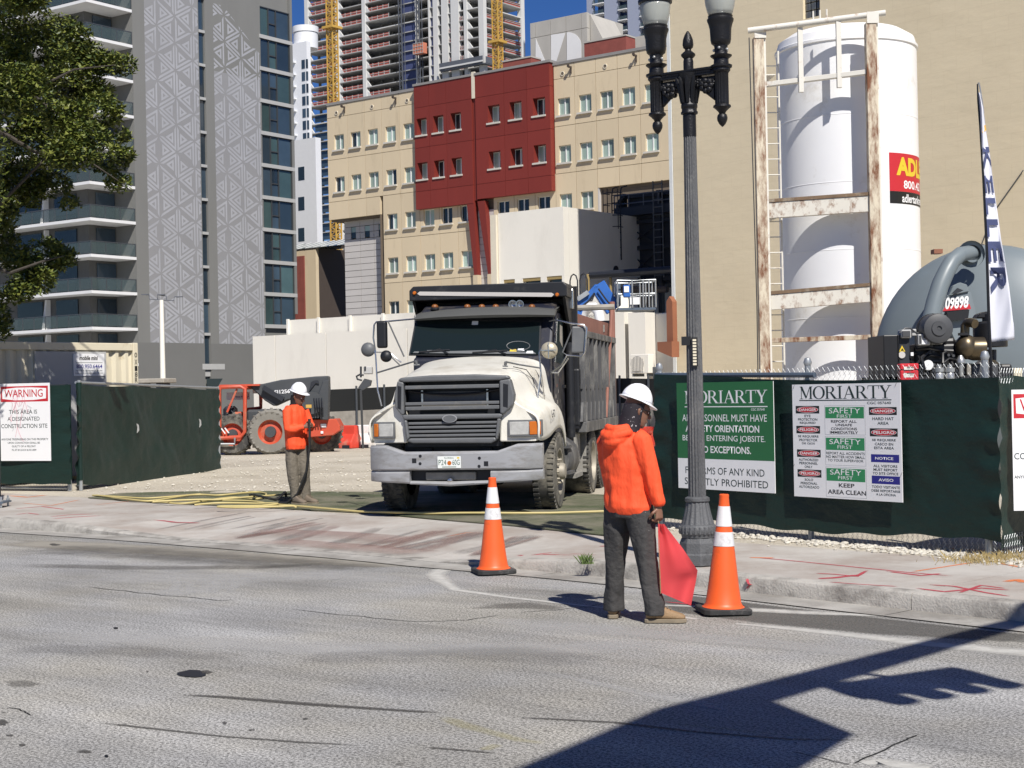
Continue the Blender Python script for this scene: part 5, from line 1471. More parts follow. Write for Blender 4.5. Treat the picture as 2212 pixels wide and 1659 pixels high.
gA = Vector((LFB[0] + .12, LFB[1] + .12)); ge = P(471, 840, 33.0); gB = Vector((ge.x, ge.y))
gate = thing('site_gate', 'long swung-open gate leaf covered in dark green screen, torn in two places', 'gate', (gA.x, gA.y, .15))
gd = gB - gA; zt1 = ge.z - .15; zb1 = P(471, 1022, 33.0).z - .15; zt0 = P(152, 829, gA.y).z - .15; zb0 = .10
screen('windscreen', (-gd.x * .012, -gd.y * .012), (gd.x, gd.y), lambda f: zb0 + (zb1 - zb0) * f - .06 * math.sin(math.pi * f), lambda f: zt0 + (zt1 - zt0) * f - .03 * abs(math.sin(f * 9)), gate, 1, nx=110, nz=26, amp=.06, seed=33)
mb = MB(); mb.tube([(0, 0, zt0 + .02), (gd.x, gd.y, zt1 + .02)], .025, 8); mb.build('top_rail', 'galv', gate, True)
mb = MB(); mb.tube([(0, 0, zb0), (gd.x, gd.y, zb1)], .025, 8); mb.build('bottom_rail', 'galv', gate, True)
mb = MB(); mb.tube([(gd.x, gd.y, zb1 - .02), (gd.x, gd.y, zt1 + .05)], .025, 8); mb.build('end_post', 'galv', gate, True)
mb = MB(); mb.tube([(.05, .02, 0), (.05, .02, zt0 + .06)], .035, 8); mb.build('hinge_post', 'galv', gate, True)
mb = MB(); mb.tube([(.05, .02, .18), (.05, .02, 1.0), (.05, .02, zt0 + .02)], [.048, .043, .05], 10); mb.build('fabric_wrap', 'screen_green', gate, True)
chain(gate, (0, 0), (gd.x * .55, gd.y * .55), zb0 - .04, zb0 + .12)
for (f, zc) in ((.34, 1.03), (.80, 1.05)):
    p_ = gd * f; nn = Vector((gd.y, -gd.x)).normalized() * .09
    mb = MB(); mb.prism([(p_.x + nn.x + .0, p_.y + nn.y, zc + .08), (p_.x + nn.x + .03, p_.y + nn.y + .03, zc + .05), (p_.x + nn.x + .035, p_.y + nn.y + .035, zc - .05), (p_.x + nn.x + .005, p_.y + nn.y, zc - .10), (p_.x + nn.x + .012, p_.y + nn.y + .015, zc)], (nn.x * .1, nn.y * .1, 0)); mb.build('torn_flap', 'grey_side', gate)
mb = MB(); e_ = gd * .985; mb.lathe([(.05, -.04), (.12, -.035), (.13, 0), (.12, .035), (.05, .04)], 14, axis='X', c=(e_.x, e_.y - .06, zb1 - .12)); mb.bar((e_.x, e_.y - .05, zb1 - .1), (e_.x, e_.y - .05, zb1 + .05), .04); mb.build('gate_wheel', 'steel_dark', gate, True)
# concrete blocks lying under the gate
for (u, v, sx_, lab) in ((338, 1048, .5, 'grey concrete block lying under the open gate, left one'), (375, 1046, .42, 'grey concrete block lying under the open gate, right one')):
    q = G(u, v, .15); q = P(u, v, 32.4); t = thing('concrete_block', lab, 'block', (q.x, 32.4, .15), .6, 'blocks under the gate')
    mb = MB(); mb.prism([(-sx_ / 2, 0, 0), (sx_ / 2, 0, 0), (sx_ / 2 - .08, 0, .3), (-sx_ / 2 + .08, 0, .3)], (0, .35, 0)); mb.build('block', 'old_concrete', t, bevel=.03)
# pole at the far left edge
q = G(-13, 1095, .15)
pl_ = thing('signal_pole', 'dark bolted steel pole base at the left edge of the pavement', 'pole', (q.x, q.y, .15))
mb = MB(); mb.tube([(0, 0, .09), (0, 0, 3.2)], .105, 16); mb.build('shaft', 'steel_dark', pl_, True)
mb = MB(); mb.box(-.2, .2, -.2, .2, .06, .085); mb.build('base_plate', 'rail_blue', pl_)
for a in range(4):
    x, y = .16 * (1 if a % 2 else -1), .16 * (1 if a > 1 else -1)
    mb = MB(); mb.tube([(x, y, 0), (x, y, .16)], .016, 6); mb.lathe([(.03, .088), (.03, .115)], 6, c=(x, y, 0)); mb.build('anchor_bolt', 'galv', pl_)

# ---- storage container behind the gate
M('container_cream', (0.66, 0.60, 0.45), 0.55, var=0.06, vs=1.2, dirt=((0.45, 0.36, 0.22), 0.10, 2.0))
M('panel_grey', (0.42, 0.42, 0.41), 0.6, var=0.05)
CWo = (-9.46, 28.5); cd_ = Vector((.6, .8))
CWl = Wall(CWo, cd_)
cont = thing('storage_container', 'cream corrugated storage container with a white phone number sign behind the green gate', 'container', (CWo[0], CWo[1], .15), CWl.rz)
xR = CWl.at(297, 780)[0]; zT = CWl.at(297, 742)[1] - .15; x0 = -2.8
zTr = CWl.at(290, 758)[1] - .15
mb = MB(); xs = x0; pts = []
k_ = 0
while xs < xR - .15:
    pts += [(xs, .02), (xs + .07, .02), (xs + .11, .075), (xs + .18, .075)]; xs += .245
pts = [p_ for p_ in pts if p_[0] < xR - .13] + [(xR - .12, .04)]
for a, b in zip(pts, pts[1:]): mb.quad((a[0], a[1], .1), (b[0], b[1], .1), (b[0], b[1], zTr), (a[0], a[1], zTr))
mb.build('corrugated_wall', 'container_cream', cont)
mb = MB(); mb.box(x0, xR - .13, -.02, .12, zTr, zT); mb.build('top_rail', 'container_cream', cont, bevel=.01)
mb = MB(); mb.box(xR - .125, xR, -.025, .14, 0, zT + .01); mb.build('corner_post', 'container_cream', cont, bevel=.01)
mb = MB(); mb.box(x0, xR, .16, 2.4, .02, zT - .02); mb.build('body', 'container_cream', cont)
px0 = CWl.at(122, 790)[0]; px1 = CWl.at(228, 790)[0]
mb = MB(); mb.box(px0 - .5, px1, -.03, .015, .1, CWl.at(200, 760)[1] - .15); mb.build('flat_panel', 'panel_grey', cont, bevel=.006)
fr = (Vector((0, -.045, -.15)), Vector((1, 0, 0)), Vector((0, 0, 1)))
sx0, sz1 = CWl.at(155.5, 764); sx1, _ = CWl.at(222, 765); _, sz0 = CWl.at(222, 812)
mb = MB(); mb.box(sx0, sx1, -.045, -.035, sz0 - .15, sz1 - .15); so = mb.build('sign_panel', 'sign_white', cont)
f2 = (Vector((0, -.046, -.15)), Vector((1, 0, 0)), Vector((0, 0, 1)))
Xc = lambda x: sx0 + (x - 622) / (888 - 622) * (sx1 - sx0); Yc = lambda y: sz0 + (1586 - y) / (1586 - 1397) * (sz1 - sz0)
fit('mobile mini', Xc(670), Xc(832), Yc(1452), Yc(1414), f2, 'print_black', so, shear=.25, bold=.03)
plate(Xc(640), Xc(872), Yc(1475), Yc(1470), f2, 'galv', so, .001, 'rule')
fit('800.950.6464', Xc(645), Xc(868), Yc(1522), Yc(1487), f2, 'print_blue', so, bold=.015)
fit('NATIONAL PROVIDER OF SECURE', Xc(640), Xc(868), Yc(1547), Yc(1535), f2, 'print_dark', so); fit('PORTABLE STORAGE AND OFFICES', Xc(636), Xc(872), Yc(1569), Yc(1557), f2, 'print_dark', so)
f3 = (Vector((0, -.028, -.15)), Vector((1, 0, 0)), Vector((0, 0, 1)))
for ch, v in (('0', 767), ('X', 782), ('1', 796), ('8', 809), ('R', 821)):
    zc = CWl.at(290.5, v)[1]; fit(ch, xR - .095, xR - .03, zc - .05, zc + .05, f3, 'print_black', cont, bold=.01)

# ---- board on drum seen over the gate, black screened boundary fence far back
q = P(333, 822, 40); bd_ = thing('work_table', 'pale board lying on a dark trestle seen above the green gate', 'table', (q.x, q.y, .15), -.2)
mb = MB(); mb.box(-.45, .45, -.4, .4, q.z - .22, q.z - .10); mb.build('board', 'old_concrete', bd_, bevel=.02)
for x in (-.3, .25):
    mb = MB(); mb.box(x - .06, x + .06, -.3, .3, 0, q.z - .22); mb.build('trestle', 'steel_dark', bd_)
def bfence(pxs, label, Ys):
    pts = [(P(u, vt, Y), P(u, vb, Y)) for (u, vt, vb), Y in zip(pxs, Ys)]
    t = thing('boundary_fence', label, 'fence', (pts[0][0].x, pts[0][0].y, .15)); o = Vector((pts[0][0].x, pts[0][0].y, .15))
    V = []; F = []
    for a, b in pts: V += [a - o, b - o]
    for i in range(len(pts) - 1): F.append((2 * i, 2 * i + 1, 2 * i + 3, 2 * i + 2))
    mb = MB(); 
    for i in range(len(pts) - 1): mb.prism([V[2 * i], V[2 * i + 1], V[2 * i + 3], V[2 * i + 2]], (.01, .03, 0))
    mb.build('black_screen', 'black_mesh', t)
    for i in range(len(pts) - 1):
        mb = MB(); a, b = V[2 * i + 1], V[2 * i + 3]
        mb.prism([a, b, Vector((b.x, b.y, -.1)), Vector((a.x, a.y, -.1))], (.05, .25, 0)); mb.build('concrete_wall', 'old_concrete', t)
    for a, b in pts:
        mb = MB(); mb.tube([(a.x - o.x, a.y - o.y - .04, 0), (a.x - o.x, a.y - o.y - .04, a.z - o.z + .08)], .035, 6); mb.build('post', 'rail_metal', t)
bfence([(700, 842, 890), (770, 839, 887), (830, 836, 884), (960, 830, 880)], 'black screened fence on a concrete wall between the telehandler and the truck', (47, 46.5, 46, 45))
bfence([(1300, 818, 874), (1338, 817, 871), (1400, 818, 870), (1470, 820, 868)], 'black screened fence on a concrete wall right of the truck bed', (43, 42.6, 42, 41))

# ---- telehandler
M('jlg_red', (0.50, 0.075, 0.035), 0.5, var=0.1, vs=1.5, dirt=((0.33, 0.22, 0.14), 0.22, 2.5))
M('jlg_grey', (0.055, 0.06, 0.065), 0.5, var=0.15)
M('tyre', (0.045, 0.044, 0.042), 0.9, var=0.25, vs=5, dirt=((0.20, 0.185, 0.15), 0.45, 3))
M('tyre_dusty', (0.20, 0.19, 0.165), 0.95, var=0.2, vs=5)
def tele():
    Y = 41.0; b = G(650, 978, .15); K = lambda zx, zy, dy=0: P((500 + zx * .28933) / 1.15732, (880 + zy * .28933) / 1.15732, Y + dy) - Vector((b.x, Y, .15))
    t = thing('telehandler', 'red and dark grey telehandler with long boom parked left of the dump truck', 'telehandler', (b.x, Y, .15))
    def box(name, a, c, y0, y1, m_, **kw):
        mb = MB(); mb.box(min(a.x, c.x), max(a.x, c.x), y0, y1, min(a.z, c.z), max(a.z, c.z)); return mb.build(name, m_, t, **kw)
    def wheel(c, r, y0, wd, dusty):
        mb = MB(); mb.lathe([(r * .55, 0), (r * .9, .0), (r, .06), (r, wd - .06), (r * .9, wd), (r * .55, wd)], 28, axis='Y', c=(c.x, y0, c.z), cap=False)
        for i in range(22):
            a = 2 * math.pi * i / 22
            mb.bar((c.x + r * .86 * math.cos(a), y0 - .012, c.z + r * .86 * math.sin(a)), (c.x + r * 1.04 * math.cos(a + .12), y0 + wd * .5, c.z + r * 1.04 * math.sin(a + .12)), .07, .05)
        w_ = mb.build('wheel', dusty, t)
        mb = MB(); mb.lathe([(.02, .05), (r * .22, .02), (r * .25, .10), (r * .45, .12), (r * .52, .05), (r * .60, .0), (r * .60, .2)], 24, axis='Y', c=(c.x, y0, c.z), cap=False); mb.build('rim', 'jlg_red', w_, True)
        mb = MB(); mb.lathe([(.001, .0), (r * .24, .0), (r * .26, .1)], 16, axis='Y', c=(c.x, y0 - .01, c.z)); mb.build('hub', 'jlg_grey', w_)
    c1 = K(622, 715); wheel(Vector((c1.x, 0, .60)), .60, -.3, .42, 'tyre_dusty')
    c2 = K(1030, 740); wheel(Vector((c2.x, 0, .5)), .52, .5, .42, 'tyre')
    c3 = K(285, 760); wheel(Vector((c3.x, 0, .55)), .55, -.1, .42, 'tyre')
    # chassis
    mb = MB(); mb.hexa([(c3.x, .3, .55), (c2.x, .3, .55), (c2.x, 1.8, .55), (c3.x, 1.8, .55), (c3.x, .3, 1.05), (c2.x, .3, 1.15), (c2.x, 1.8, 1.15), (c3.x, 1.8, 1.05)]); mb.build('chassis', 'jlg_grey', t)
    a, c = K(395, 500), K(660, 740); box('engine_cover', a, c, .05, 1.3, 'jlg_grey', bevel=.06)
    a, c = K(400, 560), K(520, 575)
    # front axle frame in orange red
    mb = MB(); a, c = K(905, 585), K(1205, 640); mb.prism([(a.x, .1, a.z), (c.x - .1, .1, a.z), (c.x, .1, c.z), (c.x, .1, K(0, 705).z), (K(1130, 0).x, .1, K(0, 745).z), (a.x, .1, K(0, 760).z)], (0, 1.0, 0)); mb.build('front_frame', 'jlg_red', t, bevel=.02)
    a, c = K(1040, 622), K(1088, 650); mb = MB(); mb.box(a.x, c.x, .07, .095, c.z, a.z); mb.build('maker_plate', 'print_white', t)
    a, c = K(1040, 685), K(1062, 705); mb = MB(); mb.box(a.x, c.x, .07, .095, c.z, a.z); mb.build('decal', 'print_white', t)
    # boom with telescoping end
    mb = MB()
    mb.prism([K(430, 300), K(700, 240), K(1000, 210), K(1108, 206), K(1112, 350), K(960, 390), K(760, 415), K(640, 470), K(560, 420)], (0, .5, 0)); mb.build('boom', 'jlg_grey', t, bevel=.03)
    mb = MB(); mb.prism([K(960, 260, -.05), K(990, 245, -.05), K(1020, 245, -.05), K(1028, 275, -.05), K(1000, 268, -.05), K(940, 345, -.05)], (0, .04, 0)); mb.build('boom_panel', 'steel_dark', t)
    f_ = (Vector((0, -.02, 0)), Vector((1, 0, -.0)), Vector((0.03, 0, 1)))
    a, c = K(668, 345), K(905, 300); fit('SJ1256 THS', a.x, c.x, a.z - .06, c.z - .05, (Vector((0, -.01, 0)), Vector((1, 0, .045)).normalized(), Vector((-.045, 0, 1)).normalized()), 'print_white', t, .02, bold=.02)
    mb = MB(); mb.bar(K(545, 305, -.1), K(720, 410, -.1), .12); mb.build('lift_cylinder', 'steel_dark', t)
    # boom head, forks carriage
    mb = MB(); mb.prism([K(1062, 250, -.1), K(1112, 240, -.1), K(1112, 360, -.1), K(1105, 590, -.1), K(1040, 585, -.1), K(1000, 420, -.1)], (0, .4, 0)); mb.build('boom_head', 'jlg_grey', t, bevel=.02)
    mb = MB(); mb.lathe([(.3, 0), (.3, .12), (.12, .14)], 18, axis='Y', c=tuple(K(965, 440, -.2))); mb.box(K(930, 0).x, K(1020, 0).x, -.12, .2, K(0, 590).z, K(0, 470).z); mb.build('tilt_link', 'jlg_grey', t)
    mb = MB(); a, c = K(916, 455, -.3), K(965, 482, -.3); mb.box(a.x, c.x, -.34, -.3, c.z, a.z); mb.build('warning_decal', 'crane_yellow', t)
    mb = MB()
    for k_ in range(4): mb.tube([K(985 + k_ * 22, 400, -.2), K(1000 + k_ * 20, 480, -.3), K(990 + k_ * 24, 560, -.2)], .02, 5)
    mb.build('hydraulic_hose', 'steel_dark', t)
    # open cab
    fr_ = MB(); pr = .055
    for dy in (-.15, .85):
        fr_.tube([K(168, 700, dy), K(168, 330, dy), K(185, 305, dy), K(350, 298, dy), K(388, 320, dy), K(388, 690, dy), K(350, 735, dy), K(170, 745, dy)], pr, 8)
    fr_.tube([K(500, 300, .85), K(525, 340, .85), K(525, 480, .85), K(400, 500, .85)], pr, 8)
    fr_.tube([K(388, 310, -.15), K(505, 300, .85)], pr, 8); fr_.tube([K(168, 310, -.15), K(168, 310, .85)], pr, 8)
    fr_.bar(K(235, 520, -.1), K(320, 320, -.1), .05)
    fr_.build('cab_frame', 'jlg_red', t, True)
    mb = MB(); a, c = K(175, 304, 0), K(520, 292, 0); mb.box(a.x, c.x, -.1, .9, c.z, c.z + .05); mb.build('cab_roof', 'jlg_red', t)
    a, c = K(175, 350), K(380, 412); mb = MB(); mb.box(a.x, c.x, .9, .92, c.z, a.z); nb = mb.build('name_board', 'print_white', t)
    fit('United Rentals', a.x + .18, c.x - .02, c.z + .06, a.z - .1, (Vector((0, .9, 0)), Vector((1, 0, 0)), Vector((0, 0, 1))), 'print_blue', nb, .004, bold=.02)
    a, c = K(412, 322), K(512, 358); mb = MB(); mb.box(a.x, c.x, .78, .80, c.z, a.z); mb.build('decal', 'print_white', t)
    a, c = K(250, 520), K(370, 700); box('seat_base', a, c, .2, .7, 'jlg_red', bevel=.05)
    a, c = K(185, 470), K(290, 640); box('seat', a, c, .15, .75, 'steel_dark', bevel=.08)
    mb = MB(); mb.tube([K(330, 600, 0), K(250, 470, .1)], .02, 6); mb.tube([K(240, 455, .0), K(285, 480, .0)], .02, 6); mb.build('steering_column', 'steel_dark', t)
    a, c = K(180, 640), K(250, 710)
    mb = MB(); mb.bar(K(185, 660, -.2), K(220, 705, -.2), .09, .02); mb.bar(K(215, 655, -.2), K(250, 700, -.2), .09, .02); mb.build('striped_plate', 'print_white', t)
    mb = MB(); mb.tube([K(172, 740, -.2), K(172, 795, -.2), K(300, 795, -.2), K(300, 740, -.2)], .03, 6); mb.build('step', 'galv', t)
tele()
# ---- water barriers
M('barrier_red', (0.62, 0.055, 0.03), 0.55, var=0.08, vs=2, dirt=((0.4, 0.25, 0.18), 0.15, 2))
M('barrier_white', (0.74, 0.73, 0.70), 0.55, var=0.05, vs=2, dirt=((0.5, 0.46, 0.4), 0.15, 2))
def barrier(u0, u1, vt, vb, Y, mat, lab):
    a = P(u0, vb, Y); b = P(u1, vb, Y - .5); L_ = (b - a).length; H_ = P(u0, vt, Y).z - a.z
    t = thing('water_barrier', lab, 'barrier', (a.x, a.y, .15), math.atan2(b.y - a.y, b.x - a.x), 'plastic water barriers')
    mb = MB(); prof = [(-.3, 0), (.3, 0), (.3, .16), (.12, .42), (.09, H_), (-.09, H_), (-.12, .42), (-.3, .16)]
    mb.prism([(0, y, z) for y, z in prof], (L_, 0, 0)); o_ = mb.build('shell', mat, t, bevel=.03, seg=2)
    for f in (.28, .68):
        mb = MB(); mb.box(L_ * f, L_ * f + .25, -.32, -.2, .003, .1); mb.build('fork_slot', 'steel_dark', t)
    mb = MB(); mb.box(L_ * .45, L_ * .55, -.2, -.1, .42, .55); mb.build('handle_recess', mat, t)
barrier(716, 772, 916, 965, 44.5, 'barrier_red', 'orange-red plastic water barrier beside the telehandler')
barrier(768, 850, 914, 963, 44.5, 'barrier_white', 'white plastic water barrier between the red one and the truck')
barrier(1386, 1440, 925, 975, 39, 'barrier_red', 'red plastic barrier in place of excavator parts behind the near flagman')  # added barrier shape, in place of orange excavator parts
# ---- small rig with antennas above the fence
q = P(790, 850, 43.5); rg = thing('drill_rig_head', 'small grey hydraulic rig head standing above the black fence', 'machine', (q.x, q.y, .15))
K = lambda zx, zy: P((500 + zx * .28933) / 1.15732, (880 + zy * .28933) / 1.15732, 43.5) - Vector((q.x, q.y, .15))
mb = MB(); mb.prism([K(1365, 310), K(1420, 230), K(1480, 245), K(1470, 290), K(1400, 330)], (0, .3, 0)); mb.bar(K(1390, 330), (K(1390, 330).x, .3, 0), .06); mb.build('arm', 'jlg_grey', rg)
mb = MB(); mb.box(K(1410, 0).x, K(1482, 0).x, 0, .4, K(0, 220).z, K(0, 155).z); mb.build('control_box', 'panel_grey', rg, bevel=.02)
mb = MB(); mb.tube([K(1390, 220), K(1390, 125)], .03, 5); mb.tube([K(1427, 160), K(1427, 125)], .03, 5); mb.build('antenna', 'steel_dark', rg)
mb = MB(); mb.tube([K(1400, 245), K(1360, 235), K(1352, 210), K(1380, 195), K(1415, 200)], .03, 6); mb.build('hose', 'steel_dark', rg)

# ---- blue boom lift
M('lift_blue', (0.025, 0.12, 0.42), 0.45, var=0.12, vs=2)
q = P(1300, 690, 40.5); bl_ = thing('boom_lift', 'blue boom lift with raised work basket above the truck bed', 'boom lift', (q.x, q.y, .15))
K = lambda zx, zy, dy=0: P((1380 + zx * .18085) / 1.15732, (660 + zy * .18085) / 1.15732, 40.5 + dy) - Vector((q.x, q.y, .15))
mb = MB(); mb.prism([K(330, 520), K(480, 410), K(600, 275), K(650, 300), K(600, 385), K(490, 520), K(345, 640)], (0, .3, 0)); mb.build('lower_arm', 'lift_blue', bl_, bevel=.02)
mb = MB(); mb.bar(K(625, 285, .15), K(850, 640, .15), .30, .42); mb.build('jib_arm', 'lift_blue', bl_, bevel=.02)
mb = MB(); mb.bar(K(350, 490, -.05), K(500, 390, -.05), .12); mb.build('lift_cylinder', 'galv', bl_)
mb = MB(); mb.tube([K(640, 340, -.1), K(740, 480, -.1), K(845, 610, -.1)], .025, 6); mb.tube([K(400, 600, -.1), K(520, 500, -.1), K(590, 400, -.1)], .03, 6); mb.build('cable', 'steel_dark', bl_)
mb = MB(); mb.bar(K(345, 585, .15), Vector((K(345, 585).x - .8, .15, 1.2)), .35); mb.box(K(345, 0).x - 1.6, K(345, 0).x + .4, -.5, .9, .5, 1.3); mb.build('turntable', 'lift_blue', bl_)
mb = MB()
for sx_ in (-1.6, .2):
    for sy in (-.6, .7):
        mb = MB(); mb.lathe([(.05, 0), (.42, 0), (.42, .28), (.05, .28)], 16, axis='Y', c=(K(345, 0).x + sx_ + .1, sy, .42)); mb.build('wheel', 'tyre', bl_)
mb = MB(); xs = [(K(880, 0).x), K(1080, 0).x, K(1230, 0).x, K(1310, 0).x, K(1400, 0).x]
z0, zm, z1 = K(0, 640).z, K(0, 450).z, K(0, 265).z
for x in xs:
    for y in (-.5, .5): mb.tube([(x, y, z0), (x, y, z1)], .022, 6)
for z in (zm, z1):
    mb.tube([(xs[0], -.5, z), (xs[-1], -.5, z), (xs[-1], .5, z), (xs[0], .5, z)], .022, 6, closed=True)
mb.build('basket_rail', 'galv', bl_)
mb = MB(); mb.box(xs[0], xs[-1], -.5, .5, z0 - .06, z0); mb.build('basket_floor', 'rail_blue', bl_)
mb = MB(); mb.box(K(955, 0).x, K(1050, 0).x, -.62, -.46, K(0, 500).z, K(0, 330).z); mb.build('control_box', 'lift_blue', bl_, bevel=.02)
mb = MB(); mb.box(K(965, 0).x, K(1030, 0).x, -.64, -.621, K(0, 430).z, K(0, 350).z); mb.build('manual_box', 'print_white', bl_)
mb = MB(); mb.box(K(1085, 0).x, K(1220, 0).x, .42, .46, K(0, 570).z, K(0, 470).z); mb.build('white_panel', 'print_white', bl_)
mb = MB(); mb.box(K(870, 0).x, K(930, 0).x, -.3, .3, K(0, 600).z, K(0, 300).z); mb.build('basket_mount', 'rail_blue', bl_)
# ================================================================== tanks, pump, flag, lamp post, cones, signal arm
M('tank_white', (0.80, 0.805, 0.81), 0.42, var=0.03, vs=1.0, dirt=((0.62, 0.60, 0.56), 0.08, 1.2))
M('frame_rust', (0.70, 0.665, 0.58), 0.6, var=0.06, vs=3, dirt=((0.20, 0.08, 0.026), 0.27, 3.2), stretch=(2.0, 2.0, 1.2))
M('frame_rusty', (0.62, 0.55, 0.42), 0.7, var=0.12, vs=3, dirt=((0.16, 0.055, 0.018), 0.47, 1.7), stretch=(3.4, 3.4, 1.0))
M('beam_rust', (0.19, 0.125, 0.075), 0.8, var=0.3, vs=4, dirt=((0.42, 0.38, 0.30), 0.2, 3))
M('frame_cream', (0.68, 0.655, 0.585), 0.6, var=0.06, vs=3, dirt=((0.25, 0.12, 0.05), 0.12, 3.0))
M('tank_blue', (0.165, 0.195, 0.21), 0.42, var=0.07, vs=0.8, dirt=((0.18, 0.22, 0.24), 0.2, 1.0))
M('engine_black', (0.010, 0.010, 0.011), 0.45, var=0.3, vs=6)
M('engine_grey', (0.06, 0.062, 0.066), 0.5, var=0.2, vs=6)
M('aluminium', (0.50, 0.50, 0.48), 0.35, 0.7, var=0.15, vs=8)
M('exhaust_brown', (0.12, 0.095, 0.06), 0.35, 0.7, var=0.25, vs=6)
M('sds_red', (0.58, 0.02, 0.03), 0.5, var=0.06)
M('label_yellow', (0.70, 0.50, 0.03), 0.5, var=0.02)

# ---- vertical white silo tank in its rusty frame
TY_ = 33.0; tc = P(1832, 600, TY_ + 1.35)
rT = (P(1981, 400, TY_ + 1.35).x - P(1684, 400, TY_ + 1.35).x) / 2
zT = P(1830, 66, TY_).z
tk = thing('silo_tank', 'tall white cylindrical tank standing on end inside a rust streaked steel frame', 'tank', (tc.x, tc.y, .15))
cx = (P(1981, 400, TY_ + 1.35).x + P(1684, 400, TY_ + 1.35).x) / 2 - tc.x
mb = MB(); prof = [(rT * .2, .1), (rT, .1)] + [(rT, .1 + i * (zT - .6) / 6) for i in range(1, 6)] + [(rT, zT - .38), (rT + .03, zT - .36), (rT + .03, zT - .30), (rT, zT - .28), (rT * .97, zT - .12), (rT * .8, zT + .05), (rT * .4, zT + .14), (.01, zT + .17)]
mb.lathe(prof, 64, c=(cx, 0, 0)); mb.build('shell', 'tank_white', tk, True, ang=30)
for k_ in range(1, 6):
    z = .1 + k_ * (zT - .6) / 6
    mb = MB(); mb.lathe([(rT + .001, z - .012), (rT + .005, z - .006), (rT + .005, z + .006), (rT + .001, z + .012)], 64, c=(cx, 0, 0), cap=False); mb.build('weld_seam', 'tank_white', tk, True)
# frame: two columns in front, beams across
K = lambda u, v, Y=TY_ - .55: P(u, v, Y) - Vector((tc.x, tc.y, .15))
ang = R(-47)
xl, xr = K(1644, 400).x, K(1887, 400).x
yl, yr = TY_ - .05 - tc.y, TY_ - .75 - tc.y
def kz(u, v, left): return P(u, v, TY_ - .05 if left else TY_ - .75).z - .15
xl = P(1644, 400, TY_ - .05).x - tc.x; xr = P(1887, 400, TY_ - .75).x - tc.x
zlt, zrt = kz(1644, 82, True), kz(1887, 50, False)
for (x, y, z, m_) in ((xl, yl, zlt, 'frame_rusty'), (xr, yr, zrt, 'frame_rusty')):
    mb = MB(); mb.box(x - .11, x + .11, y - .09, y + .11, 0, z); mb.build('frame_column', m_, tk, bevel=.008)
    mb = MB(); mb.box(x + .115, x + .155, y - .05, y + .12, 0, z); mb.build('column_flange', 'frame_cream', tk)
    mb = MB(); mb.box(x - .09, x + .16, y - .11, y - .091, z - .02, z + .22); mb.build('head_plate', 'frame_cream', tk)
def beam(vl, vr, h, name, m_, top=True, dpt=.16):
    a = Vector((xl + .16, yl - .02, kz(1644, vl, True))); b = Vector((xr - .112, yr - .02, kz(1887, vr, False)))
    mb = MB(); mb.hexa([a, b, b + Vector((0, dpt, 0)), a + Vector((0, dpt, 0)), a + Vector((0, 0, h)), b + Vector((0, 0, h)), b + Vector((0, dpt, h)), a + Vector((0, dpt, h))])
    mb.build(name, m_, tk, bevel=.006)
    if top:
        mb = MB(); u_ = Vector((0, 0, h + .002)); mb.hexa([a + u_ + Vector((0, -.02, 0)), b + u_ + Vector((0, -.02, 0)), b + u_ + Vector((0, .22, .0)), a + u_ + Vector((0, .22, 0)), a + u_ + Vector((0, -.02, .07)), b + u_ + Vector((0, -.02, .07)), b + u_ + Vector((0, .22, .07)), a + u_ + Vector((0, .22, .07))])
        mb.build('beam_top', 'beam_rust', tk)
beam(472, 457, .34, 'frame_beam', 'frame_rust'); beam(670, 652, .33, 'frame_beam', 'frame_rust')
beam(187, 160, .10, 'frame_beam', 'frame_cream', False); beam(741, 733, .10, 'frame_beam', 'frame_rusty', False, .1)
# top pipe and hangers
mb = MB(); mb.tube([(xl - .22, yl - .05, zlt + .15), (xr + .32, yr - .05, zrt + .2)], .065, 10); mb.build('top_pipe', 'frame_cream', tk, True)
for f in (.38, .72):
    x = xl + (xr - xl) * f; y = yl + (yr - yl) * f; z = zlt + (zrt - zlt) * f
    mb = MB(); mb.box(x - .05, x + .05, y - .04, y + .06, z - 1.28, z + .12); mb.build('hanger', 'frame_cream', tk)
for f in (.5, .56, .62):
    x = xl + (xr - xl) * f; y = yl + (yr - yl) * f; z = zlt + (zrt - zlt) * f
    mb = MB(); mb.tube([(x, y, z + .2), (x, y, z + .42)], .02, 6); mb.build('vent_pipe', 'frame_cream', tk)
# saddle plates between frame and shell
for vl, vr in ((472, 457), (670, 652), (160, 150)):
    z = kz(1760, (vl + vr) / 2, True)
    for x in (xl + .25, xr - .3):
        mb = MB(); mb.prism([(x - .14, yl + .16, z), (x + .14, yl + .16, z), (x + .05, .0, z)], (0, 0, -.02)); mb.build('saddle_plate', 'frame_cream', tk)
# ladder on the left
x = P(1662, 400, TY_ + .3).x - tc.x
mb = MB(); mb.tube([(x - .08, yl + .42, .2), (x - .08, yl + .42, zlt - .2)], .022, 6); mb.tube([(x + .26, yl + .42, .2), (x + .26, yl + .42, zlt - .2)], .022, 6)
z = .4
while z < zlt - .3: mb.tube([(x - .08, yl + .42, z), (x + .26, yl + .42, z)], .014, 5); z += .34
mb.build('ladder', 'frame_cream', tk)
mb = MB(); mb.tube([(xl - .22, yl - .05, .5), (xl - .16, yl - .05, 1.6), (xl - .15, yl - .05, 3.3), (xl - .2, yl - .05, zlt)], .012, 5); mb.build('cable', 'steel_dark', tk)
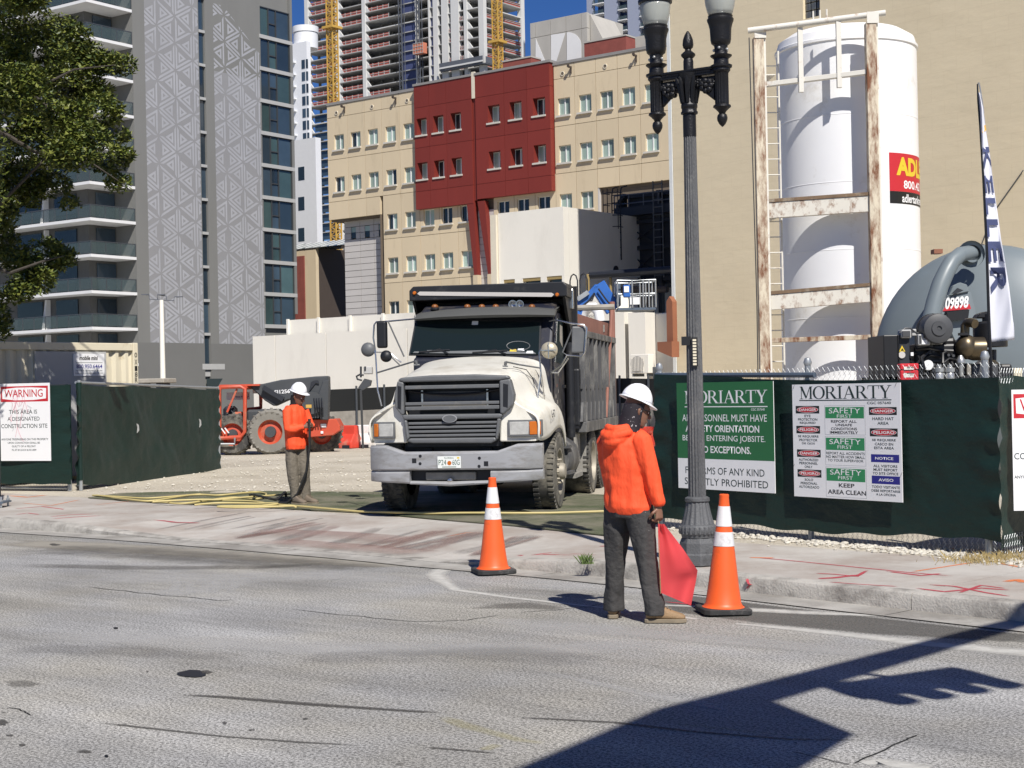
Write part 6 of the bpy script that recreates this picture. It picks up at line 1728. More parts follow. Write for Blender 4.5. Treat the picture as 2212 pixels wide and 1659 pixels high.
# sticker on the shell: red with yellow letters, black strip
def on_shell(pts, lift): return [(cx + (rT + lift) * math.sin(a), -(rT + lift) * math.cos(a), z) for a, z in pts]
a_l = math.asin((P(1919, 380, TY_).x - tc.x - cx) / rT); 
zt1, zt0, zb0 = kz(1935, 334, False), kz(1935, 415, False), kz(1935, 443, False)
off = .5
zz_top = P(1935, 336, TY_ + .4).z - .15; zz_mid = P(1935, 418, TY_ + .4).z - .15; zz_bot = P(1935, 444, TY_ + .4).z - .15
a1_ = a_l + 1.35
for (z0, z1, m_, nm) in ((zz_mid, zz_top, 'print_red', 'sticker'), (zz_bot, zz_mid - .002, 'print_black', 'sticker_strip')):
    V = []; F = []; n_ = 20
    for i in range(n_ + 1):
        a = a_l + (a1_ - a_l) * i / n_; V += on_shell([(a, z0), (a, z1)], .006)
    for i in range(n_): F.append((2 * i, 2 * i + 2, 2 * i + 3, 2 * i + 1))
    mb = MB(); mb._a(V, F); mb.build(nm, m_, tk, fix=False)
def shell_text(body, a0, a1, z0, z1, mat, lift, bold=.02):
    t = text(body, 1.0, (0, 0, 0), (1, 0, 0), (0, 1, 0), mat, None, 'lettering', 'LEFT', None, 0.0, bold)
    me = t.data; xs = [v.co.x for v in me.vertices]; ys = [v.co.y for v in me.vertices]
    bm = bmesh.new(); bm.from_mesh(me)
    for k in range(1, 14):
        xx = min(xs) + (max(xs) - min(xs)) * k / 14
        bmesh.ops.bisect_plane(bm, geom=bm.verts[:] + bm.edges[:] + bm.faces[:], plane_co=(xx, 0, 0), plane_no=(1, 0, 0))
    bm.to_mesh(me); bm.free()
    ax, bx_, ay, by = min(xs), max(xs), min(ys), max(ys)
    for v in me.vertices:
        a = a0 + (v.co.x - ax) / (bx_ - ax) * (a1 - a0); z = z0 + (v.co.y - ay) / (by - ay) * (z1 - z0)
        v.co = Vector(on_shell([(a, z)], lift)[0])
    t.parent = tk
hgt = zz_top - zz_mid
shell_text('ADLER', a_l + .12, a_l + 1.15, zz_mid + .42 * hgt, zz_top - .10 * hgt, 'label_yellow', .010, .05)
shell_text('800.421.7471', a_l + .26, a_l + 1.25, zz_mid + .08 * hgt, zz_mid + .30 * hgt, 'print_white', .010)
shell_text('adlertankrentals.com', a_l + .22, a_l + 1.3, zz_bot + .03, zz_mid - .05, 'print_white', .010)

# ---- blue-grey horizontal tank seen end on
BY = 23.2; bc = P(2134, 773, BY); rB = (bc.x - P(1889, 773, BY).x)
bt = thing('round_tank', 'big blue-grey horizontal tank, its domed end behind the engine pump', 'tank', (bc.x, BY, .15))
zc = bc.z - .15
mb = MB(Matrix.Rotation(-R(25), 4, 'Z')); prof = [(.01, -.55), (rB * .35, -.50), (rB * .65, -.36), (rB * .88, -.16), (rB * .97, -.04), (rB, .06), (rB, .5), (rB, 3.0), (rB, 6.0), (rB * .9, 6.3), (.01, 6.5)]
mb.lathe([(r_, y_) for r_, y_ in prof], 64, axis='Y', c=(0, 0, zc)); mb.build('shell', 'tank_blue', bt, True, ang=60)
for y in (.6, 4.8):
    mb = MB(Matrix.Rotation(-R(25), 4, 'Z')); mb.box(-1.2, 1.2, y, y + .3, -.12, zc - rB * .75); mb.build('saddle', 'tank_blue', bt)
B_ = lambda zx, zy, dy: P((1920 + zx * .28933) / 1.15732, (480 + zy * .28933) / 1.15732, BY + dy) - Vector((bc.x, BY, .15))
mb = MB(); pts = [B_(1790, 530, -.35), B_(1740, 525, -.5), B_(1660, 540, -.62), B_(1590, 600, -.72), B_(1540, 690, -.78), B_(1490, 800, -.82), B_(1440, 960, -.86), B_(1400, 1130, -.88), B_(1370, 1260, -.9)]
mb.tube(pts, [.10, .11, .115, .12, .125, .13, .13, .13, .13], 14); mb.build('riser_pipe', 'tank_blue', bt, True)
mb = MB(); mb.lathe([(.20, 0), (.20, .05), (.13, .06), (.13, -.05)], 20, axis='Y', c=tuple(B_(1760, 535, -.5)), cap=False); mb.build('pipe_flange', 'tank_blue', bt, True)
mb = MB(); mb.prism([B_(1560, 900, -.62), B_(1740, 860, -.62), B_(1720, 800, -.62), B_(1660, 780, -.62), B_(1600, 810, -.62)], (0, .12, 0)); mb.build('bracket_plate', 'tank_blue', bt, bevel=.01)
mb = MB(); mb.prism([B_(1590, 880, -.72), B_(1640, 830, -.72), B_(1690, 850, -.72), B_(1650, 870, -.72)], (0, .05, 0)); mb.build('hatch_handle', 'steel_dark', bt)
mb = MB(); mb.prism([B_(1510, 1030, -.60), B_(1550, 890, -.58), B_(1750, 860, -.58), B_(1790, 1010, -.6), B_(1830, 1480, -.65), B_(1700, 1480, -.65)], (0, .1, 0)); mb.build('number_mount', 'tank_blue', bt)
mb = MB(); a = [B_(1508, 1030, -.66), B_(1755, 1010, -.66), B_(1742, 968, -.66), B_(1535, 988, -.66)]; mb.prism(a, (0, .02, 0)); npl = mb.build('number_plate', 'print_red', bt)
r_ = (a[1] - a[0]); r_.y = 0; w_ = r_.length; r_.normalize()
fit('09898', .03, w_ - .05, .02, .20, (a[0] + Vector((0, -.001, 0)), r_, Vector((0.12, 0, 1)).normalized()), 'print_white', npl, .004, bold=.03)
mb = MB(); mb.prism([B_(1548, 1035, -.72), B_(1740, 1015, -.72), B_(1730, 1095, -.72), B_(1555, 1115, -.72)], (0, .06, 0)); mb.build('dark_plate', 'engine_black', bt)
mb = MB(); mb.bar(B_(1480, 1100, -.64), B_(1560, 905, -.6), .05); mb.build('strut', 'tank_blue', bt)
mb = MB(); mb.tube([B_(1790, 455, .6), B_(1870, 460, .6)], .015, 5); mb.build('top_wire', 'steel_dark', bt)
mb = MB(); mb.box(B_(1425, 0, .9).x, B_(1500, 0, .9).x, .9, 1.1, B_(0, 560, .9).z, B_(0, 522, .9).z); mb.build('red_board', 'copper_paint', bt)

# ---- engine pump in front of the tank
PY = 18.0; pb = P(2050, 820, PY)
pu = thing('engine_pump', 'black diesel engine pump with aluminium filters and red SDS box showing above the fence', 'pump', (pb.x, PY, .15))
Z = lambda x, y, dy=0.0: P((2180 + x * .17179) / 1.15732, (740 + y * .17179) / 1.15732, PY + dy) - Vector((pb.x, PY, .15))
def zbox(name, x0, y0, x1, y1, d0, d1, m_, bevel=.0, smooth=False):
    a, c = Z(x0, y0, d0), Z(x1, y1, d0)
    mb = MB(); mb.box(a.x, c.x, d0, d1, c.z, a.z); return mb.build(name, m_, pu, smooth, bevel=bevel, seg=2)
def ztube(name, pts, r, m_, n=8):
    mb = MB(); mb.tube([Z(*p) for p in pts], r, n); return mb.build(name, m_, pu, True)
zbox('radiator', 165, 570, 390, 1250, 0, .8, 'engine_black', .01)
zbox('radiator_side', 391, 560, 560, 1250, .04, .75, 'steel_dark', .01)
zbox('radiator_edge', 386, 560, 400, 1200, -.015, .03, 'aluminium')
zbox('engine_block', 620, 700, 1260, 1250, .15, .8, 'engine_black', .03)
zbox('skid', 120, 1180, 1900, 1900, .0, 1.0, 'engine_black')
zbox('valve_cover', 850, 610, 1230, 720, .2, .7, 'engine_black', .04)
zbox('intake_manifold', 640, 690, 900, 770, .08, .2, 'engine_grey', .03)
zbox('relay_box', 430, 490, 575, 610, -.02, .18, 'panel_grey', .012); zbox('relay_cover', 445, 505, 560, 595, -.035, -.021, 'engine_grey', .006)
zbox('relay_box', 580, 480, 650, 580, .05, .2, 'panel_grey', .012)
zbox('control_unit', 670, 555, 855, 715, -.03, .14, 'panel_grey', .015); zbox('control_label', 725, 640, 805, 700, -.036, -.031, 'print_white'); zbox('control_window', 690, 575, 720, 690, -.036, -.031, 'engine_grey'); zbox('control_emblem', 750, 575, 795, 610, -.036, -.031, 'engine_black')
# air cleaner drum
mb = MB(); c_ = Z(955, 475, -.05); mb.lathe([(.01, -.06), (.11, -.06), (.17, -.04), (.18, 0), (.18, .30), (.15, .34), (.01, .34)], 28, axis='Y', c=tuple(c_)); mb.lathe([(.03, -.075), (.085, -.075), (.09, -.058), (.03, -.058)], 20, axis='Y', c=tuple(c_), cap=False); mb.build('air_cleaner', 'engine_grey', pu, True)
mb = MB(); mb.lathe([(.184, .2), (.19, .2), (.19, .23), (.184, .23)], 28, axis='Y', c=tuple(c_), cap=False); mb.build('clamp_band', 'engine_black', pu)
zbox('cleaner_bracket', 890, 560, 1060, 640, .02, .25, 'engine_black', .02)
ztube('intake_pipe', [(870, 500, .1), (800, 490, .15), (770, 560, .2), (830, 620, .25)], .05, 'engine_black')
ztube('exhaust_stack', [(1345, 720, .1), (1350, 560, .1), (1355, 430, .1), (1385, 390, .08), (1430, 385, .02), (1500, 405, -.05)], .055, 'exhaust_brown', 12)
mb = MB(); mb.sphere(tuple(Z(1370, 740, .1)), .13, 1, 1, 1.15, 18, 12); mb.build('turbo_housing', 'exhaust_brown', pu, True)
mb = MB(); mb.lathe([(.02, -.05), (.12, -.05), (.14, .02), (.14, .15), (.02, .15)], 20, axis='X', c=tuple(Z(1440, 770, .12))); mb.build('flywheel_housing', 'exhaust_brown', pu, True)
zbox('bell_housing', 1250, 630, 1530, 900, .28, .8, 'engine_black', .06)
zbox('exhaust_bracket', 1285, 535, 1415, 570, .0, .1, 'engine_black')
# muffler stack on the right
mb = MB(); c_ = Z(1720, 600, .35); mb.lathe([(.19, Z(0, 780, .35).z), (.20, Z(0, 770, .35).z), (.20, Z(0, 440, .35).z), (.16, Z(0, 410, .35).z), (.09, Z(0, 400, .35).z), (.09, Z(0, 300, .35).z)], 24, c=(c_.x, c_.y, 0)); mb.build('muffler', 'engine_black', pu, True)
mb = MB(); mb.prism([Z(1520, 320, .3), Z(1560, 260, .3), Z(1660, 225, .3), Z(1700, 225, .3), Z(1700, 320, .3)], (0, .2, 0)); mb.build('rain_cap', 'engine_black', pu, bevel=.01)
ztube('muffler_leg', [(1690, 780, .35), (1690, 960, .35)], .035, 'engine_grey'); ztube('muffler_leg', [(1770, 780, .35), (1770, 960, .35)], .035, 'engine_grey')
zbox('pump_base', 1440, 990, 1850, 1260, .2, .8, 'engine_grey', .02); zbox('pump_flange', 1380, 980, 1450, 1160, .1, .6, 'old_concrete', .02)
zbox('fuel_tank', 1860, 990, 2050, 1260, .2, .8, 'engine_black', .03); zbox('battery_box', 2060, 1050, 2190, 1260, .15, .6, 'container_cream', .01)
mb = MB(); mb.prism([Z(1580, 990, .25), Z(1660, 930, .25), (Z(1790, 930, .25)), Z(1860, 990, .25)], (0, .3, 0)); mb.build('pump_cone', 'exhaust_brown', pu)
# filters
for x in (980, 1135):
    mb = MB(); a = Z(x, 1250, -.05); c_ = Z(x, 1110, -.05)
    mb.lathe([(.05, a.z), (.055, a.z + .02), (.055, c_.z - .02), (.045, c_.z), (.06, c_.z + .005), (.06, c_.z + .05), (.03, c_.z + .06), (.03, c_.z + .09)], 18, c=(a.x, -.05, 0)); mb.build('fuel_filter', 'aluminium', pu, True)
mb = MB(); a = Z(1295, 1110, 0); mb.lathe([(.025, a.z - .05), (.03, a.z), (.03, a.z + .1), (.05, a.z + .11), (.05, a.z + .15), (.02, a.z + .2)], 12, c=(a.x, 0, 0)); mb.build('valve', 'aluminium', pu, True)
mb = MB(); a = Z(820, 1005, .08); mb.lathe([(.001, 0), (.06, 0), (.06, .05)], 18, axis='Y', c=tuple(a)); mb.build('dial', 'print_white', pu)
zbox('white_tag', 565, 820, 605, 870, .0, .03, 'print_white'); zbox('rocker_stripe', 885, 935, 1015, 952, .13, .15, 'engine_grey')
ztube('starter_tube', [(860, 670, .05), (1020, 665, .05)], .035, 'aluminium')
for pts, r in (([(560, 900, .1), (565, 960, .05), (640, 1000, 0), (700, 930, .05), (660, 850, .1), (600, 830, .1)], .014), ([(700, 1200, .05), (760, 1050, 0), (720, 900, .05), (860, 780, .1)], .022), ([(1040, 1100, 0), (1030, 980, .02), (1120, 910, .05), (1220, 930, .08), (1290, 1000, .1)], .016), ([(1030, 980, 0), (1030, 840, .05), (1100, 800, .1)], .018), ([(880, 1140, 0), (900, 1090, 0), (960, 1080, 0)], .016), ([(640, 780, .1), (830, 760, .08), (1000, 790, .1), (1180, 800, .1)], .02), ([(780, 900, .1), (860, 860, .1), (1010, 880, .1)], .014), ([(1130, 930, .1), (1180, 1010, .05), (1250, 1060, .05)], .018), ([(400, 540, .0), (480, 470, .0), (560, 470, .02), (620, 520, .05), (690, 550, .05)], .010)):
    ztube('pump_hose', pts, r, 'engine_black' if r > .013 else 'engine_grey', 7)
for (x, y) in ((890, 800), (1000, 810), (840, 830), (1110, 860), (1180, 870), (1150, 1010), (1060, 1080), (900, 1000), (760, 1130), (1230, 690), (1100, 610)):
    mb = MB(); a = Z(x, y, .12); mb.lathe([(.001, -.02), (.018, -.02), (.018, .03)], 6, axis='Y', c=tuple(a)); mb.build('bolt', 'engine_grey', pu)
mb = MB(); a = [Z(395, 808, .02), Z(485, 808, .02), Z(437, 720, .02)]; mb.prism(a, (0, .01, 0)); o_ = mb.build('hazard_label', 'label_yellow', pu)
mb = MB(); a = [Z(420, 795, .017), Z(465, 795, .017), Z(440, 758, .017)]; mb.prism(a, (0, .002, 0)); mb.build('hazard_mark', 'print_black', pu)
mb = MB(); a = Z(437, 857, .02); mb.lathe([(.001, 0), (.04, 0), (.04, .012)], 18, axis='Y', c=tuple(a)); mb.build('round_label', 'grey_panel', pu)
sdo = thing('document_box', 'small red SDS document box hung on the fence top in front of the pump', 'box', (0, 0, 0))
sb = P((2180 + 545 * .17179) / 1.15732, (740 + 1240 * .17179) / 1.15732, 15.8); sdo.location = (sb.x, 15.8, sb.z)
Sx = lambda x, y: P((2180 + x * .17179) / 1.15732, (740 + y * .17179) / 1.15732, 15.8) - sb
a, c_ = Sx(408, 985), Sx(680, 1245); m1 = Sx(0, 1085).z
mb = MB(); mb.box(a.x, c_.x, 0, .12, c_.z, m1 - .004); mb.build('case', 'sds_red', sdo, bevel=.01)
mb = MB(); mb.box(a.x - .003, c_.x + .003, -.006, .125, m1, a.z); mb.build('lid', 'sds_red', sdo, bevel=.01)
f_ = (Vector((0, -.007, 0)), Vector((1, 0, 0)), Vector((0, 0, 1)))
p0, p1 = Sx(465, 1075), Sx(605, 1025); lb2 = plate(p0.x, p1.x, p0.z, p1.z, f_, 'frame_cream', sdo, .001, 'label'); fit('SDS', Sx(485, 0).x, Sx(583, 0).x, Sx(0, 1063).z, Sx(0, 1038).z, f_, 'print_black', lb2, .004, bold=.04)
f_ = (Vector((0, -.001, 0)), Vector((1, 0, 0)), Vector((0, 0, 1)))
p0, p1 = Sx(462, 1185), Sx(607, 1118); lb2 = plate(p0.x, p1.x, p0.z, p1.z, f_, 'frame_cream', sdo, .001, 'label'); plate(Sx(480, 0).x, Sx(590, 0).x, Sx(0, 1142).z, Sx(0, 1130).z, f_, 'print_black', lb2, .003, 'print_line'); plate(Sx(505, 0).x, Sx(575, 0).x, Sx(0, 1165).z, Sx(0, 1155).z, f_, 'print_black', lb2, .003, 'print_line')

# ---- feather flag behind the fence
M('flag_white', (0.70, 0.71, 0.78), 0.75, var=0.05, vs=3)
M('flag_navy', (0.055, 0.07, 0.16), 0.7, var=0.08)
M('flag_orange', (0.75, 0.40, 0.04), 0.7, var=0.05)
FY = 15.6; q = P(2141, 800, FY)
fl = thing('feather_flag', 'white feather banner with navy KELLER letters running down a black pole', 'flag', (q.x, FY, .15))
K = lambda u, v, dy=0: P(u, v, FY + dy) - Vector((q.x, FY, .15))
pz = [(2141, 800), (2136, 680), (2131, 520), (2124, 380), (2117, 270), (2112.5, 215), (2111.5, 182)]
mb = MB(); mb.tube([Vector((K(2143, 800).x, 0, 0))] + [K(u, v) for u, v in pz], [.02, .018, .016, .015, .013, .011, .009, .008], 8); mb.build('pole', 'engine_black', fl, True)
mb = MB(); mb.tube([K(2111.5, 182), K(2114, 178), K(2117, 190), K(2121, 215), K(2125, 245)], .007, 6); mb.build('tip_rod', 'aluminium', fl, True)
rows_ = [(200, 2112.5, 2116), (235, 2114, 2124), (285, 2117, 2130), (340, 2121, 2139), (400, 2124.5, 2146), (460, 2127.5, 2155), (520, 2130, 2163), (570, 2132, 2172), (620, 2133.5, 2180), (680, 2136, 2187), (715, 2137, 2190.5), (739, 2138, 2191)]
def flagpt(v, f):
    for i in range(len(rows_) - 1):
        if v <= rows_[i + 1][0] or i == len(rows_) - 2:
            t = (v - rows_[i][0]) / (rows_[i + 1][0] - rows_[i][0]); l = rows_[i][1] + (rows_[i + 1][1] - rows_[i][1]) * t; r_ = rows_[i][2] + (rows_[i + 1][2] - rows_[i][2]) * t
            dy = .07 * math.sin(f * 3.3 + v * .012) * f + .02 * math.sin(f * 8 + v * .05) * f
            return K(l + (r_ - l) * f, v - (5 * f if v > 700 else 0) + 0, dy)
V = []; F = []; nv, nf = 60, 10
for i in range(nv + 1):
    v = 200 + (739 - 200) * i / nv
    for j in range(nf + 1): V.append(flagpt(v, j / nf))
for i in range(nv):
    for j in range(nf): k = i * (nf + 1) + j; F.append((k, k + 1, k + nf + 2, k + nf + 1))
mb = MB(); mb._a(V, F); fo_ = mb.build('banner', 'flag_white', fl, True, fix=False, ang=180)
sm_ = fo_.modifiers.new('Solid', 'SOLIDIFY'); sm_.thickness = .002
def flagtext(ch, v0, v1, f0, f1, mat):
    t = text(ch, 1.0, (0, 0, 0), (1, 0, 0), (0, 1, 0), mat, None, 'lettering', 'LEFT', None, 0.0, .03)
    me = t.data; xs = [v.co.x for v in me.vertices]; ys = [v.co.y for v in me.vertices]
    for v in me.vertices:
        fx = (v.co.x - min(xs)) / (max(xs) - min(xs)); fy = (v.co.y - min(ys)) / (max(ys) - min(ys))
        v.co = flagpt(v0 + (v1 - v0) * fx, f0 + (f1 - f0) * fy) + Vector((0, -.02, 0))
    t.parent = fl
for ch, v0, v1, a, b in (('K', 318, 368, .12, .95), ('E', 380, 418, .08, .90), ('L', 428, 464, .06, .90), ('L', 474, 512, .06, .88), ('E', 522, 566, .07, .86), ('R', 578, 634, .14, .90)):
    flagtext(ch, v0, v1, a, b, 'flag_navy')
mb = MB(); mb._a([flagpt(278, .15) + Vector((0, -.02, 0)), flagpt(270, .9) + Vector((0, -.02, 0)), flagpt(282, .95) + Vector((0, -.02, 0)), flagpt(288, .3) + Vector((0, -.02, 0))], [(0, 1, 2, 3)]); mb.build('emblem', 'flag_orange', fl, fix=False)

# ---- twin-globe street lamp
M('iron_black', (0.012, 0.012, 0.014), 0.42, 0.3, var=0.25, vs=9, bump=0.25, bs=60)
M('iron_grey', (0.105, 0.107, 0.11), 0.62, 0.2, var=0.14, vs=4, bump=0.4, bs=110, dirt=((0.20, 0.195, 0.185), 0.25, 5.0), stretch=(1, 1, .35))
M('iron_base', (0.115, 0.118, 0.122), 0.65, 0.2, var=0.14, vs=6, bump=0.3, bs=70, dirt=((0.05, 0.05, 0.05), 0.2, 4.0))
def globemat():
    m = bpy.data.materials.new('lamp_glass'); m.use_nodes = True; b = m.node_tree.nodes['Principled BSDF']
    b.inputs['Base Color'].default_value = (.50, .52, .48, 1); b.inputs['Roughness'].default_value = .12; b.inputs['Alpha'].default_value = .55
    b.inputs['Transmission Weight'].default_value = .0; MATS['lamp_glass'] = m
globemat()
lx, ly = P(1509, 1215, 13.82).x, 13.82
lp = thing('street_lamp', 'old style black twin lamp post with fluted grey shaft standing at the kerb', 'street lamp', (lx, ly, .15))
mb = MB(); mb.lathe([(.182, 0), (.180, .10), (.172, .105), (.168, .20), (.150, .245)], 8); mb.build('octagonal_plinth', 'iron_base', lp, bevel=.006)
mb = MB(); mb.lathe([(.146, .247), (.150, .258), (.150, .268), (.156, .275), (.168, .30), (.170, .325), (.163, .35), (.150, .365)], 40); mb.build('base_bowl', 'iron_base', lp, True, ang=50)
for k_ in range(24):
    a = 2 * math.pi * k_ / 24; mb = MB(); mb.bar((.155 * math.cos(a), .155 * math.sin(a), .278), (.160 * math.cos(a), .160 * math.sin(a), .352), .022, .03, upv=(math.cos(a), math.sin(a), 0)); mb.build('bowl_leaf', 'iron_base', lp, bevel=.006)
mb = MB(); mb.lathe([(.150, .366), (.136, .41), (.120, .47), (.108, .53), (.101, .565)], 96, .07, 16); mb.build('fluted_bell', 'iron_base', lp, True, ang=60)
mb = MB(); mb.lathe([(.104, .566), (.112, .575), (.112, .60), (.100, .608), (.086, .615)], 32); mb.build('collar_ring', 'iron_base', lp, True)
mb = MB(); n_ = 14; mb.lathe([(.080 - .0225 * i / n_, .615 + (3.87 - .615) * i / n_) for i in range(n_ + 1)], 128, .13, 16); mb.build('fluted_shaft', 'iron_grey', lp, True, ang=60)
S = .00106   # metres per pixel of the close-up the crown was measured from
mb = MB(); mb.lathe([(.060, 3.871), (.060, 4.07)], 24); mb.build('top_sleeve', 'iron_black', lp, True)
mb = MB(); mb.lathe([(.062, 4.07), (.078, 4.075), (.080, 4.09), (.070, 4.10), (.070, 4.125), (.076, 4.13), (.076, 4.16), (.066, 4.17), (.064, 4.24), (.072, 4.32), (.088, 4.40), (.10, 4.44)], 28, .05, 8); mb.build('capital', 'iron_black', lp, True, ang=60)
for k_ in range(10):
    a = 2 * math.pi * k_ / 10; mb = MB()
    pr_ = [(.066, 4.17), (.074, 4.24), (.088, 4.32), (.108, 4.385), (.118, 4.40)]
    mb.tube([(r_ * math.cos(a), r_ * math.sin(a), z_) for r_, z_ in pr_], [.014, .02, .022, .016, .006], 6); mb.build('acanthus_leaf', 'iron_black', lp, True)
mb = MB(); mb.lathe([(.046, 4.47), (.046, 4.55), (.040, 4.575), (.064, 4.60), (.066, 4.615), (.044, 4.635), (.030, 4.645), (.028, 4.66), (.044, 4.675), (.050, 4.70), (.046, 4.745), (.030, 4.79), (.008, 4.825)], 20); mb.build('finial', 'iron_black', lp, True, ang=50)
ad = Vector((.273, -.17, 0)).normalized(); HL = .322
sideN = Vector((-ad.y, ad.x, 0))
def armbox(s0, s1, w0, z0, z1, w1=None):
    w1 = w1 or w0; p = []
    for z in (z0, z1):
        for s_, w_ in ((s0, w0), (s1, w1)):
            pass
    a = ad * s0; b = ad * s1
    return [a - sideN * w0 + Vector((0, 0, z0)), b - sideN * w1 + Vector((0, 0, z0)), b + sideN * w1 + Vector((0, 0, z0)), a + sideN * w0 + Vector((0, 0, z0)), a - sideN * w0 + Vector((0, 0, z1)), b - sideN * w1 + Vector((0, 0, z1)), b + sideN * w1 + Vector((0, 0, z1)), a + sideN * w0 + Vector((0, 0, z1))]
mb = MB(); mb.hexa(armbox(-HL + .04, HL - .04, .055, 4.445, 4.47)); mb.hexa(armbox(-HL + .05, HL - .05, .045, 4.40, 4.443)); mb.build('cross_arm', 'iron_black', lp, bevel=.006)
mb = MB()
for k_ in range(26):
    s_ = -HL + .09 + (2 * HL - .18) * k_ / 25; mb.hexa(armbox(s_ - .006, s_ + .006, .052, 4.425, 4.443))
o_ = mb.build('dentil_row', 'iron_black', lp); o_['kind'] = 'stuff'
for sg in (-1, 1):
    # scroll bracket with rosette below the arm
    pts = [ad * (sg * .06) + Vector((0, 0, 4.24)), ad * (sg * .09) + Vector((0, 0, 4.285)), ad * (sg * .14) + Vector((0, 0, 4.27)), ad * (sg * .18) + Vector((0, 0, 4.23)), ad * (sg * (HL - .06)) + Vector((0, 0, 4.16)), ad * (sg * (HL - .045)) + Vector((0, 0, 4.39)), ad * (sg * .06) + Vector((0, 0, 4.39))]
    mb = MB(); mb.prism([p - sideN * .02 for p in pts], sideN * .04); mb.build('scroll_bracket', 'iron_black', lp, bevel=.012)
    for s_, z_, r_ in ((.185, 4.305, .075), (.105, 4.34, .042), (.235, 4.33, .04)):
        for fs in (-1, 1):
            mb = MB(); c0 = ad * (sg * s_) + Vector((0, 0, z_)) + sideN * (fs * .02)
            for k_ in range(7):
                a = 2 * math.pi * k_ / 7; p = c0 + (ad * math.cos(a) + Vector((0, 0, 1)) * math.sin(a)) * r_ * .6; mb.sphere(tuple(p + sideN * fs * .008), r_ * .38, 1, 1, 1, 7, 5)
            mb.sphere(tuple(c0 + sideN * fs * .02), r_ * .34, 1, 1, 1, 8, 6); mb.build('rosette', 'iron_black', lp, True)
    c = ad * (sg * HL)
    mb = MB(); mb.lathe([(.062, 4.13), (.062, 4.40), (.066, 4.405)], 96, .10, 16, c=(c.x, c.y, 0)); mb.build('end_column', 'iron_black', lp, True, ang=60)
    mb = MB(); mb.lathe([(.062, 4.405), (.080, 4.425), (.080, 4.445), (.096, 4.455), (.098, 4.472), (.070, 4.485)], 28, c=(c.x, c.y, 0)); mb.build('column_cap', 'iron_black', lp, True, ang=40)
    mb = MB(); mb.lathe([(.060, 4.128), (.078, 4.115), (.080, 4.10), (.060, 4.085), (.036, 4.06), (.028, 4.045)], 24, c=(c.x, c.y, 0)); mb.build('drop_flare', 'iron_black', lp, True, ang=40)
    mb = MB(); mb.lathe([(.028, 4.044), (.042, 4.03), (.048, 4.005), (.045, 3.98), (.030, 3.95), (.006, 3.925)], 18, .06, 9, c=(c.x, c.y, 0)); mb.build('drop_finial', 'iron_black', lp, True, ang=60)
    mb = MB(); mb.lathe([(.068, 4.486), (.066, 4.53), (.094, 4.552), (.098, 4.562), (.060, 4.575), (.055, 4.60), (.062, 4.65)], 24, c=(c.x, c.y, 0)); mb.build('neck', 'iron_black', lp, True, ang=40)
    mb = MB(); mb.lathe([(.062, 4.65), (.085, 4.67), (.092, 4.70), (.097, 4.80), (.108, 4.845), (.118, 4.87), (.120, 4.885), (.108, 4.90), (.112, 4.915), (.104, 4.922)], 30, c=(c.x, c.y, 0)); mb.build('fitter_cup', 'iron_black', lp, True, ang=40)
    for k_ in range(5):
        a = k_ * 1.3 + .4; mb = MB(); mb.sphere((c.x + .062 * math.cos(a), c.y + .062 * math.sin(a), 4.61 + .012 * (k_ % 2)), .014, 1, 1, 1, 7, 5); mb.build('set_screw', 'aluminium', lp, True)
    mb = MB(); mb.lathe([(.104, 4.923), (.118, 4.96), (.132, 5.02), (.140, 5.09), (.142, 5.12)], 30, c=(c.x, c.y, 0), cap=False); gl = mb.build('globe', 'lamp_glass', lp, True)
    sm_ = gl.modifiers.new('Solid', 'SOLIDIFY'); sm_.thickness = .004
    mb = MB(); mb.tube([(c.x, c.y, 4.923), (c.x, c.y, 5.0)], .03, 10); mb.sphere((c.x, c.y, 5.05), .045, 1, 1, 1.5, 12, 8); mb.build('bulb', 'print_white', lp, True)
    mb = MB(); mb.lathe([(.140, 5.118), (.155, 5.125), (.158, 5.15), (.145, 5.17), (.125, 5.24), (.08, 5.31), (.05, 5.34), (.05, 5.38), (.03, 5.40), (.04, 5.44), (.005, 5.50)], 30, c=(c.x, c.y, 0)); mb.build('globe_roof', 'iron_black', lp, True, ang=40)
mb = MB(); mb.box(-.035, .02, -.095, -.08, 1.79, 2.05); tg = mb.build('number_tag', 'engine_black', lp)
for k_ in range(9):
    mb = MB(); mb.box(-.024, .008, -.0965, -.0955, 1.80 + k_ * .027, 1.818 + k_ * .027); mb.build('tag_digit', 'container_cream', tg)
mb = MB(); mb.box(-.12, -.036, -.07, -.05, 1.98, 2.06); mb.build('tag_bracket', 'engine_black', lp)

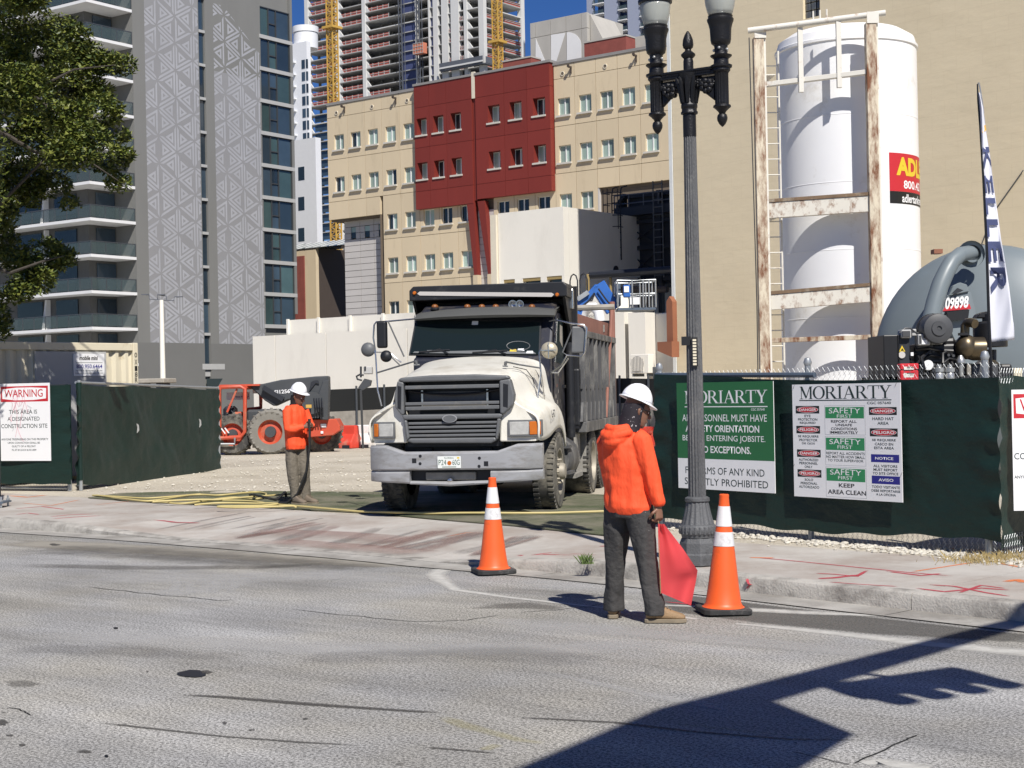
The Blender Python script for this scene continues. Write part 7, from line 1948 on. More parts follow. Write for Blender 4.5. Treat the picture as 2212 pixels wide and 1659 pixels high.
# ---- traffic cones
M('cone_orange', (0.80, 0.115, 0.022), 0.45, var=0.07, vs=5, dirt=((0.42, 0.09, 0.03), 0.16, 5.0))
M('cone_band', (0.70, 0.70, 0.70), 0.4, var=0.07, vs=7, dirt=((0.42, 0.41, 0.40), 0.16, 9.0))
M('cone_base', (0.028, 0.028, 0.028), 0.75, var=0.25, vs=6, dirt=((0.16, 0.155, 0.145), 0.25, 6))
def cone(u, v, rz, tilt, label):
    q = G(u, v, 0.0); t = thing('traffic_cone', label, 'traffic cone', (q.x, q.y + .14, .010), rz, 'traffic cones in the road')
    t.rotation_euler = (0, tilt, rz)
    rr = lambda z: .138 - (z - .055) / (.905 - .055) * (.138 - .032)
    mb = MB(); mb.prism([(-.19, -.15, 0), (-.15, -.19, 0), (.15, -.19, 0), (.19, -.15, 0), (.19, .15, 0), (.15, .19, 0), (-.15, .19, 0), (-.19, .15, 0)], (0, 0, .042)); mb.build('base', 'cone_base', t, bevel=.006)
    mb = MB(); mb.lathe([(.165, .043), (.148, .055), (.138, .075), (rr(.2), .2), (rr(.5), .5), (rr(.8), .8), (.037, .888), (.038, .895), (.038, .908), (.030, .914), (.024, .914), (.024, .80)], 40, cap=False); mb.build('body', 'cone_orange', t, True, ang=35)
    for z0, z1 in ((.515, .622), (.667, .820)):
        mb = MB(); mb.lathe([(rr(z0) + .0005, z0 - .0005), (rr(z0) + .003, z0), (rr(z1) + .003, z1), (rr(z1) + .0005, z1 + .0005)], 40, cap=False); mb.build('reflective_band', 'cone_band', t, True)
    return t
cone(1066, 1243, .25, R(.3), 'orange traffic cone alone on the road edge before the dump truck')
c2 = cone(1568, 1331, .12, R(1.6), 'orange traffic cone with stencilled letters beside the flagman and lamp post')
for k_, ch in enumerate('A-1 BARR'):
    if ch == ' ': continue
    z = .40 - k_ * .034; r_ = .138 - (z - .055) / .85 * .106
    fit(ch, -.004, .008, z, z + .026, (Vector((-.002, -r_ - .004, 0)), Vector((1, 0, 0)), Vector((0, .12, 1)).normalized()), 'print_black', c2, .001, bold=.02)

# ---- signal mast arm over the road: stands out of view to the right, throws the long shadow
def back_up(p, h):
    t = h / SUN_TO.z; return Vector((p.x + SUN_TO.x * t, p.y + SUN_TO.y * t, h))
M('mast_steel', (0.10, 0.105, 0.11), 0.5, 0.4)
sgp = lambda u, v: G(u, v, 0)
ms = thing('signal_mast', 'dark steel traffic signal mast arm over the near lane, out of view above', 'signal mast', (0, 0, 0))
hA = 5.6
a = back_up(sgp(900, 1815), hA); b = back_up(sgp(1480, 1543), hA); c = back_up(sgp(2200, 1345), hA); d = back_up(sgp(2330, 1318), hA)
mb = MB(); mb.tube([a, b, c, d], [.21, .165, .095, .08], 12); mb.build('arm', 'mast_steel', ms, True)
e = a + (a - b) * .5
mb = MB(); mb.tube([Vector((e.x, e.y, 6.0)), Vector((e.x, e.y, 0))], [.22, .28], 14); mb.build('post', 'mast_steel', ms, True)
mb = MB(); mb.tube([a, e], [.21, .22], 12); mb.build('arm_root', 'mast_steel', ms, True)
# hanging street-name panel and a horizontal signal head with visors
q0 = back_up(sgp(1661, 1512), hA); ad_ = (a - b).normalized()
mb = MB(); mb.prism([q0 + Vector((0, 0, .02)), q0 + ad_ * 1.2 + Vector((0, 0, .5)), q0 + ad_ * 3.2 + Vector((0, 0, .6)), q0 + ad_ * 3.2 - Vector((0, 0, .98)), q0 - Vector((0, 0, .98))], (.02, -.02, 0)); mb.build('street_panel', 'sign_green', ms, bevel=.004)
s0 = back_up(sgp(1790, 1490), 5.0); s1 = back_up(sgp(2085, 1448), 5.0); sd_ = (s1 - s0).normalized(); sn_ = Vector((sd_.y, -sd_.x, 0)); L_ = (s1 - s0).length
mb = MB(); mb.prism([s0 - Vector((0, 0, .17)), s1 - Vector((0, 0, .17)), s1 + Vector((0, 0, .17)), s0 + Vector((0, 0, .17))], sn_ * .2); mb.build('signal_head', 'mast_steel', ms, bevel=.02)
for k_ in range(4):
    cc = s0 + sd_ * (L_ * (k_ + .5) / 4) + sn_ * .2; mb = MB()
    mb.tube([cc, cc + sn_ * .26 - Vector((0, 0, .03))], [L_ / 9, L_ / 10], 14, cap=False); mb.build('visor', 'mast_steel', ms)
mb = MB(); mb.bar(s0 + sd_ * L_ * .5 + Vector((0, 0, .1)), (b + c) / 2 * .4 + (s0 * .6) + Vector((0, 0, .35)), .05); mb.build('hanger', 'mast_steel', ms)
# ================================================================== dump truck
M('truck_white', (0.76, 0.74, 0.66), 0.38, var=0.035, vs=1.5, dirt=((0.58, 0.545, 0.46), 0.32, 1.8), coat=.15)
M('truck_grey', (0.115, 0.12, 0.125), 0.5, var=0.12, vs=5, dirt=((0.16, 0.155, 0.145), 0.15, 6))
M('bumper_grey', (0.36, 0.365, 0.375), 0.42, 0.25, var=0.07, vs=3, dirt=((0.25, 0.24, 0.225), 0.3, 5), stretch=(.6, 1, 2))
M('truck_black', (0.010, 0.011, 0.014), 0.5, var=0.25, vs=3, dirt=((0.06, 0.058, 0.053), 0.12, 3))
M('visor_grey', (0.085, 0.086, 0.080), 0.5, var=0.08)
M('cab_dark', (0.016, 0.018, 0.030), 0.4, var=0.2, vs=3, dirt=((0.10, 0.085, 0.065), 0.25, 3))
M('bed_steel', (0.085, 0.086, 0.09), 0.6, 0.2, var=0.25, vs=3, dirt=((0.24, 0.235, 0.22), 0.30, 3.5), stretch=(1, 1, .4))
M('board_red', (0.26, 0.115, 0.085), 0.8, var=0.2, vs=3)
M('mud', (0.26, 0.25, 0.225), 0.95, var=0.25, vs=4, bump=.5, bs=30)
M('chrome', (0.55, 0.55, 0.54), 0.22, 0.9, var=0.08)
M('mirror_beige', (0.48, 0.43, 0.32), 0.35, 0.3, var=0.05)
M('amber', (0.50, 0.13, 0.012), 0.25, var=0.1, vs=20)
M('marker_amber', (0.23, 0.085, 0.025), 0.3, var=0.3, vs=30)
M('lens', (0.42, 0.42, 0.40), 0.12, var=0.3, vs=14, spec=.9)
M('radiator', (0.13, 0.125, 0.115), 0.6, 0.3, var=0.2, vs=30)
M('rim_dirty', (0.34, 0.31, 0.25), 0.6, 0.3, var=0.2, vs=5)
glass('windscreen_glass', (0.010, 0.016, 0.017), 0.05, 0.32)
glass('side_glass', (0.03, 0.045, 0.045), 0.06, 0.9)
M('plate_white', (0.72, 0.75, 0.72), 0.5, var=0.04)
M('plate_ink', (0.03, 0.09, 0.06), 0.5, var=0)
TO = Vector((-.778, 19.3, .15)); TR = R(10.7)
trk = thing('dump_truck', 'dusty white-nosed dump truck with grey grille and bumper and black ribbed dump bed', 'dump truck', tuple(TO), -TR)
tx = Vector((math.cos(TR), -math.sin(TR), 0)); ty = Vector((math.sin(TR), math.cos(TR), 0))
def T(zx, zy, y=0.0):
    """close-up pixel -> point of the truck at the given distance behind the bumper (local coordinates)"""
    d = ray((900 + zx * .361644) / 1.15732, (700 + zy * .361644) / 1.15732)
    t = (ty.dot(TO - CAM) + y) / ty.dot(d); p = CAM + d * t - TO
    return Vector((p.dot(tx), p.dot(ty), p.z))
def tb(name, x0, x1, y0, y1, z0, z1, m_, bevel=0, parent=None, seg=2, smooth=False):
    mb = MB(); mb.box(x0, x1, y0, y1, z0, z1); return mb.build(name, m_, parent or trk, smooth, bevel=bevel, seg=seg)
def tt(name, pts, r, m_, n=8, parent=None):
    mb = MB(); mb.tube(pts, r, n); return mb.build(name, m_, parent or trk, True)
# hood with flared fenders
secs = [(.10, .98, [(1.09, .96), (1.12, 1.15), (1.09, 1.29), (.93, 1.35), (.80, 1.44), (.755, 1.62), (.69, 1.765), (.42, 1.80), (0, 1.815)]),
        (.30, .97, [(1.12, .95), (1.145, 1.18), (1.11, 1.34), (.95, 1.40), (.81, 1.49), (.77, 1.68), (.70, 1.82), (.43, 1.855), (0, 1.87)]),
        (.75, .98, [(1.15, .99), (1.17, 1.22), (1.13, 1.39), (.97, 1.46), (.84, 1.55), (.80, 1.75), (.73, 1.88), (.45, 1.925), (0, 1.94)]),
        (1.0, 1.06, [(1.17, 1.08), (1.185, 1.27), (1.14, 1.42), (.98, 1.49), (.86, 1.58), (.82, 1.78), (.75, 1.91), (.46, 1.955), (0, 1.97)]),
        (1.4, 1.10, [(1.18, 1.11), (1.19, 1.28), (1.14, 1.43), (.99, 1.50), (.89, 1.60), (.85, 1.82), (.78, 1.95), (.48, 1.995), (0, 2.01)]),
        (1.75, 1.0, [(1.17, 1.02), (1.18, 1.22), (1.12, 1.37), (1.0, 1.46), (.92, 1.60), (.89, 1.86), (.82, 1.985), (.5, 2.04), (0, 2.055)]),
        (1.98, .7, [(1.16, .72), (1.17, 1.0), (1.10, 1.22), (1.01, 1.42), (.95, 1.62), (.92, 1.88), (.86, 2.02), (.52, 2.075), (0, 2.09)])]
rings = []
for y, zb, pr in secs:
    r_ = [(x, y, z) for x, z in pr] + [(-x, y, z) for x, z in reversed(pr[:-1])]
    rings.append(r_)
mb = MB(); mb.loft(rings, closed=False); hoodo = mb.build('hood', 'truck_white', trk, True, ang=180, sub=2)
sm_ = hoodo.modifiers.new('Solid', 'SOLIDIFY'); sm_.thickness = .02
tb('engine_bay', -.70, .70, .35, 1.95, .75, 1.66, 'truck_black')
tb('nose_filler', -.62, .62, .16, .30, .90, 1.30, 'truck_black')
for s in (-1, 1):
    mb = MB(); mb.prism([(s * .60, .085, .955), (s * 1.06, .14, .955), (s * 1.10, .20, 1.0), (s * 1.115, .20, 1.27), (s * 1.04, .15, 1.33), (s * .92, .10, 1.385), (s * .80, .08, 1.47), (s * .70, .08, 1.50), (s * .62, .085, 1.3)], (0, .2, 0)); mb.build('nose_panel', 'truck_white', trk, True, bevel=.025, seg=3, ang=50)
# grille surround
gy0, gy1 = .0, .14
def gp(name, pts, m_='truck_grey', y0=gy0, d=.14, bev=.02):
    mb = MB(); mb.prism([(x, y0, z) for x, z in pts], (0, d, 0)); return mb.build(name, m_, trk, bevel=bev, seg=2)
gx = lambda zx: T(zx, 800, .02).x; gz = lambda zy: T(620, zy, .02).z
gcx = gx(652)
GX = lambda zx: gx(zx) - gcx * .0
gp('grille_top', [(gx(305), gz(700)), (gx(965), gz(700)), (gx(1040), gz(690)), (gx(1022), gz(668)), (gx(800), gz(655)), (gx(500), gz(655)), (gx(285), gz(668)), (gx(262), gz(688))])
gp('grille_side', [(gx(236), gz(800)), (gx(262), gz(689)), (gx(304), gz(701)), (gx(304), gz(925)), (gx(285), gz(930)), (gx(244), gz(878))])
gp('grille_side', [(gx(966), gz(701)), (gx(1041), gz(691)), (gx(1068), gz(800)), (gx(1060), gz(870)), (gx(988), gz(935)), (gx(966), gz(928))])
gp('grille_centre', [(gx(286), gz(931)), (gx(305), gz(926)), (gx(965), gz(929)), (gx(987), gz(936)), (gx(970), gz(962)), (gx(300), gz(962))])
gp('grille_side', [(gx(298), gz(963)), (gx(322), gz(963)), (gx(338), gz(1088)), (gx(318), gz(1110)), (gx(308), gz(1050))])
gp('grille_side', [(gx(946), gz(963)), (gx(971), gz(963)), (gx(955), gz(1060)), (gx(940), gz(1112)), (gx(932), gz(1090))])
gp('grille_bottom', [(gx(338), gz(1090)), (gx(932), gz(1092)), (gx(938), gz(1114)), (gx(900), gz(1132)), (gx(360), gz(1125)), (gx(320), gz(1111))])
for zy, th in ((738, 13), (852, 11), (884, 13), (988, 9), (1016, 9), (1046, 9), (1074, 9)):
    a, b = (310, 960) if zy < 930 else (328, 942)
    gp('grille_bar', [(gx(a), gz(zy + th)), (gx(b), gz(zy + th)), (gx(b), gz(zy - th)), (gx(a), gz(zy - th))], 'truck_grey', .025, .06, .008)
for (a, b) in ((256, 290), (985, 1028)):
    gp('side_slot', [(gx(a + 4), gz(880)), (gx(b - 6), gz(890)), (gx(b), gz(730)), (gx(a + 8), gz(722))], 'truck_black', -.004, .01, .003)
tb('radiator_core', gx(420), gx(870), .16, .2, gz(890), gz(770), 'radiator')
tb('radiator_frame', gx(310), gx(960), .21, .28, gz(1095), gz(690), 'truck_black')
mb = MB(); mb.tube([(gx(320), .12, gz(760)), (gx(480), .12, gz(785)), (gx(640), .12, gz(792)), (gx(800), .12, gz(785)), (gx(955), .12, gz(760))], .014, 7); mb.build('sagging_hose', 'truck_black', trk, True)
for zx in (415, 868): tb('radiator_bracket', gx(zx) - .012, gx(zx) + .012, .13, .155, gz(890), gz(760), 'chrome')
# oval badge, blank
mb = MB(); c0 = (gx(620), -.012, gz(957)); rx = (gx(670) - gx(568)) / 2; rz_b = (gz(930) - gz(985)) / 2
mb.prism([(c0[0] + rx * math.cos(2 * math.pi * i / 28), -.012, c0[2] + rz_b * math.sin(2 * math.pi * i / 28)) for i in range(28)], (0, .02, 0)); mb.build('badge_rim', 'bumper_grey', trk)
mb = MB(); mb.prism([(c0[0] + rx * .86 * math.cos(2 * math.pi * i / 28), -.016, c0[2] + rz_b * .8 * math.sin(2 * math.pi * i / 28)) for i in range(28)], (0, .01, 0)); mb.build('badge', 'truck_grey', trk)
# headlights: wrap-round cluster
def headlight(s, zs):
    (x0, x1, xa) = zs; y = .05
    z0, z1 = T(620, 1090, .06).z, T(620, 975, .06).z
    f = lambda x: .058 + max(0, abs(x) - .72) * .14 + max(0, abs(x) - 1.0) * .3
    def slab(name, a, b, zz0, zz1, m_, dy, th=.05):
        mb = MB(); n_ = 5; R_ = []
        for i in range(n_ + 1):
            x = a + (b - a) * i / n_; R_.append([(x, f(x) + dy, zz0), (x, f(x) + dy, zz1), (x, f(x) + dy + th, zz1), (x, f(x) + dy + th, zz0)])
        mb.loft(R_); return mb.build(name, m_, trk, True, bevel=.006, ang=40)
    h = slab('headlight', x0, x1, z0, z1, 'truck_grey', 0)
    lo, hi = min(x0, x1), max(x0, x1)
    l1 = slab('lens', lo + .022 if s > 0 else xa + .004, xa - .004 if s > 0 else hi - .022, z0 + .022, z1 - .022, 'lens', -.008); l1.parent = h
    l2 = slab('turn_lens', xa + .004 if s > 0 else lo + .018, hi - .018 if s > 0 else xa - .004, z0 + .022, z1 - .022, 'amber', -.008); l2.parent = h
headlight(1, (T(1022, 1030, .06).x, T(1258, 1030, .12).x, T(1168, 1030, .08).x))
headlight(-1, (T(88, 1030, .12).x, T(240, 1030, .06).x, T(130, 1030, .1).x))
# bumper
def bump_y(x): return .015 + .045 * abs(x) ** 2 + (max(0, abs(x) - .95) * .9)
def bsec(name, xs, zf0, zf1, m_='bumper_grey', y0=-.10, th=.10, bev=.015):
    R_ = []
    for x in xs: R_.append([(x, y0 + bump_y(x), zf0(x)), (x, y0 + bump_y(x) - .012, zf0(x) + .02), (x, y0 + bump_y(x) - .012, zf1(x) - .03), (x, y0 + bump_y(x) + .02, zf1(x)), (x, y0 + bump_y(x) + th, zf1(x)), (x, y0 + bump_y(x) + th, zf0(x))])
    mb = MB(); mb.loft(R_); return mb.build(name, m_, trk, True, ang=28)
bx = [T(76, 1250, .1).x, -1.08, -1.0, -.85, -.6, -.55, -.3, 0, .3, .55, .6, .85, 1.0, 1.08, 1.14]
bz = lambda zy: T(620, zy, -.06).z
ztop_ = lambda x: bz(1150) + .02 if abs(x) > .62 else bz(1185)
bsec('bumper', bx, lambda x: bz(1312), ztop_)
xL, xR_ = T(345, 1350, -.05).x, T(905, 1350, -.05).x
bsec('bumper_lower', [b for b in bx if b < xL - .05] + [xL], lambda x: bz(1420) + .05 * abs(x), lambda x: bz(1316), y0=-.09)
bsec('bumper_lower', [xR_] + [b for b in bx if b > xR_ + .05], lambda x: bz(1420) + .05 * abs(x), lambda x: bz(1316), y0=-.09)
bsec('bumper_lip', [xL + .004, -.3, 0, .3, xR_ - .004], lambda x: bz(1425) + .05 * abs(x), lambda x: bz(1394) + .02 * abs(x), y0=-.092)
tb('bumper_recess', xL, xR_, .06, .12, bz(1400), bz(1316), 'truck_black')
mb = MB(); mb.box(-.35, .30, .02, .06, bz(1385), bz(1330)); mb.build('crossmember', 'mud', trk, bevel=.01)
mb = MB(); mb.lathe([(.001, -.05), (.03, -.04), (.035, .03)], 14, axis='Y', c=(T(628, 1390, 0).x, -.02, bz(1388))); mb.build('tow_pin', 'chrome', trk, True)
for zx, zy, kd_ in ((373, 1250, 's'), (870, 1270, 's'), (415, 1218, 'r'), (414, 1270, 'r'), (824, 1232, 'r'), (822, 1288, 'r')):
    p = T(zx, zy, -.10); y = -.113 + bump_y(p.x)
    if kd_ == 's': tb('tow_slot', p.x - .028, p.x + .028, y - .001, y + .01, p.z - .03, p.z + .03, 'truck_black')
    else:
        mb = MB(); mb.lathe([(.001, 0), (.02, 0), (.02, .01)], 12, axis='Y', c=(p.x, y - .001, p.z)); mb.build('bolt_hole', 'truck_black', trk)
p0, p1 = T(537, 1302, -.12), T(697, 1218, -.12)
pl = tb('licence_plate', p0.x, p1.x, -.128, -.122, p0.z, p1.z, 'plate_white', .004)
fp = (Vector((0, -.1285, 0)), Vector((1, 0, 0)), Vector((0, 0, 1)))
w_ = p1.x - p0.x; h_ = p1.z - p0.z
fit('P24', p0.x + .05 * w_, p0.x + .38 * w_, p0.z + .27 * h_, p0.z + .72 * h_, fp, 'plate_ink', pl); fit('60G', p0.x + .64 * w_, p0.x + .95 * w_, p0.z + .27 * h_, p0.z + .72 * h_, fp, 'plate_ink', pl)
fit('FLORIDA', p0.x + .3 * w_, p0.x + .7 * w_, p0.z + .80 * h_, p0.z + .93 * h_, fp, 'plate_ink', pl); plate(p0.x + .2 * w_, p0.x + .8 * w_, p0.z + .08 * h_, p0.z + .14 * h_, fp, 'plate_ink', pl, .001, 'print_line')
plate(p0.x + .42 * w_, p0.x + .60 * w_, p0.z + .25 * h_, p0.z + .62 * h_, fp, 'amber', pl, .001, 'fruit_print', True); plate(p0.x + .84 * w_, p0.x + .94 * w_, p0.z + .8 * h_, p0.z + .94 * h_, fp, 'label_yellow', pl, .001, 'year_sticker')
# cab
CXW = .97
mb = MB(); side = [(1.90, .75), (1.90, 2.07), (2.02, 2.10), (2.36, 2.66), (2.42, 2.76), (2.62, 2.84), (3.10, 2.84), (3.12, .75)]
zW0, zW1 = T(620, 522, 1.98).z, T(620, 262, 2.34).z
mb.prism([(-CXW, y, z) for y, z in side], (2 * CXW, 0, 0)); mb.build('cab', 'cab_dark', trk, bevel=.04, seg=2)
a0, a1 = T(352, 520, 1.96), T(1238, 528, 1.96); b0, b1 = T(402, 262, 2.33), T(1248, 268, 2.33)
n_ = Vector((0, -.83, .55))
def wq(name, pts, m_, lift, th=.012): mb = MB(); mb.prism([p + n_ * lift for p in pts], n_ * th); return mb.build(name, m_, trk, bevel=.004)
wq('windscreen_seal', [a0 + Vector((-.025, 0, -.02)), a1 + Vector((.025, 0, -.02)), b1 + Vector((.02, .0, .02)), b0 + Vector((-.02, 0, .02))], 'truck_black', .02, .02)
wsc = wq('windscreen', [a0, a1, b1, b0], 'windscreen_glass', .042, .006)
def onw(f, g): return a0 * (1 - f) * (1 - g) + a1 * f * (1 - g) + b1 * f * g + b0 * (1 - f) * g
st = [onw(f, g) for f, g in ((.455, .77), (.505, .77), (.505, .87), (.455, .87))]
mb = MB(); mb.prism([p + n_ * .049 for p in st], n_ * .001); s_ = mb.build('inspection_sticker', 'sign_white', trk); s_.parent = wsc
mb = MB(); mb.tube([onw(.84 + .09 * math.cos(t), .22 + .12 * math.sin(t)) + n_ * .0485 for t in [2 * math.pi * i / 24 for i in range(24)]], .006, 5, closed=True); mb.build('steering_wheel', 'truck_grey', wsc, True)
mb = MB(); mb.prism([p + n_ * .0484 for p in (onw(.02, .01), onw(.98, .01), onw(.97, .055), onw(.6, .10), (onw(.35, .07)), onw(.03, .05))], n_ * .0006); mb.build('dashboard', 'truck_grey', wsc)
for f, g, k_ in ((.93, .06, 'print_white'), (.80, .10, 'label_yellow'), (.86, .12, 'sign_white'), (.15, .06, 'truck_grey')):
    mb = MB(); mb.prism([onw(f + a, g + b) + n_ * .0492 for a, b in ((-.025, -.03), (.03, -.03), (.025, .03), (-.02, .025))], n_ * .0006); mb.build('dash_item', k_, wsc)
for f0, f1 in ((.08, .30), (.50, .75)):
    mb = MB(); mb.tube([onw(f1, -.01) + n_ * .06, onw((f0 + f1) / 2 + .04, .10) + n_ * .062, onw(f0 + .06, .03) + n_ * .062], .010, 5); mb.tube([onw(f0 - .01, .02) + n_ * .066, onw(f1 + .01, .08) + n_ * .066], .009, 5); mb.build('wiper', 'truck_black', trk, True)
# roof visor
R_ = []
for f in (-1, -.9, -.6, -.2, .2, .6, .9, 1):
    x = f * 1.0 + .01; d_ = .10 * abs(f) ** 3; c_ = -.05 * f * f
    R_.append([(x, 2.06 + d_, T(620, 268, 2.06).z + c_ * .2), (x, 2.02 + d_, T(620, 250, 2.06).z + c_ * .5), (x, 2.12 + d_, T(620, 205, 2.1).z + c_), (x, 2.40 + d_, T(620, 190, 2.3).z + c_), (x, 2.75, T(620, 190, 2.3).z + c_), (x, 2.75, 2.80), (x, 2.40, 2.72)])
mb = MB(); mb.loft(R_); mb.build('roof_visor', 'visor_grey', trk, True, ang=50)
for zx in (518, 742, 842, 938, 1188):
    p = T(zx, 186, 2.45); mb = MB(); mb.sphere((p.x, 2.45, p.z), .050, 1, 1.2, .8, 14, 8); mk = mb.build('marker_light', 'marker_amber', trk, True)
    mb = MB(); mb.lathe([(.062, -.01), (.062, .02)], 14, c=(p.x, 2.45, p.z - .03)); mb.build('marker_base', 'truck_black', mk)
for zx in (1062, 1110):
    p = T(zx, 170, 2.5); mb = MB(); mb.lathe([(.02, .3), (.025, .1), (.045, .0), (.06, -.03), (.052, -.03), (.03, .02), (.001, .03)], 18, axis='Y', c=(p.x, 2.45, p.z), cap=False); mb.build('air_horn', 'chrome', trk, True)
# door, side window on the right-hand side of the picture
sx_ = CXW + .003
mb = MB(); mb.prism([(sx_, 2.12, 1.0), (sx_, 2.12, 2.1), (sx_, 2.42, 2.68), (sx_, 3.02, 2.70), (sx_, 3.04, 1.0)], (.018, 0, 0)); dr = mb.build('door', 'cab_dark', trk, bevel=.008)
mb = MB(); mb.prism([(sx_ + .02, 2.20, 1.98), (sx_ + .02, 2.46, 2.60), (sx_ + .02, 2.94, 2.62), (sx_ + .02, 2.96, 1.96)], (.006, 0, 0)); mb.build('side_window', 'side_glass', dr)
mb = MB(); mb.prism([(sx_ + .028, 2.62, 2.28), (sx_ + .028, 2.66, 2.52), (sx_ + .028, 2.86, 2.5), (sx_ + .028, 2.84, 2.2)], (.002, 0, 0)); mb.build('window_sticker', 'old_concrete', dr)
mb = MB(); mb.box(sx_ + .018, sx_ + .05, 2.85, 2.97, 1.62, 1.66); mb.build('handle', 'truck_black', dr)
for k_ in range(9):
    mb = MB(); y_ = 2.2 + .12 * (k_ % 5); z_ = 1.25 + .13 * (k_ % 4) + .02 * k_; mb.box(sx_ + .0185, sx_ + .021, y_, y_ + .05, z_, z_ + .05); mb.build('paint_scuff', 'old_concrete' if k_ % 3 else 'board_red', dr)
fit('L-57', .0, .30, 0, .10, (Vector((1.187, .62, 1.24)), Vector((0, 1, 0)), Vector((-.12, 0, 1)).normalized()), 'truck_black', trk, .02, bold=.02)
# steps, tank and battery box below the door
mb = MB(); mb.lathe([(.30, 2.2), (.31, 2.22), (.31, 3.2), (.30, 3.22)], 24, axis='Y', c=(.86, 0, .62)); mb.build('fuel_tank', 'bed_steel', trk, True)
tb('step', .9, 1.2, 2.12, 2.5, .42, .46, 'bed_steel'); tb('step', .9, 1.18, 2.12, 2.5, .78, .82, 'bed_steel')
tb('battery_box', .7, 1.1, 3.3, 3.75, .5, .95, 'mud', .02)
tt('stack_pipe', [(1.05, 3.2, .9), (1.05, 3.2, 2.55), (1.05, 3.2, 2.9)], .065, 'truck_black', 12)
p0, p1 = T(1428, 205, 3.1), T(1480, 62, 3.1)
tb('stack_shield', p0.x, p1.x, 3.0, 3.08, p0.z, p1.z, 'chrome', .02)
tb('air_filter', 1.0, 1.18, 3.25, 3.5, 1.05, 1.9, 'truck_black', .03)
# cab shield of the dump bed
c0, c1 = T(340, 110, 2.5), T(1430, 130, 2.5); zt_ = T(880, 28, 2.5).z; zb_ = T(880, 128, 2.5).z
hw = (c1.x - c0.x) / 2; ccx = (c1.x + c0.x) / 2
mb = MB(); mb.prism([(ccx - hw, 2.5, zb_), (ccx + hw, 2.5, zb_), (ccx + hw, 2.5, zt_ - .05), (ccx + hw - .05, 2.5, zt_), (ccx - hw + .06, 2.5, zt_), (ccx - hw, 2.5, zt_ - .06)], (0, .75, 0)); mb.build('cab_shield', 'truck_black', trk, bevel=.012, seg=2)
mb = MB(); mb.hexa([(ccx - hw + .02, 2.55, zb_ - .003), (ccx + hw - .02, 2.55, zb_ - .003), (ccx + hw, 3.3, zb_ - .003), (ccx - hw, 3.3, zb_ - .003), (ccx - hw + .02, 2.55, zb_ - .002), (ccx + hw - .02, 2.55, zb_ - .002), (ccx + hw, 3.3, zb_ - .002), (ccx - hw, 3.3, zb_ - .002)])
for s in (-1, 1):
    mb2 = MB(); x = ccx + s * (hw - .03); mb2.prism([(x, 2.55, zb_ - .004), (x, 3.26, zb_ - .004), (x, 3.26, zb_ - .75)], (-s * .04, 0, 0)); mb2.build('shield_gusset', 'truck_black', trk)
q = lambda zx, zy: T(zx, zy, 2.49)
mb = MB(); mb.prism([q(395, 94), q(412, 80), q(1325, 88), q(1342, 100), q(1325, 116), q(412, 107)], (0, .006, 0)); mb.build('light_bar', 'grey_panel', trk)
for zx, zy in ((376, 90), (1362, 101)):
    p = q(zx, zy); mb = MB(); mb.lathe([(.001, -.02), (.02, -.018), (.028, 0), (.028, .01)], 14, axis='Y', c=(p.x, 2.488, p.z)); mb.build('amber_lamp', 'amber', trk, True)
# dump bed
BX, B0, B1, BZ0, BZ1 = 1.16, 3.30, 7.25, 1.02, 2.46
tb('bed_front', -BX, BX, 3.26, 3.34, BZ0, zt_ - .02, 'truck_black')
for s in (-1, 1):
    tb('bed_side', min(s * BX, s * (BX - .05)), max(s * BX, s * (BX - .05)), 3.345, B1, BZ0 + .1, BZ1 - .1, 'truck_black')
    tb('top_rail', min(s * (BX + .09), s * (BX - .06)), max(s * (BX + .09), s * (BX - .06)), 3.345, B1, BZ1 - .098, BZ1, 'bed_steel', .01)
    tb('bottom_rail', min(s * (BX + .10), s * (BX - .1)), max(s * (BX + .10), s * (BX - .1)), 3.345, B1, BZ0 - .06, BZ0 + .098, 'bed_steel', .01)
    nr = 9
    for k_ in range(nr):
        y = 3.42 + (B1 - 3.55) * k_ / (nr - 1)
        mb = MB(); x0, x1 = s * (BX + .001), s * (BX + .085)
        mb.prism([(x0, y - .045, BZ0 + .10), (x0, y - .045, BZ1 - .10), (x0, y + .045, BZ1 - .10), (x0, y + .045, BZ0 + .10)], (x1 - x0, 0, 0)); mb.build('bed_rib', 'bed_steel', trk, bevel=.006)
        mb = MB(); mb.prism([(s * (BX + .001), y - .16, BZ0 + .10), (s * (BX + .001), y - .05, BZ0 + .38), (s * (BX + .001), y + .05, BZ0 + .38), (s * (BX + .001), y + .16, BZ0 + .10)], (s * .055, 0, 0)); mb.build('rib_foot', 'bed_steel', trk)
    tb('mid_rail', min(s * (BX + .001), s * (BX + .05)), max(s * (BX + .001), s * (BX + .05)), 3.345, B1, 1.60, 1.66, 'bed_steel')
    for k_ in range(3):
        y0 = 3.4 + k_ * 1.27; tb('side_board', min(s * (BX - .05), s * (BX + .0)), max(s * (BX - .05), s * BX), y0, y0 + 1.24, BZ1 + .003, BZ1 + .24, 'board_red')
tb('bed_floor', -BX + .06, BX - .06, 3.345, B1, BZ0 - .05, BZ0 + .02, 'truck_black')
tb('tailgate', -BX - .06, BX + .06, B1 + .004, B1 + .12, BZ0 - .1, BZ1 + .3, 'bed_steel')
tt('rear_post', [(BX + .03, B1 - .05, BZ0), (BX + .03, B1 + .03, BZ1 + .62)], .05, 'board_red'); tt('tarp_arm', [(BX + .06, 5.9, BZ0 + .1), (BX + .07, 6.9, BZ1 + .45)], .028, 'board_red')
tt('tarp_roller', [(-BX, B1 - .2, BZ1 + .52), (BX + .1, B1 - .2, BZ1 + .52)], .05, 'old_concrete')
mb = MB()
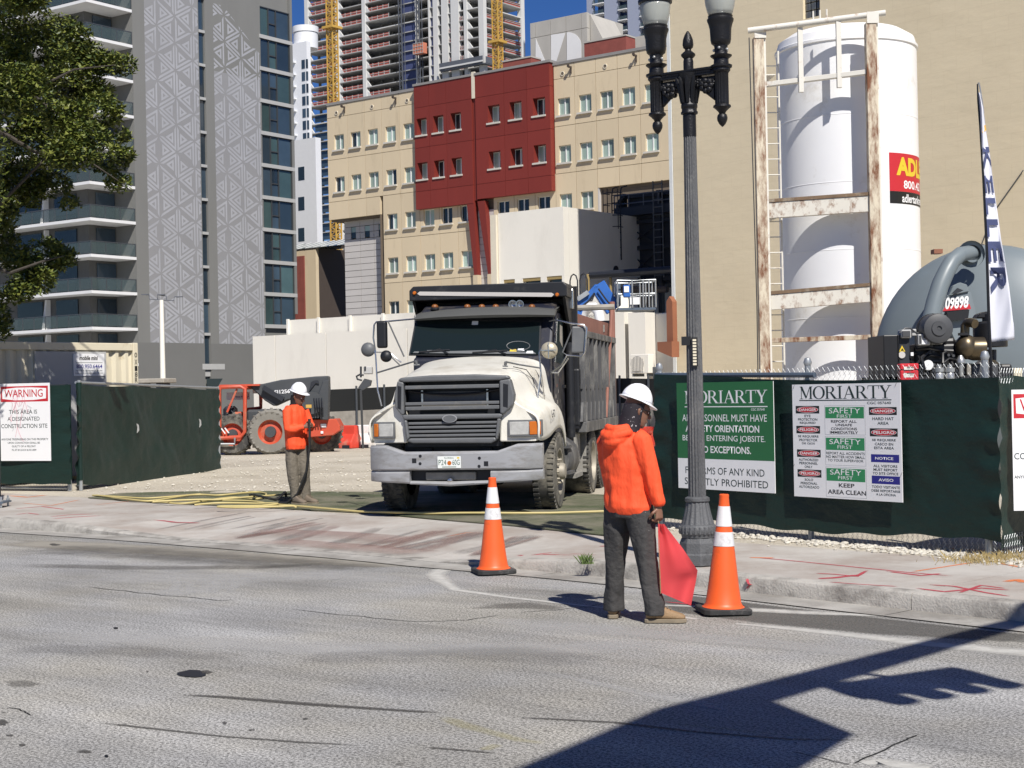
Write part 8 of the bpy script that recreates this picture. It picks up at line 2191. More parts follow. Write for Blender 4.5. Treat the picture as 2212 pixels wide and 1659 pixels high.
for k_ in range(40):
    a = rnd.uniform(-1, 1); mb.sphere((a * .95, rnd.uniform(3.6, 7), BZ1 + .05 + rnd.uniform(-.1, .22)), rnd.uniform(.12, .34), 1, 1.2, .6, 7, 5)
o_ = mb.build('rubble_load', 'mud', trk, True); o_['kind'] = 'stuff'
tb('chassis_rail', -.45, -.33, .3, 7.3, .62, .88, 'truck_black'); tb('chassis_rail', .33, .45, .3, 7.3, .62, .88, 'truck_black')
tb('front_axle', -.95, .95, 1.27, 1.43, .42, .55, 'truck_black', .02)
for y in (4.55, 5.65, 6.75): tb('rear_axle', -.95, .95, y - .1, y + .1, .38, .6, 'truck_black', .03)
tb('transmission', -.35, .35, 1.2, 3.0, .40, .9, 'truck_black', .05)
# wheels
def wheel(s, y, r, wd, xo, front, low=True):
    mb = MB(); n_ = 40
    pr = [(r * .60, 0), (r * .66, -.012), (r * .92, .0), (r, .035), (r, wd - .035), (r * .92, wd), (r * .66, wd + .01), (r * .60, wd)]
    Mx = Matrix.Translation((s * xo, y, r)) @ (Matrix.Rotation(math.pi, 4, 'Z') if s > 0 else Matrix())
    mb.M = Mx; mb.lathe(pr, n_, axis='X', cap=False)
    for k_ in range(44):
        a = 2 * math.pi * k_ / 44; c_, s_ = math.cos(a), math.sin(a)
        for x0, x1 in ((.012, .09), (wd - .09, wd - .012)):
            mb.bar((x0, r * .985 * c_, r * .985 * s_), (x1, r * .985 * c_, r * .985 * s_), .032, .04, upv=(0, c_, s_))
    w_ = mb.build('wheel', 'tyre', trk, True, ang=30)
    mb = MB(Mx); R0 = r * .6
    if front: pr = [(R0, .10), (R0 * 1.02, -.004), (R0 * .94, .0), (R0 * .90, .03), (R0 * .82, .06), (R0 * .62, .03), (R0 * .38, .02), (R0 * .36, -.05), (R0 * .30, -.075), (.001, -.08)]
    else: pr = [(R0, .12), (R0 * 1.02, -.004), (R0 * .94, .0), (R0 * .90, .05), (R0 * .80, .15), (R0 * .55, .19), (R0 * .40, .19), (R0 * .38, .05), (R0 * .30, .03), (.001, .025)]
    mb.lathe(pr, 32, axis='X', cap=False); mb.build('rim', 'rim_dirty', w_, True, ang=35)
    for k_ in range(10):
        a = 2 * math.pi * k_ / 10; mb = MB(Mx); xx = .02 if front else .185
        mb.lathe([(.016, xx), (.016, xx - .035), (.008, xx - .04)], 6, axis='X', c=(0, R0 * .52 * math.cos(a), R0 * .52 * math.sin(a))); mb.build('lug_nut', 'rim_dirty', w_)
for s in (-1, 1):
    wheel(s, 1.32, .51, .30, 1.17, True)
    for y in (4.45, 5.62, 6.75): wheel(s, y, .50, .52, 1.2, False)
tb('mud_guard', .75, 1.16, 3.95, 4.0, .35, .98, 'mud'); tb('lift_axle_frame', .6, 1.1, 3.2, 4.0, .30, .36, 'mud')
# mirrors and their rods (picture left, then right)
MY = 1.95
p0, p1 = T(122, 472, MY), T(186, 282, MY)
mb = MB(); mb.box(p0.x, p1.x, MY - .06, MY + .05, p0.z, p1.z); mb.build('side_mirror', 'truck_black', trk, bevel=.03, seg=3)
tt('mirror_rod', [T(385, 268, 2.3), T(200, 285, MY), T(112, 290, MY), T(98, 310, MY), T(92, 400, MY), T(108, 500, MY), T(200, 500, MY), T(285, 570, 2.0)], .013, 'chrome', 6)
tt('mirror_rod', [T(196, 290, MY), T(305, 530, 2.0)], .011, 'truck_grey', 6); tt('mirror_rod', [T(185, 500, MY), T(272, 585, 1.9)], .010, 'truck_grey', 6)
def disc(zx, zy, rp, y, m_, name='round_mirror'):
    p = T(zx, zy, y); r = (T(zx + rp, zy, y).x - p.x); mb = MB()
    mb.lathe([(.001, -.055), (r * .5, -.046), (r * .85, -.025), (r, .0), (r, .015), (.001, .02)], 24, axis='Y', c=(p.x, y, p.z)); mb.build(name, m_, trk, True, ang=50)
disc(55, 481, 48, .85, 'truck_grey'); disc(180, 527, 40, 1.6, 'truck_black')
tt('fender_rod', [T(150, 872, .8), T(122, 760, .82), T(108, 520, .85), T(100, 490, .85)], .011, 'chrome', 6)
tt('fender_rod', [T(122, 640, .82), T(300, 585, .7), T(385, 560, .6)], .012, 'truck_grey', 6); mb = MB(); mb.tube([T(385, 560, .6), T(392, 590, .62)], .02, 8); mb.tube([T(370, 588, .6), T(412, 586, .62)], .012, 6); mb.build('hood_bracket', 'truck_grey', trk, True)
p0, p1 = T(1462, 505, MY), T(1556, 318, MY)
mb = MB(); mb.hexa([(p0.x, MY - .03, p0.z), (p1.x, MY + .05, p0.z), (p1.x, MY + .15, p0.z), (p0.x, MY + .06, p0.z), (p0.x + .02, MY - .03, p1.z), (p1.x + .02, MY + .05, p1.z), (p1.x + .02, MY + .15, p1.z), (p0.x + .02, MY + .06, p1.z)]); mb.build('side_mirror', 'truck_grey', trk, bevel=.02, seg=2)
tt('mirror_rod', [T(1308, 285, 2.2), T(1360, 278, 2.1), T(1460, 300, MY), T(1548, 310, MY), T(1566, 335, MY), T(1552, 505, MY), T(1530, 530, MY), T(1430, 520, MY), T(1390, 590, 2.0), T(1330, 636, 2.0)], .013, 'chrome', 6)
tt('mirror_rod', [T(1475, 320, MY), T(1400, 500, 2.0), T(1440, 525, 2.0)], .011, 'truck_grey', 6); tt('mirror_rod', [T(1440, 540, MY), T(1370, 640, 2.0), T(1310, 640, 2.0)], .012, 'chrome', 6)
disc(1308, 486, 58, .95, 'mirror_beige'); 
p = T(1308, 486, .95)
mb = MB(); mb.box(p.x - .1, p.x + .1, .888, .896, p.z - .006, p.z + .006); mb.box(p.x - .006, p.x + .006, .886, .894, p.z - .1, p.z + .1); mb.build('mirror_cross', 'chrome', trk)
tt('fender_rod', [T(1236, 890, .9), T(1228, 800, .92), T(1250, 640, .95), T(1240, 500, .95), T(1256, 470, .95)], .012, 'chrome', 6); tt('fender_rod', [T(1280, 880, 1.1), T(1262, 720, 1.0), T(1245, 600, .95)], .012, 'chrome', 6)
tt('fender_rod', [T(1245, 608, .95), T(1100, 585, .8), T(1010, 566, .6)], .012, 'truck_grey', 6); mb = MB(); mb.tube([T(1008, 566, .6), T(1003, 596, .62)], .02, 8); mb.tube([T(986, 594, .6), T(1022, 596, .62)], .012, 6); mb.build('hood_bracket', 'truck_grey', trk, True)
mb = MB(); c_ = [T(1205, 620, 1.5), T(1245, 690, 1.55), T(1262, 740, 1.55), T(1235, 740, 1.5), T(1212, 690, 1.5)]; mb.prism([p + Vector((.0, -.02, 0)) for p in c_], (.02, .02, 0)); mb.build('hood_vent', 'cab_dark', trk)
tt('hood_strap', [T(1060, 600, .6), T(1150, 620, .9), T(1195, 680, 1.2), T(1225, 800, 1.3)], .006, 'truck_black', 5)
# ================================================================== people
M('hoodie_orange', (0.90, 0.088, 0.022), 0.75, var=0.06, vs=6, bump=.35, bs=30, stretch=(1.6, 1.6, .5))
M('trouser_dark', (0.045, 0.043, 0.042), 0.85, var=0.22, vs=9, bump=.7, bs=26, speck=((.28, .28, .27), 30, .74))
M('trouser_khaki', (0.155, 0.135, 0.105), 0.85, var=0.25, vs=9, bump=.7, bs=26)
M('boot_tan', (0.27, 0.175, 0.09), 0.7, var=0.18, vs=12, bump=.3, bs=80)
M('boot_dirty', (0.17, 0.135, 0.10), 0.8, var=0.3, vs=12)
M('sole', (0.22, 0.18, 0.125), 0.8, var=0.2, vs=10)
M('hat_white', (0.84, 0.84, 0.85), 0.28, var=0.02, coat=.4)
M('skin', (0.21, 0.105, 0.065), 0.5, var=0.10, vs=20)
M('skin_dark', (0.16, 0.08, 0.05), 0.5, var=0.10, vs=20)
M('gaiter', (0.014, 0.011, 0.016), 0.8, var=0.3, vs=20, speck=((.42, .40, .40), 46, .66))
M('gaiter_plain', (0.012, 0.011, 0.012), 0.8)
glass('lens_dark', (0.01, 0.01, 0.012), 0.08, .8)
def ring(c, ax, sd, rs, rf, n=28, wr=0.0, seed=0):
    """ellipse of points round c; ax = axis of the limb, sd = side direction (half width rs); the other half width is rf"""
    ax = Vector(ax).normalized(); sd = Vector(sd); sd = (sd - ax * sd.dot(ax)).normalized(); fd = ax.cross(sd); c = Vector(c); out = []
    for i in range(n):
        a = 2 * math.pi * i / n; p = c + sd * (rs * math.cos(a)) + fd * (rf * math.sin(a))
        if wr:
            k = noise.noise(Vector((p.x * 20 + seed, p.y * 20, p.z * 2.6))) * wr + noise.noise(Vector((p.x * 8 + p.z * 15, p.y * 8 - p.z * 9, seed + p.z * 6))) * wr * .26
            p = p + (p - c).normalized() * k
        out.append(p)
    return out
def limb(mb, pts, rad, sd=(1, 0, 0), n=18, wr=0.0, seed=0, sub=5):
    P_ = []; Q = []
    for i in range(len(pts) - 1):
        for k in range(sub):
            t = k / sub; P_.append(Vector(pts[i]).lerp(Vector(pts[i + 1]), t)); a, b = rad[i], rad[i + 1]
            a = a if isinstance(a, tuple) else (a, a); b = b if isinstance(b, tuple) else (b, b); Q.append((a[0] + (b[0] - a[0]) * t, a[1] + (b[1] - a[1]) * t))
    P_.append(Vector(pts[-1])); l = rad[-1]; Q.append(l if isinstance(l, tuple) else (l, l))
    R_ = []
    for i, p in enumerate(P_):
        d = P_[min(i + 1, len(P_) - 1)] - P_[max(i - 1, 0)]; R_.append(ring(p, d, sd, Q[i][0], Q[i][1], n, wr, seed))
    return mb.loft(R_)
def skinned(mb, name, mat, parent, voxel=.011, smooth=4):
    o = mb.build(name, mat, parent, True, ang=180)
    r = o.modifiers.new('Remesh', 'REMESH'); r.mode = 'VOXEL'; r.voxel_size = voxel; r.use_smooth_shade = True
    s = o.modifiers.new('Smooth', 'SMOOTH'); s.iterations = smooth; s.factor = .5
    return o
def boot(parent, heel, toe_dir, L_, mat, tilt=0):
    d = Vector(toe_dir).normalized(); s = Vector((-d.y, d.x, 0)); h = Vector(heel); mb = MB(); R_ = []
    for (t, w_, z0, z1) in ((0, .030, .03, .13), (.06, .036, .025, .155), (.22, .040, .025, .160), (.40, .040, .025, .135), (.55, .043, .025, .105), (.75, .048, .025, .083), (.92, .042, .025, .068), (1.0, .022, .03, .05)):
        c = h + d * (t * L_); R_.append([c + s * (w_ * x) + Vector((0, 0, z0 + (z1 - z0) * z)) for x, z in ((-1, 0), (-1.05, .35), (-.85, .8), (-.45, 1), (.45, 1), (.85, .8), (1.05, .35), (1, 0))])
    mb.loft(R_); b = mb.build('boot', mat, parent, True, ang=180, sub=2)
    mb = MB(); R_ = []
    for (t, w_) in ((-.02, .028), (.05, .040), (.3, .043), (.5, .041), (.75, .051), (.93, .044), (1.02, .022)):
        c = h + d * (t * L_); R_.append([c + s * (w_ * x) + Vector((0, 0, z)) for x, z in ((-1, .0), (-1, .030), (1, .030), (1, .0))])
    mb.loft(R_); mb.build('sole', 'sole', b, bevel=.004)
    for k_ in range(4):
        c = h + d * (L_ * (.40 + .08 * k_)); mb = MB(); mb.tube([c - s * .025 + Vector((0, 0, .137 - k_ * .011)), c + Vector((0, 0, .143 - k_ * .011)), c + s * .025 + Vector((0, 0, .137 - k_ * .011))], .004, 5); mb.build('lace', 'sole', b)
def hand(mb, w, fwd_, side, curl=1.0, k=1.0):
    """wrist w, direction of the palm, side = towards the thumb; fingers curl towards fwd_ x side"""
    f = Vector(fwd_).normalized(); s = Vector(side).normalized(); n = f.cross(s).normalized(); w = Vector(w)
    limb(mb, [w - f * .02, w + f * .04 * k, w + f * .092 * k], [(.024, .020), (.036, .018), (.040, .016)], s, 14)
    for i, L_ in enumerate((.070, .080, .074, .058)):
        b = w + f * .088 * k + s * (.030 - .020 * i); a = 0; pts = [b]; p = b
        for j, seg in enumerate((.45, .32, .25)):
            a += R((38, 55, 45)[j]) * curl; p = p + (f * math.cos(a) + n * math.sin(a)) * (L_ * seg * k); pts.append(p)
        limb(mb, pts, [.0098, .0092, .0085, .0070], s, 8, sub=2)
    t0 = w + f * .03 * k + s * .03; limb(mb, [t0, t0 + (f * .5 + s * .7 + n * .2).normalized() * .035, t0 + (f * .75 + s * .45 + n * .6).normalized() * .066, t0 + (f * .8 + s * .15 + n * 1.0).normalized() * .088], [.013, .012, .0105, .008], n, 8, sub=2)
def head_and_hat(t, c, f, pitch, skin, mbody, hat_c, hat_tilt, k=1.0):
    c = Vector(c); f = Vector(f).normalized(); s = Vector((f.y, -f.x, 0)); up = Vector((0, 0, 1)); fp = (f * math.cos(pitch) - up * math.sin(pitch)); upp = (up * math.cos(pitch) + f * math.sin(pitch))
    q = lambda x, y, z: c + s * x + fp * y + upp * z
    limb(mbody, [q(0, -.03, -.19), q(0, -.015, -.10)], [.058, .056], s, 16)
    R_ = []
    for z, rs, rf, oy in ((-.115, .028, .030, .045), (-.10, .048, .055, .028), (-.07, .062, .078, .012), (-.03, .070, .092, .002), (.01, .075, .098, -.004), (.05, .076, .099, -.006), (.085, .066, .086, -.006), (.11, .04, .05, -.006), (.118, .012, .016, -.006)):
        R_.append(ring(q(0, oy, z), upp, s, rs, rf, 22))
    mbody.loft(R_)
    limb(mbody, [q(0, .090, .022), q(0, .104, -.004), q(0, .115, -.024), q(0, .098, -.034)], [(.010, .010), (.012, .011), (.017, .012), (.012, .008)], s, 10, sub=3)   # nose
    limb(mbody, [q(-.024, .082, -.062), q(0, .094, -.060), q(.024, .082, -.062)], [.008, .011, .008], up, 8, sub=3)      # lips
    limb(mbody, [q(-.045, .080, .030), q(0, .094, .034), q(.045, .080, .030)], [.010, .012, .010], up, 8, sub=3)       # brow
    for e in (-1, 1):
        limb(mbody, [q(e * .074, .002, .025), q(e * .084, -.012, .012), q(e * .082, -.010, -.012), q(e * .074, .0, -.032)], [.008, .014, .012, .006], fp, 8, sub=3)
    for e in (-1, 1):
        mb = MB(); mb.sphere(tuple(q(e * .030, .078, .012)), .0125, 1, 1, 1, 10, 7); ey = mb.build('eye', 'print_white', t, True)
        mb = MB(); mb.sphere(tuple(q(e * .030, .0865, .011)), .0062, 1, 1, 1, 8, 6); mb.build('iris', 'print_black', ey, True)
    # hard hat
    hc = Vector(hat_c); fh = (f * math.cos(hat_tilt) - up * math.sin(hat_tilt)); uh = (up * math.cos(hat_tilt) + f * math.sin(hat_tilt)); hq = lambda x, y, z: hc + s * x + fh * y + uh * z
    mb = MB(); R_ = []
    for j in range(11):
        a = math.pi / 2 * j / 10; cr, sr = math.cos(a), math.sin(a) ; R_.append(ring(hq(0, 0, .122 * sr * k), uh, s, max(.001, .108 * cr ** .85) * k, max(.001, .130 * cr ** .85) * k, 40))
    mb.loft(R_); ho_ = mb.build('hard_hat', 'hat_white', t, True, ang=180)
    mb = MB(); O_ = []; I_ = []; n_ = 40
    for j in range(n_):
        a = 2 * math.pi * j / n_; fr_ = max(0, math.sin(a)); w_ = .018 + .040 * fr_ ** 2
        for L, rr, z in ((I_, -.006, .004), (O_, w_, -.006 - .010 * fr_)): L.append(hq((.108 + rr) * k * math.cos(a), (.130 + rr) * k * math.sin(a), z))
    mb.loft([I_, O_, [p - uh * .006 for p in O_], [p - uh * .008 for p in I_]], cap=False); mb.build('brim', 'hat_white', ho_, True, ang=50)
    for x in (-.02, 0, .02):
        mb = MB(); mb.tube([hq(x * k, .118 * k * math.cos(b), .006 + .122 * k * math.sin(b)) for b in [math.pi * i / 14 for i in range(1, 14)]], .0045, 5); mb.build('hat_ridge', 'hat_white', ho_, True)
    return q
# ---- flagman in the road
fg = P(1381, 1338, 11.55)
p1_ = thing('person', 'flagman in orange hoodie, dark trousers and white hard hat standing in the road', 'person', (fg.x, fg.y, .004))
f1 = Vector((math.cos(R(48)), math.sin(R(48)), 0)); s1_ = Vector((f1.y, -f1.x, 0))
body = MB()
hip = Vector((-.07, 0, .88)); LH, LK, LA = Vector((-.130, .07, .86)), Vector((-.165, .11, .46)), Vector((-.18, .15, .09)); RH, RK, RA = Vector((.005, -.05, .86)), Vector((.055, -.08, .46)), Vector((.105, -.13, .09))
limb(body, [(-.07, 0, .80), (-.085, .0, 1.0), (-.10, 0, 1.2), (-.11, 0, 1.36), (-.09, 0, 1.45)], [(.14, .10), (.13, .10), (.15, .11), (.15, .10), (.06, .06)], s1_, 20)
limb(body, [LH, LK, LA], [.075, .052, .04]); limb(body, [RH, RK, RA], [.075, .052, .04])
RS, RE, RW_ = Vector((.035, -.125, 1.365)), Vector((.095, -.155, 1.11)), Vector((.145, -.175, .87))
LS, LE, LW_ = Vector((-.225, .12, 1.36)), Vector((-.14, .27, 1.12)), Vector((.03, .36, 1.06))
limb(body, [RS, RE, RW_], [.05, .04, .028]); limb(body, [LS, LE, LW_], [.05, .04, .028])
hand(body, RW_, (.05, -.03, -1), (-.75, -.66, .05), 1.15); hand(body, LW_, (.9, .3, -.1), (.1, .2, 1), .8)
fh1 = Vector((math.cos(R(14)), math.sin(R(14)), 0))
q = head_and_hat(p1_, (.012, .0, 1.575), fh1, R(14), 'skin', body, (.014, 0, 1.665), R(22), .94)
skinned(body, 'body', 'skin', p1_, .0055, 2)
mb = MB()
zr = [(.80, -.055, .0, .172, .130), (.825, -.058, .0, .19, .138), (.86, -.06, .0, .198, .148), (.91, -.065, .0, .192, .142), (1.0, -.075, 0, .182, .132), (1.12, -.088, 0, .19, .136), (1.24, -.10, 0, .198, .140), (1.33, -.108, 0, .196, .130), (1.39, -.105, 0, .158, .110), (1.44, -.092, 0, .105, .09), (1.475, -.08, 0, .085, .08)]
R_ = []
for i in range(len(zr) - 1):
    for k_ in range(5):
        t = k_ / 5; a = [zr[i][j] + (zr[i + 1][j] - zr[i][j]) * t for j in range(5)]; R_.append(ring((a[1], a[2], a[0]), (0, 0, 1), s1_, a[3], a[4], 56, .026 * min(1, max(.12, (a[0] - .80) / .12)), 2))
mb.loft(R_)
limb(mb, [RS + Vector((-.03, .02, .01)), RS, RE + (RS - RE) * .5, RE, RW_ + (RE - RW_) * .4, RW_ + Vector((0, 0, .02)), RW_], [.070, .078, .069, .061, .054, .049, .036], s1_, 22, .016, 5, 4)
limb(mb, [LS + Vector((.03, -.02, .01)), LS, LE, LW_], [.07, .072, .06, .045], s1_, 20, .014, 8, 4)
# folded hood on the back
hb_ = Vector((-.118, -.02, 1.425)) - f1 * .035
for dz, rr, rad, off in ((0, .105, .040, 0), (-.045, .085, .036, .02), (.04, .088, .030, -.01)):
    pts = [hb_ + s1_ * (rr * math.cos(a)) - f1 * (rr * .75 * math.sin(a) + off) + Vector((0, 0, dz - .035 * math.sin(a) ** 2 * (1 if dz <= 0 else .4))) for a in [R(-35 + 250 * i / 12) for i in range(13)]]
    limb(mb, pts, [rad * (.55 + .45 * math.sin(math.pi * i / 12)) for i in range(13)], (0, 0, 1), 12, .008, 3, 2)
skinned(mb, 'hoodie', 'hoodie_orange', p1_, .0085, 2)
mb = MB(); R_ = []
limb(mb, [(-.07, 0, .93), (-.068, 0, .86), (-.068, .0, .78)], [(.180, .125), (.185, .135), (.165, .120)], s1_, 30, .008, 2, 4)
limb(mb, [LH, LH.lerp(LK, .5), LK, LK.lerp(LA, .5), LA + Vector((0, 0, .05)), LA + Vector((0, 0, -.035))], [.112, .100, .080, .070, .074, .078], (1, 0, 0), 28, .018, 4, 6)
limb(mb, [RH, RH.lerp(RK, .5), RK, RK.lerp(RA, .5), RA + Vector((0, 0, .05)), RA + Vector((0, 0, -.035))], [.114, .102, .082, .072, .076, .080], (1, 0, 0), 28, .018, 6, 6)
skinned(mb, 'trousers', 'trouser_dark', p1_, .0085, 2)
boot(p1_, (.035, -.125, 0), (1, -.12, 0), .30, 'boot_tan'); boot(p1_, (-.195, .09, 0), (.12, 1, 0), .29, 'boot_tan')
mb = MB(); R_ = []
for z, rs, rf, oy in ((-.165, .098, .098, -.045), (-.13, .086, .092, -.035), (-.085, .082, .093, -.028), (-.03, .084, .096, -.026), (.02, .086, .102, -.022), (.06, .084, .102, -.018)):
    R_.append(ring(q(0, oy, z), (0, 0, 1), s1_, rs, rf, 36, .008, 4))
mb.loft(R_, cap=False); g_ = mb.build('neck_gaiter', 'gaiter', p1_, True, ang=180)
mb = MB(); mb.tube([q(-.082, -.03, .02), q(-.078, .05, .018), q(-.05, .092, .016), q(0, .104, .016), q(.05, .092, .016), q(.078, .05, .018), q(.082, -.03, .02)], .005, 6); gl_ = mb.build('safety_glasses', 'lens_dark', p1_, True)
for e in (-1, 1):
    mb = MB(); mb.prism([q(e * .012, .106, .028), q(e * .058, .090, .028), q(e * .066, .082, .0), q(e * .045, .094, -.016), q(e * .014, .105, -.010)], f1 * .003); mb.build('lens', 'lens_dark', gl_)
# ---- red flag in his hand
m = bpy.data.materials.new('flag_red'); m.use_nodes = True; t_ = m.node_tree; b_ = t_.nodes['Principled BSDF']; b_.inputs['Base Color'].default_value = (.90, .085, .095, 1); b_.inputs['Roughness'].default_value = .8
tr_ = t_.nodes.new('ShaderNodeBsdfTranslucent'); tr_.inputs[0].default_value = (1.0, .20, .20, 1); mx_ = t_.nodes.new('ShaderNodeMixShader'); mx_.inputs[0].default_value = .5
t_.links.new(b_.outputs[0], mx_.inputs[1]); t_.links.new(tr_.outputs[0], mx_.inputs[2]); t_.links.new(mx_.outputs[0], t_.nodes['Material Output'].inputs[0]); MATS['flag_red'] = m
rf = thing('red_flag', 'translucent red warning flag on a stick hanging from the flagman\'s hand', 'flag', (fg.x, fg.y, .004))
FZ = lambda zx, zy, y: P((1440 + zx * .40976) / 1.15732, (920 + zy * .40976) / 1.15732, 11.55 + y) - Vector((fg.x, fg.y, .004))
Lf = [(500, 950), (502, 1060), (505, 1160), (508, 1260), (512, 1320), (518, 1372)]; Rt = [(538, 952), (598, 1030), (655, 1105), (742, 1235), (732, 1300), (702, 1450)]
V = []; F = []; nj = 10; ni = 20
def lerpl(L, t):
    k = t * (len(L) - 1); i = min(int(k), len(L) - 2); a = k - i; return (L[i][0] + (L[i + 1][0] - L[i][0]) * a, L[i][1] + (L[i + 1][1] - L[i][1]) * a)
for i in range(ni + 1):
    a, b = lerpl(Lf, i / ni), lerpl(Rt, i / ni)
    for j in range(nj + 1):
        f = j / nj; V.append(FZ(a[0] + (b[0] - a[0]) * f, a[1] + (b[1] - a[1]) * f, -.20 + .05 * math.sin(f * 7 + i * .15) * f + .03 * math.sin(i * .5) * f))
for i in range(ni):
    for j in range(nj): k = i * (nj + 1) + j; F.append((k, k + 1, k + nj + 2, k + nj + 1))
mb = MB(); mb._a(V, F); mb.build('cloth', 'flag_red', rf, True, fix=False, ang=180)
mb = MB(); mb.tube([FZ(470, 820, -.18), FZ(492, 890, -.165), FZ(504, 945, -.185), FZ(508, 1160, -.2), FZ(517, 1376, -.2)], .0045, 6); mb.build('stick', 'boot_tan', rf, True)
# ---- worker with the hose
hg = P(643, 1087, 22.2)
p2_ = thing('person', 'worker in orange long-sleeved shirt and khaki trousers holding a black hose by the gate', 'person', (hg.x, hg.y, .157))
f2_ = Vector((math.cos(R(-28)), math.sin(R(-28)), 0)); s2_ = Vector((f2_.y, -f2_.x, 0)); body = MB()
limb(body, [(.0, 0, .80), (0, 0, 1.0), (-.01, 0, 1.2), (-.01, 0, 1.36), (.0, 0, 1.44)], [(.14, .10), (.13, .10), (.15, .11), (.15, .10), (.06, .06)], s2_, 20)
LH, LK, LA = Vector((-.07, -.03, .84)), Vector((-.055, -.07, .46)), Vector((-.025, -.04, .10)); RH, RK, RA = Vector((.08, .03, .84)), Vector((.11, .0, .46)), Vector((.115, .03, .10))
for a_ in ((LH, LK, LA), (RH, RK, RA)): limb(body, list(a_), [.075, .052, .04])
RS, RE, RW_ = Vector((-.10, -.155, 1.36)), Vector((-.085, -.21, 1.09)), Vector((.14, -.20, 1.13)); LS, LE, LW_ = Vector((.10, .14, 1.36)), Vector((.19, .10, 1.10)), Vector((.24, -.10, 1.15))
limb(body, [RS, RE, RW_], [.05, .04, .028]); limb(body, [LS, LE, LW_], [.05, .04, .028])
hand(body, RW_, (1, .0, .15), (-.1, .3, 1), 1.0); hand(body, LW_, (.2, -1, .05), (-.5, .0, 1), 1.0)
q2 = head_and_hat(p2_, (.045, -.02, 1.555), Vector((.86, -.5, 0)), R(20), 'skin_dark', body, (.05, -.02, 1.645), R(16), .98)
skinned(body, 'body', 'skin_dark', p2_, .007, 2)
mb = MB(); R_ = []
zr = [(.80, .005, .19, .14), (.86, .005, .20, .15), (1.0, -.0, .195, .145), (1.15, -.01, .20, .145), (1.28, -.015, .205, .145), (1.36, -.01, .19, .125), (1.42, .0, .12, .095), (1.455, .01, .075, .075)]
for i in range(len(zr) - 1):
    for k_ in range(5):
        t = k_ / 5; a = [zr[i][j] + (zr[i + 1][j] - zr[i][j]) * t for j in range(4)]; R_.append(ring((a[1], 0, a[0]), (0, 0, 1), s2_, a[2], a[3], 40, .018, 12))
mb.loft(R_); limb(mb, [RS + Vector((.03, .03, .01)), RS, RE, RE + Vector((.04, .0, .0)), RW_], [.07, .078, .068, .066, .046], s2_, 20, .014, 5, 4); limb(mb, [LS, LE, LW_], [.075, .064, .045], s2_, 20, .014, 9, 5)
skinned(mb, 'shirt', 'hoodie_orange', p2_, .010, 2)
mb = MB(); limb(mb, [(.0, 0, .92), (0, 0, .86), (0, .0, .78)], [(.175, .125), (.18, .13), (.16, .115)], s2_, 26, .008, 2, 4)
for H_, K_, A_, sd_ in ((LH, LK, LA, 4), (RH, RK, RA, 7)): limb(mb, [H_, H_.lerp(K_, .5), K_, K_.lerp(A_, .5), A_ + Vector((0, 0, .06)), A_ + Vector((0, 0, -.03))], [.10, .092, .080, .075, .076, .074], (1, 0, 0), 22, .014, sd_, 5)
skinned(mb, 'trousers', 'trouser_khaki', p2_, .010, 2)
boot(p2_, (-.07, -.03, 0), (.75, -.65, 0), .29, 'boot_dirty'); boot(p2_, (.06, .03, 0), (.85, -.5, 0), .29, 'boot_dirty')
mb = MB(); R_ = [ring(q2(0, oy, z), (0, 0, 1), s2_, rs, rf_, 24, .006, 4) for z, rs, rf_, oy in ((-.15, .08, .08, -.03), (-.10, .07, .075, -.025), (-.04, .078, .088, -.035), (.02, .082, .092, -.035))]; mb.loft(R_, cap=False); mb.build('neck_cloth', 'gaiter_plain', p2_, True, ang=180)
wh = thing('hose_nozzle', 'black hose nozzle held upright by the worker near the gate', 'hose', (hg.x, hg.y, .157))
mb = MB(); mb.tube([(.225, -.235, 1.24), (.225, -.235, 1.05), (.22, -.22, .85), (.17, -.20, .5), (.02, -.12, .16), (-.14, -.05, .03), (-.32, .02, .02)], [.022, .02, .018, .018, .018, .018, .018], 8); mb.build('hose_line', 'hose_black', wh, True)

# ================================================================== tree and small plants
M('leaf_a', (0.105, 0.13, 0.022), 0.5, var=0.35, vs=3.5, spec=.35)
M('leaf_b', (0.15, 0.165, 0.032), 0.48, var=0.3, vs=3.5, spec=.35)
M('leaf_c', (0.045, 0.07, 0.016), 0.45, var=0.3, vs=3.5)
M('bark', (0.055, 0.047, 0.038), 0.95, var=0.3, vs=6, bump=.6, bs=20)
tq = P(-70, 830, 25.7)
tree = thing('shade_tree', 'big leafy green tree overhanging from the left edge before the balcony tower', 'tree', (tq.x, tq.y, .15))
clumps = [(0, 40, 110, 85), (60, 130, 105, 90), (130, 90, 70, 60), (20, 240, 120, 100), (140, 170, 80, 60), (200, 130, 45, 40), (255, 140, 40, 26), (100, 300, 85, 70), (215, 240, 52, 38), (250, 290, 30, 20), (205, 200, 40, 30), (30, 380, 70, 50), (150, 330, 60, 40), (190, 300, 50, 36), (262, 330, 28, 14), (235, 350, 42, 26), (255, 395, 28, 20), (110, 400, 45, 32), (60, 420, 40, 30), (150, 440, 20, 16), (40, 560, 55, 30), (95, 555, 55, 42), (140, 555, 26, 22), (70, 600, 50, 34), (40, 630, 35, 26), (0, 520, 40, 60), (-20, 450, 60, 60), (5, 700, 22, 40), (-60, 300, 80, 300), (-60, -60, 200, 90), (40, -30, 70, 60), (45, 190, 70, 60), (10, 140, 60, 60), (150, 255, 60, 40), (-15, 640, 30, 40)]
lv = {'leaf_a': MB(), 'leaf_b': MB(), 'leaf_c': MB()}
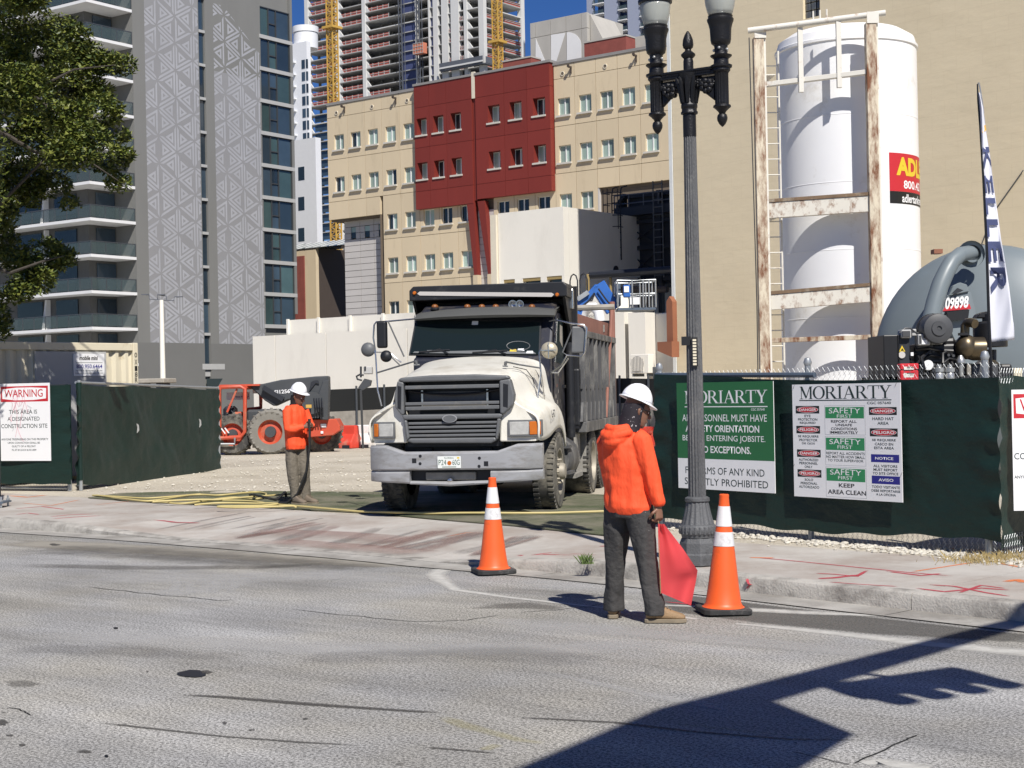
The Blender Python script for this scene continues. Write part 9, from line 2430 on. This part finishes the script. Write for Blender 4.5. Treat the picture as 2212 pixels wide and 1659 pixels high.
for (u, v, a, b) in clumps:
    dY = 1.7 if (u > 95 and v < 235) else rnd.uniform(.7, 1.8) if v > 340 else rnd.uniform(-1.3, 1.2); cc = P(u, v, 25.7 + dY); sc_ = (25.7 + dY) / FOC; ra, rb = a * sc_, b * sc_
    n_ = int(min(2600, 24 + a * b * .52))
    for i in range(n_):
        while True:
            x, y, z = rnd.uniform(-1, 1), rnd.uniform(-1, 1), rnd.uniform(-1, 1); r2 = x * x + y * y + z * z
            if r2 < 1 and noise.noise(Vector((x * ra * 2.3 + u * .05, y * 2, z * rb * 2.3 + v * .05))) > -.16: break
        p = cc + Vector((x * ra, y * max(.35, ra * .8), z * rb)) - Vector((tq.x, tq.y, .15))
        L_ = rnd.uniform(.065, .125); d = Vector((rnd.uniform(-1, 1) + .35, rnd.uniform(-1, 1) - .3, rnd.uniform(-.8, .7))).normalized()
        nn = Vector((rnd.uniform(-.7, .7), rnd.uniform(-.8, .5), 1)).normalized(); s = d.cross(nn).normalized() * L_ * .27; up_ = s.cross(d).normalized() * L_ * .1
        m_ = lv[rnd.choices(('leaf_a', 'leaf_b', 'leaf_c'), (5, 3, 3))[0]]
        m_._a([p, p + d * L_ * .45 + s - up_, p + d * L_, p + d * L_ * .45 - s - up_, p + d * L_ * .5 + up_ * .3], [(0, 1, 4), (1, 2, 4), (2, 3, 4), (3, 0, 4)])
for k_, m_ in lv.items():
    o_ = m_.build('crown', k_, tree, fix=False); o_['kind'] = 'stuff'
tp = lambda u, v, dy=0: P(u, v, 25.7 + dy) - Vector((tq.x, tq.y, .15))
mb = MB(); mb.tube([(-.3, 0, 0), (-.25, 0, 2.0), tp(-60, 500, .5), tp(-55, 250, .8), tp(-45, 60, .8)], [.28, .22, .14, .09, .05], 10); mb.build('trunk', 'bark', tree, True)
for pts in ([(-60, 500), (20, 420), (110, 330), (200, 260)], [(-45, 300), (60, 200), (160, 150), (250, 140)], [(-50, 560), (20, 590), (90, 565), (140, 552)], [(-40, 260), (80, 330), (180, 340), (255, 390)], [(60, 200), (130, 250), (220, 300), (262, 330)]):
    mb = MB(); mb.tube([tp(u, v, .1 * i) for i, (u, v) in enumerate(pts)], [.05, .03, .018, .008], 7); mb.build('branch', 'bark', tree, True)
# stones along the fence foot, dry grass, weed
sb_ = MB(); 
def stone(p, r):
    sb_.sphere(p, r, rnd.uniform(.8, 1.4), rnd.uniform(.7, 1.2), rnd.uniform(.4, .8), 6, 4)
for i in range(1150):
    f = rnd.random() ** .55 * 1.12; o = rnd.gauss(.14, .14); x = FA[0] + (FB[0] - FA[0]) * f - .80 * o; y = FA[1] + (FB[1] - FA[1]) * f - .60 * o; stone((x, y, .158), rnd.choice((.008, .012, .012, .018, .026)) * rnd.uniform(.7, 1.3))
for i in range(700):
    v = rnd.uniform(985, 1066); u = rnd.uniform(150, 800); p = G(u, v, .15); stone((p.x, p.y, .16), rnd.uniform(.006, .03))
M('gravel', (0.52, 0.49, 0.42), 0.95, var=0.35, vs=9)
tag(sb_.build('gravel', 'gravel', None, fix=False), 'loose pale limestone chips along the fence foot and gate', None, None, 'stuff')
M('dry_grass', (0.34, 0.26, 0.11), 0.9, var=0.35, vs=9); M('weed_green', (0.10, 0.15, 0.04), 0.8, var=0.3, vs=9)
def blades(n, fn, h, name, mat, label):
    mb = MB()
    for i in range(n):
        p = fn(); d = Vector((rnd.uniform(-1, 1), rnd.uniform(-1, 1), 0)) * h * rnd.uniform(.2, .9); hh = h * rnd.uniform(.4, 1); s = Vector((.004, .003, 0))
        mb._a([p - s, p + s, p + d * .5 + Vector((0, 0, hh * .7)), p + d + Vector((0, 0, hh))], [(0, 1, 2), (0, 2, 3)])
    return mb.build(name, mat, None, fix=False)
tag(blades(480, lambda: Vector((4.30 + rnd.gauss(0, .22), 13.62 + rnd.gauss(0, .14), .15)), .09, 'dry_grass', 'dry_grass', ''), 'tuft of dry straw grass at the right fence corner', None, None, 'stuff')

wd_ = G(1268, 1216, .14); w_o = blades(70, lambda: Vector((wd_.x + rnd.gauss(0, .03), wd_.y + rnd.gauss(0, .02), .13)), .11, 'weed', 'weed_green', ''); tag(w_o, 'small green weed sprouting from the kerb joint behind the flagman', 'weed')
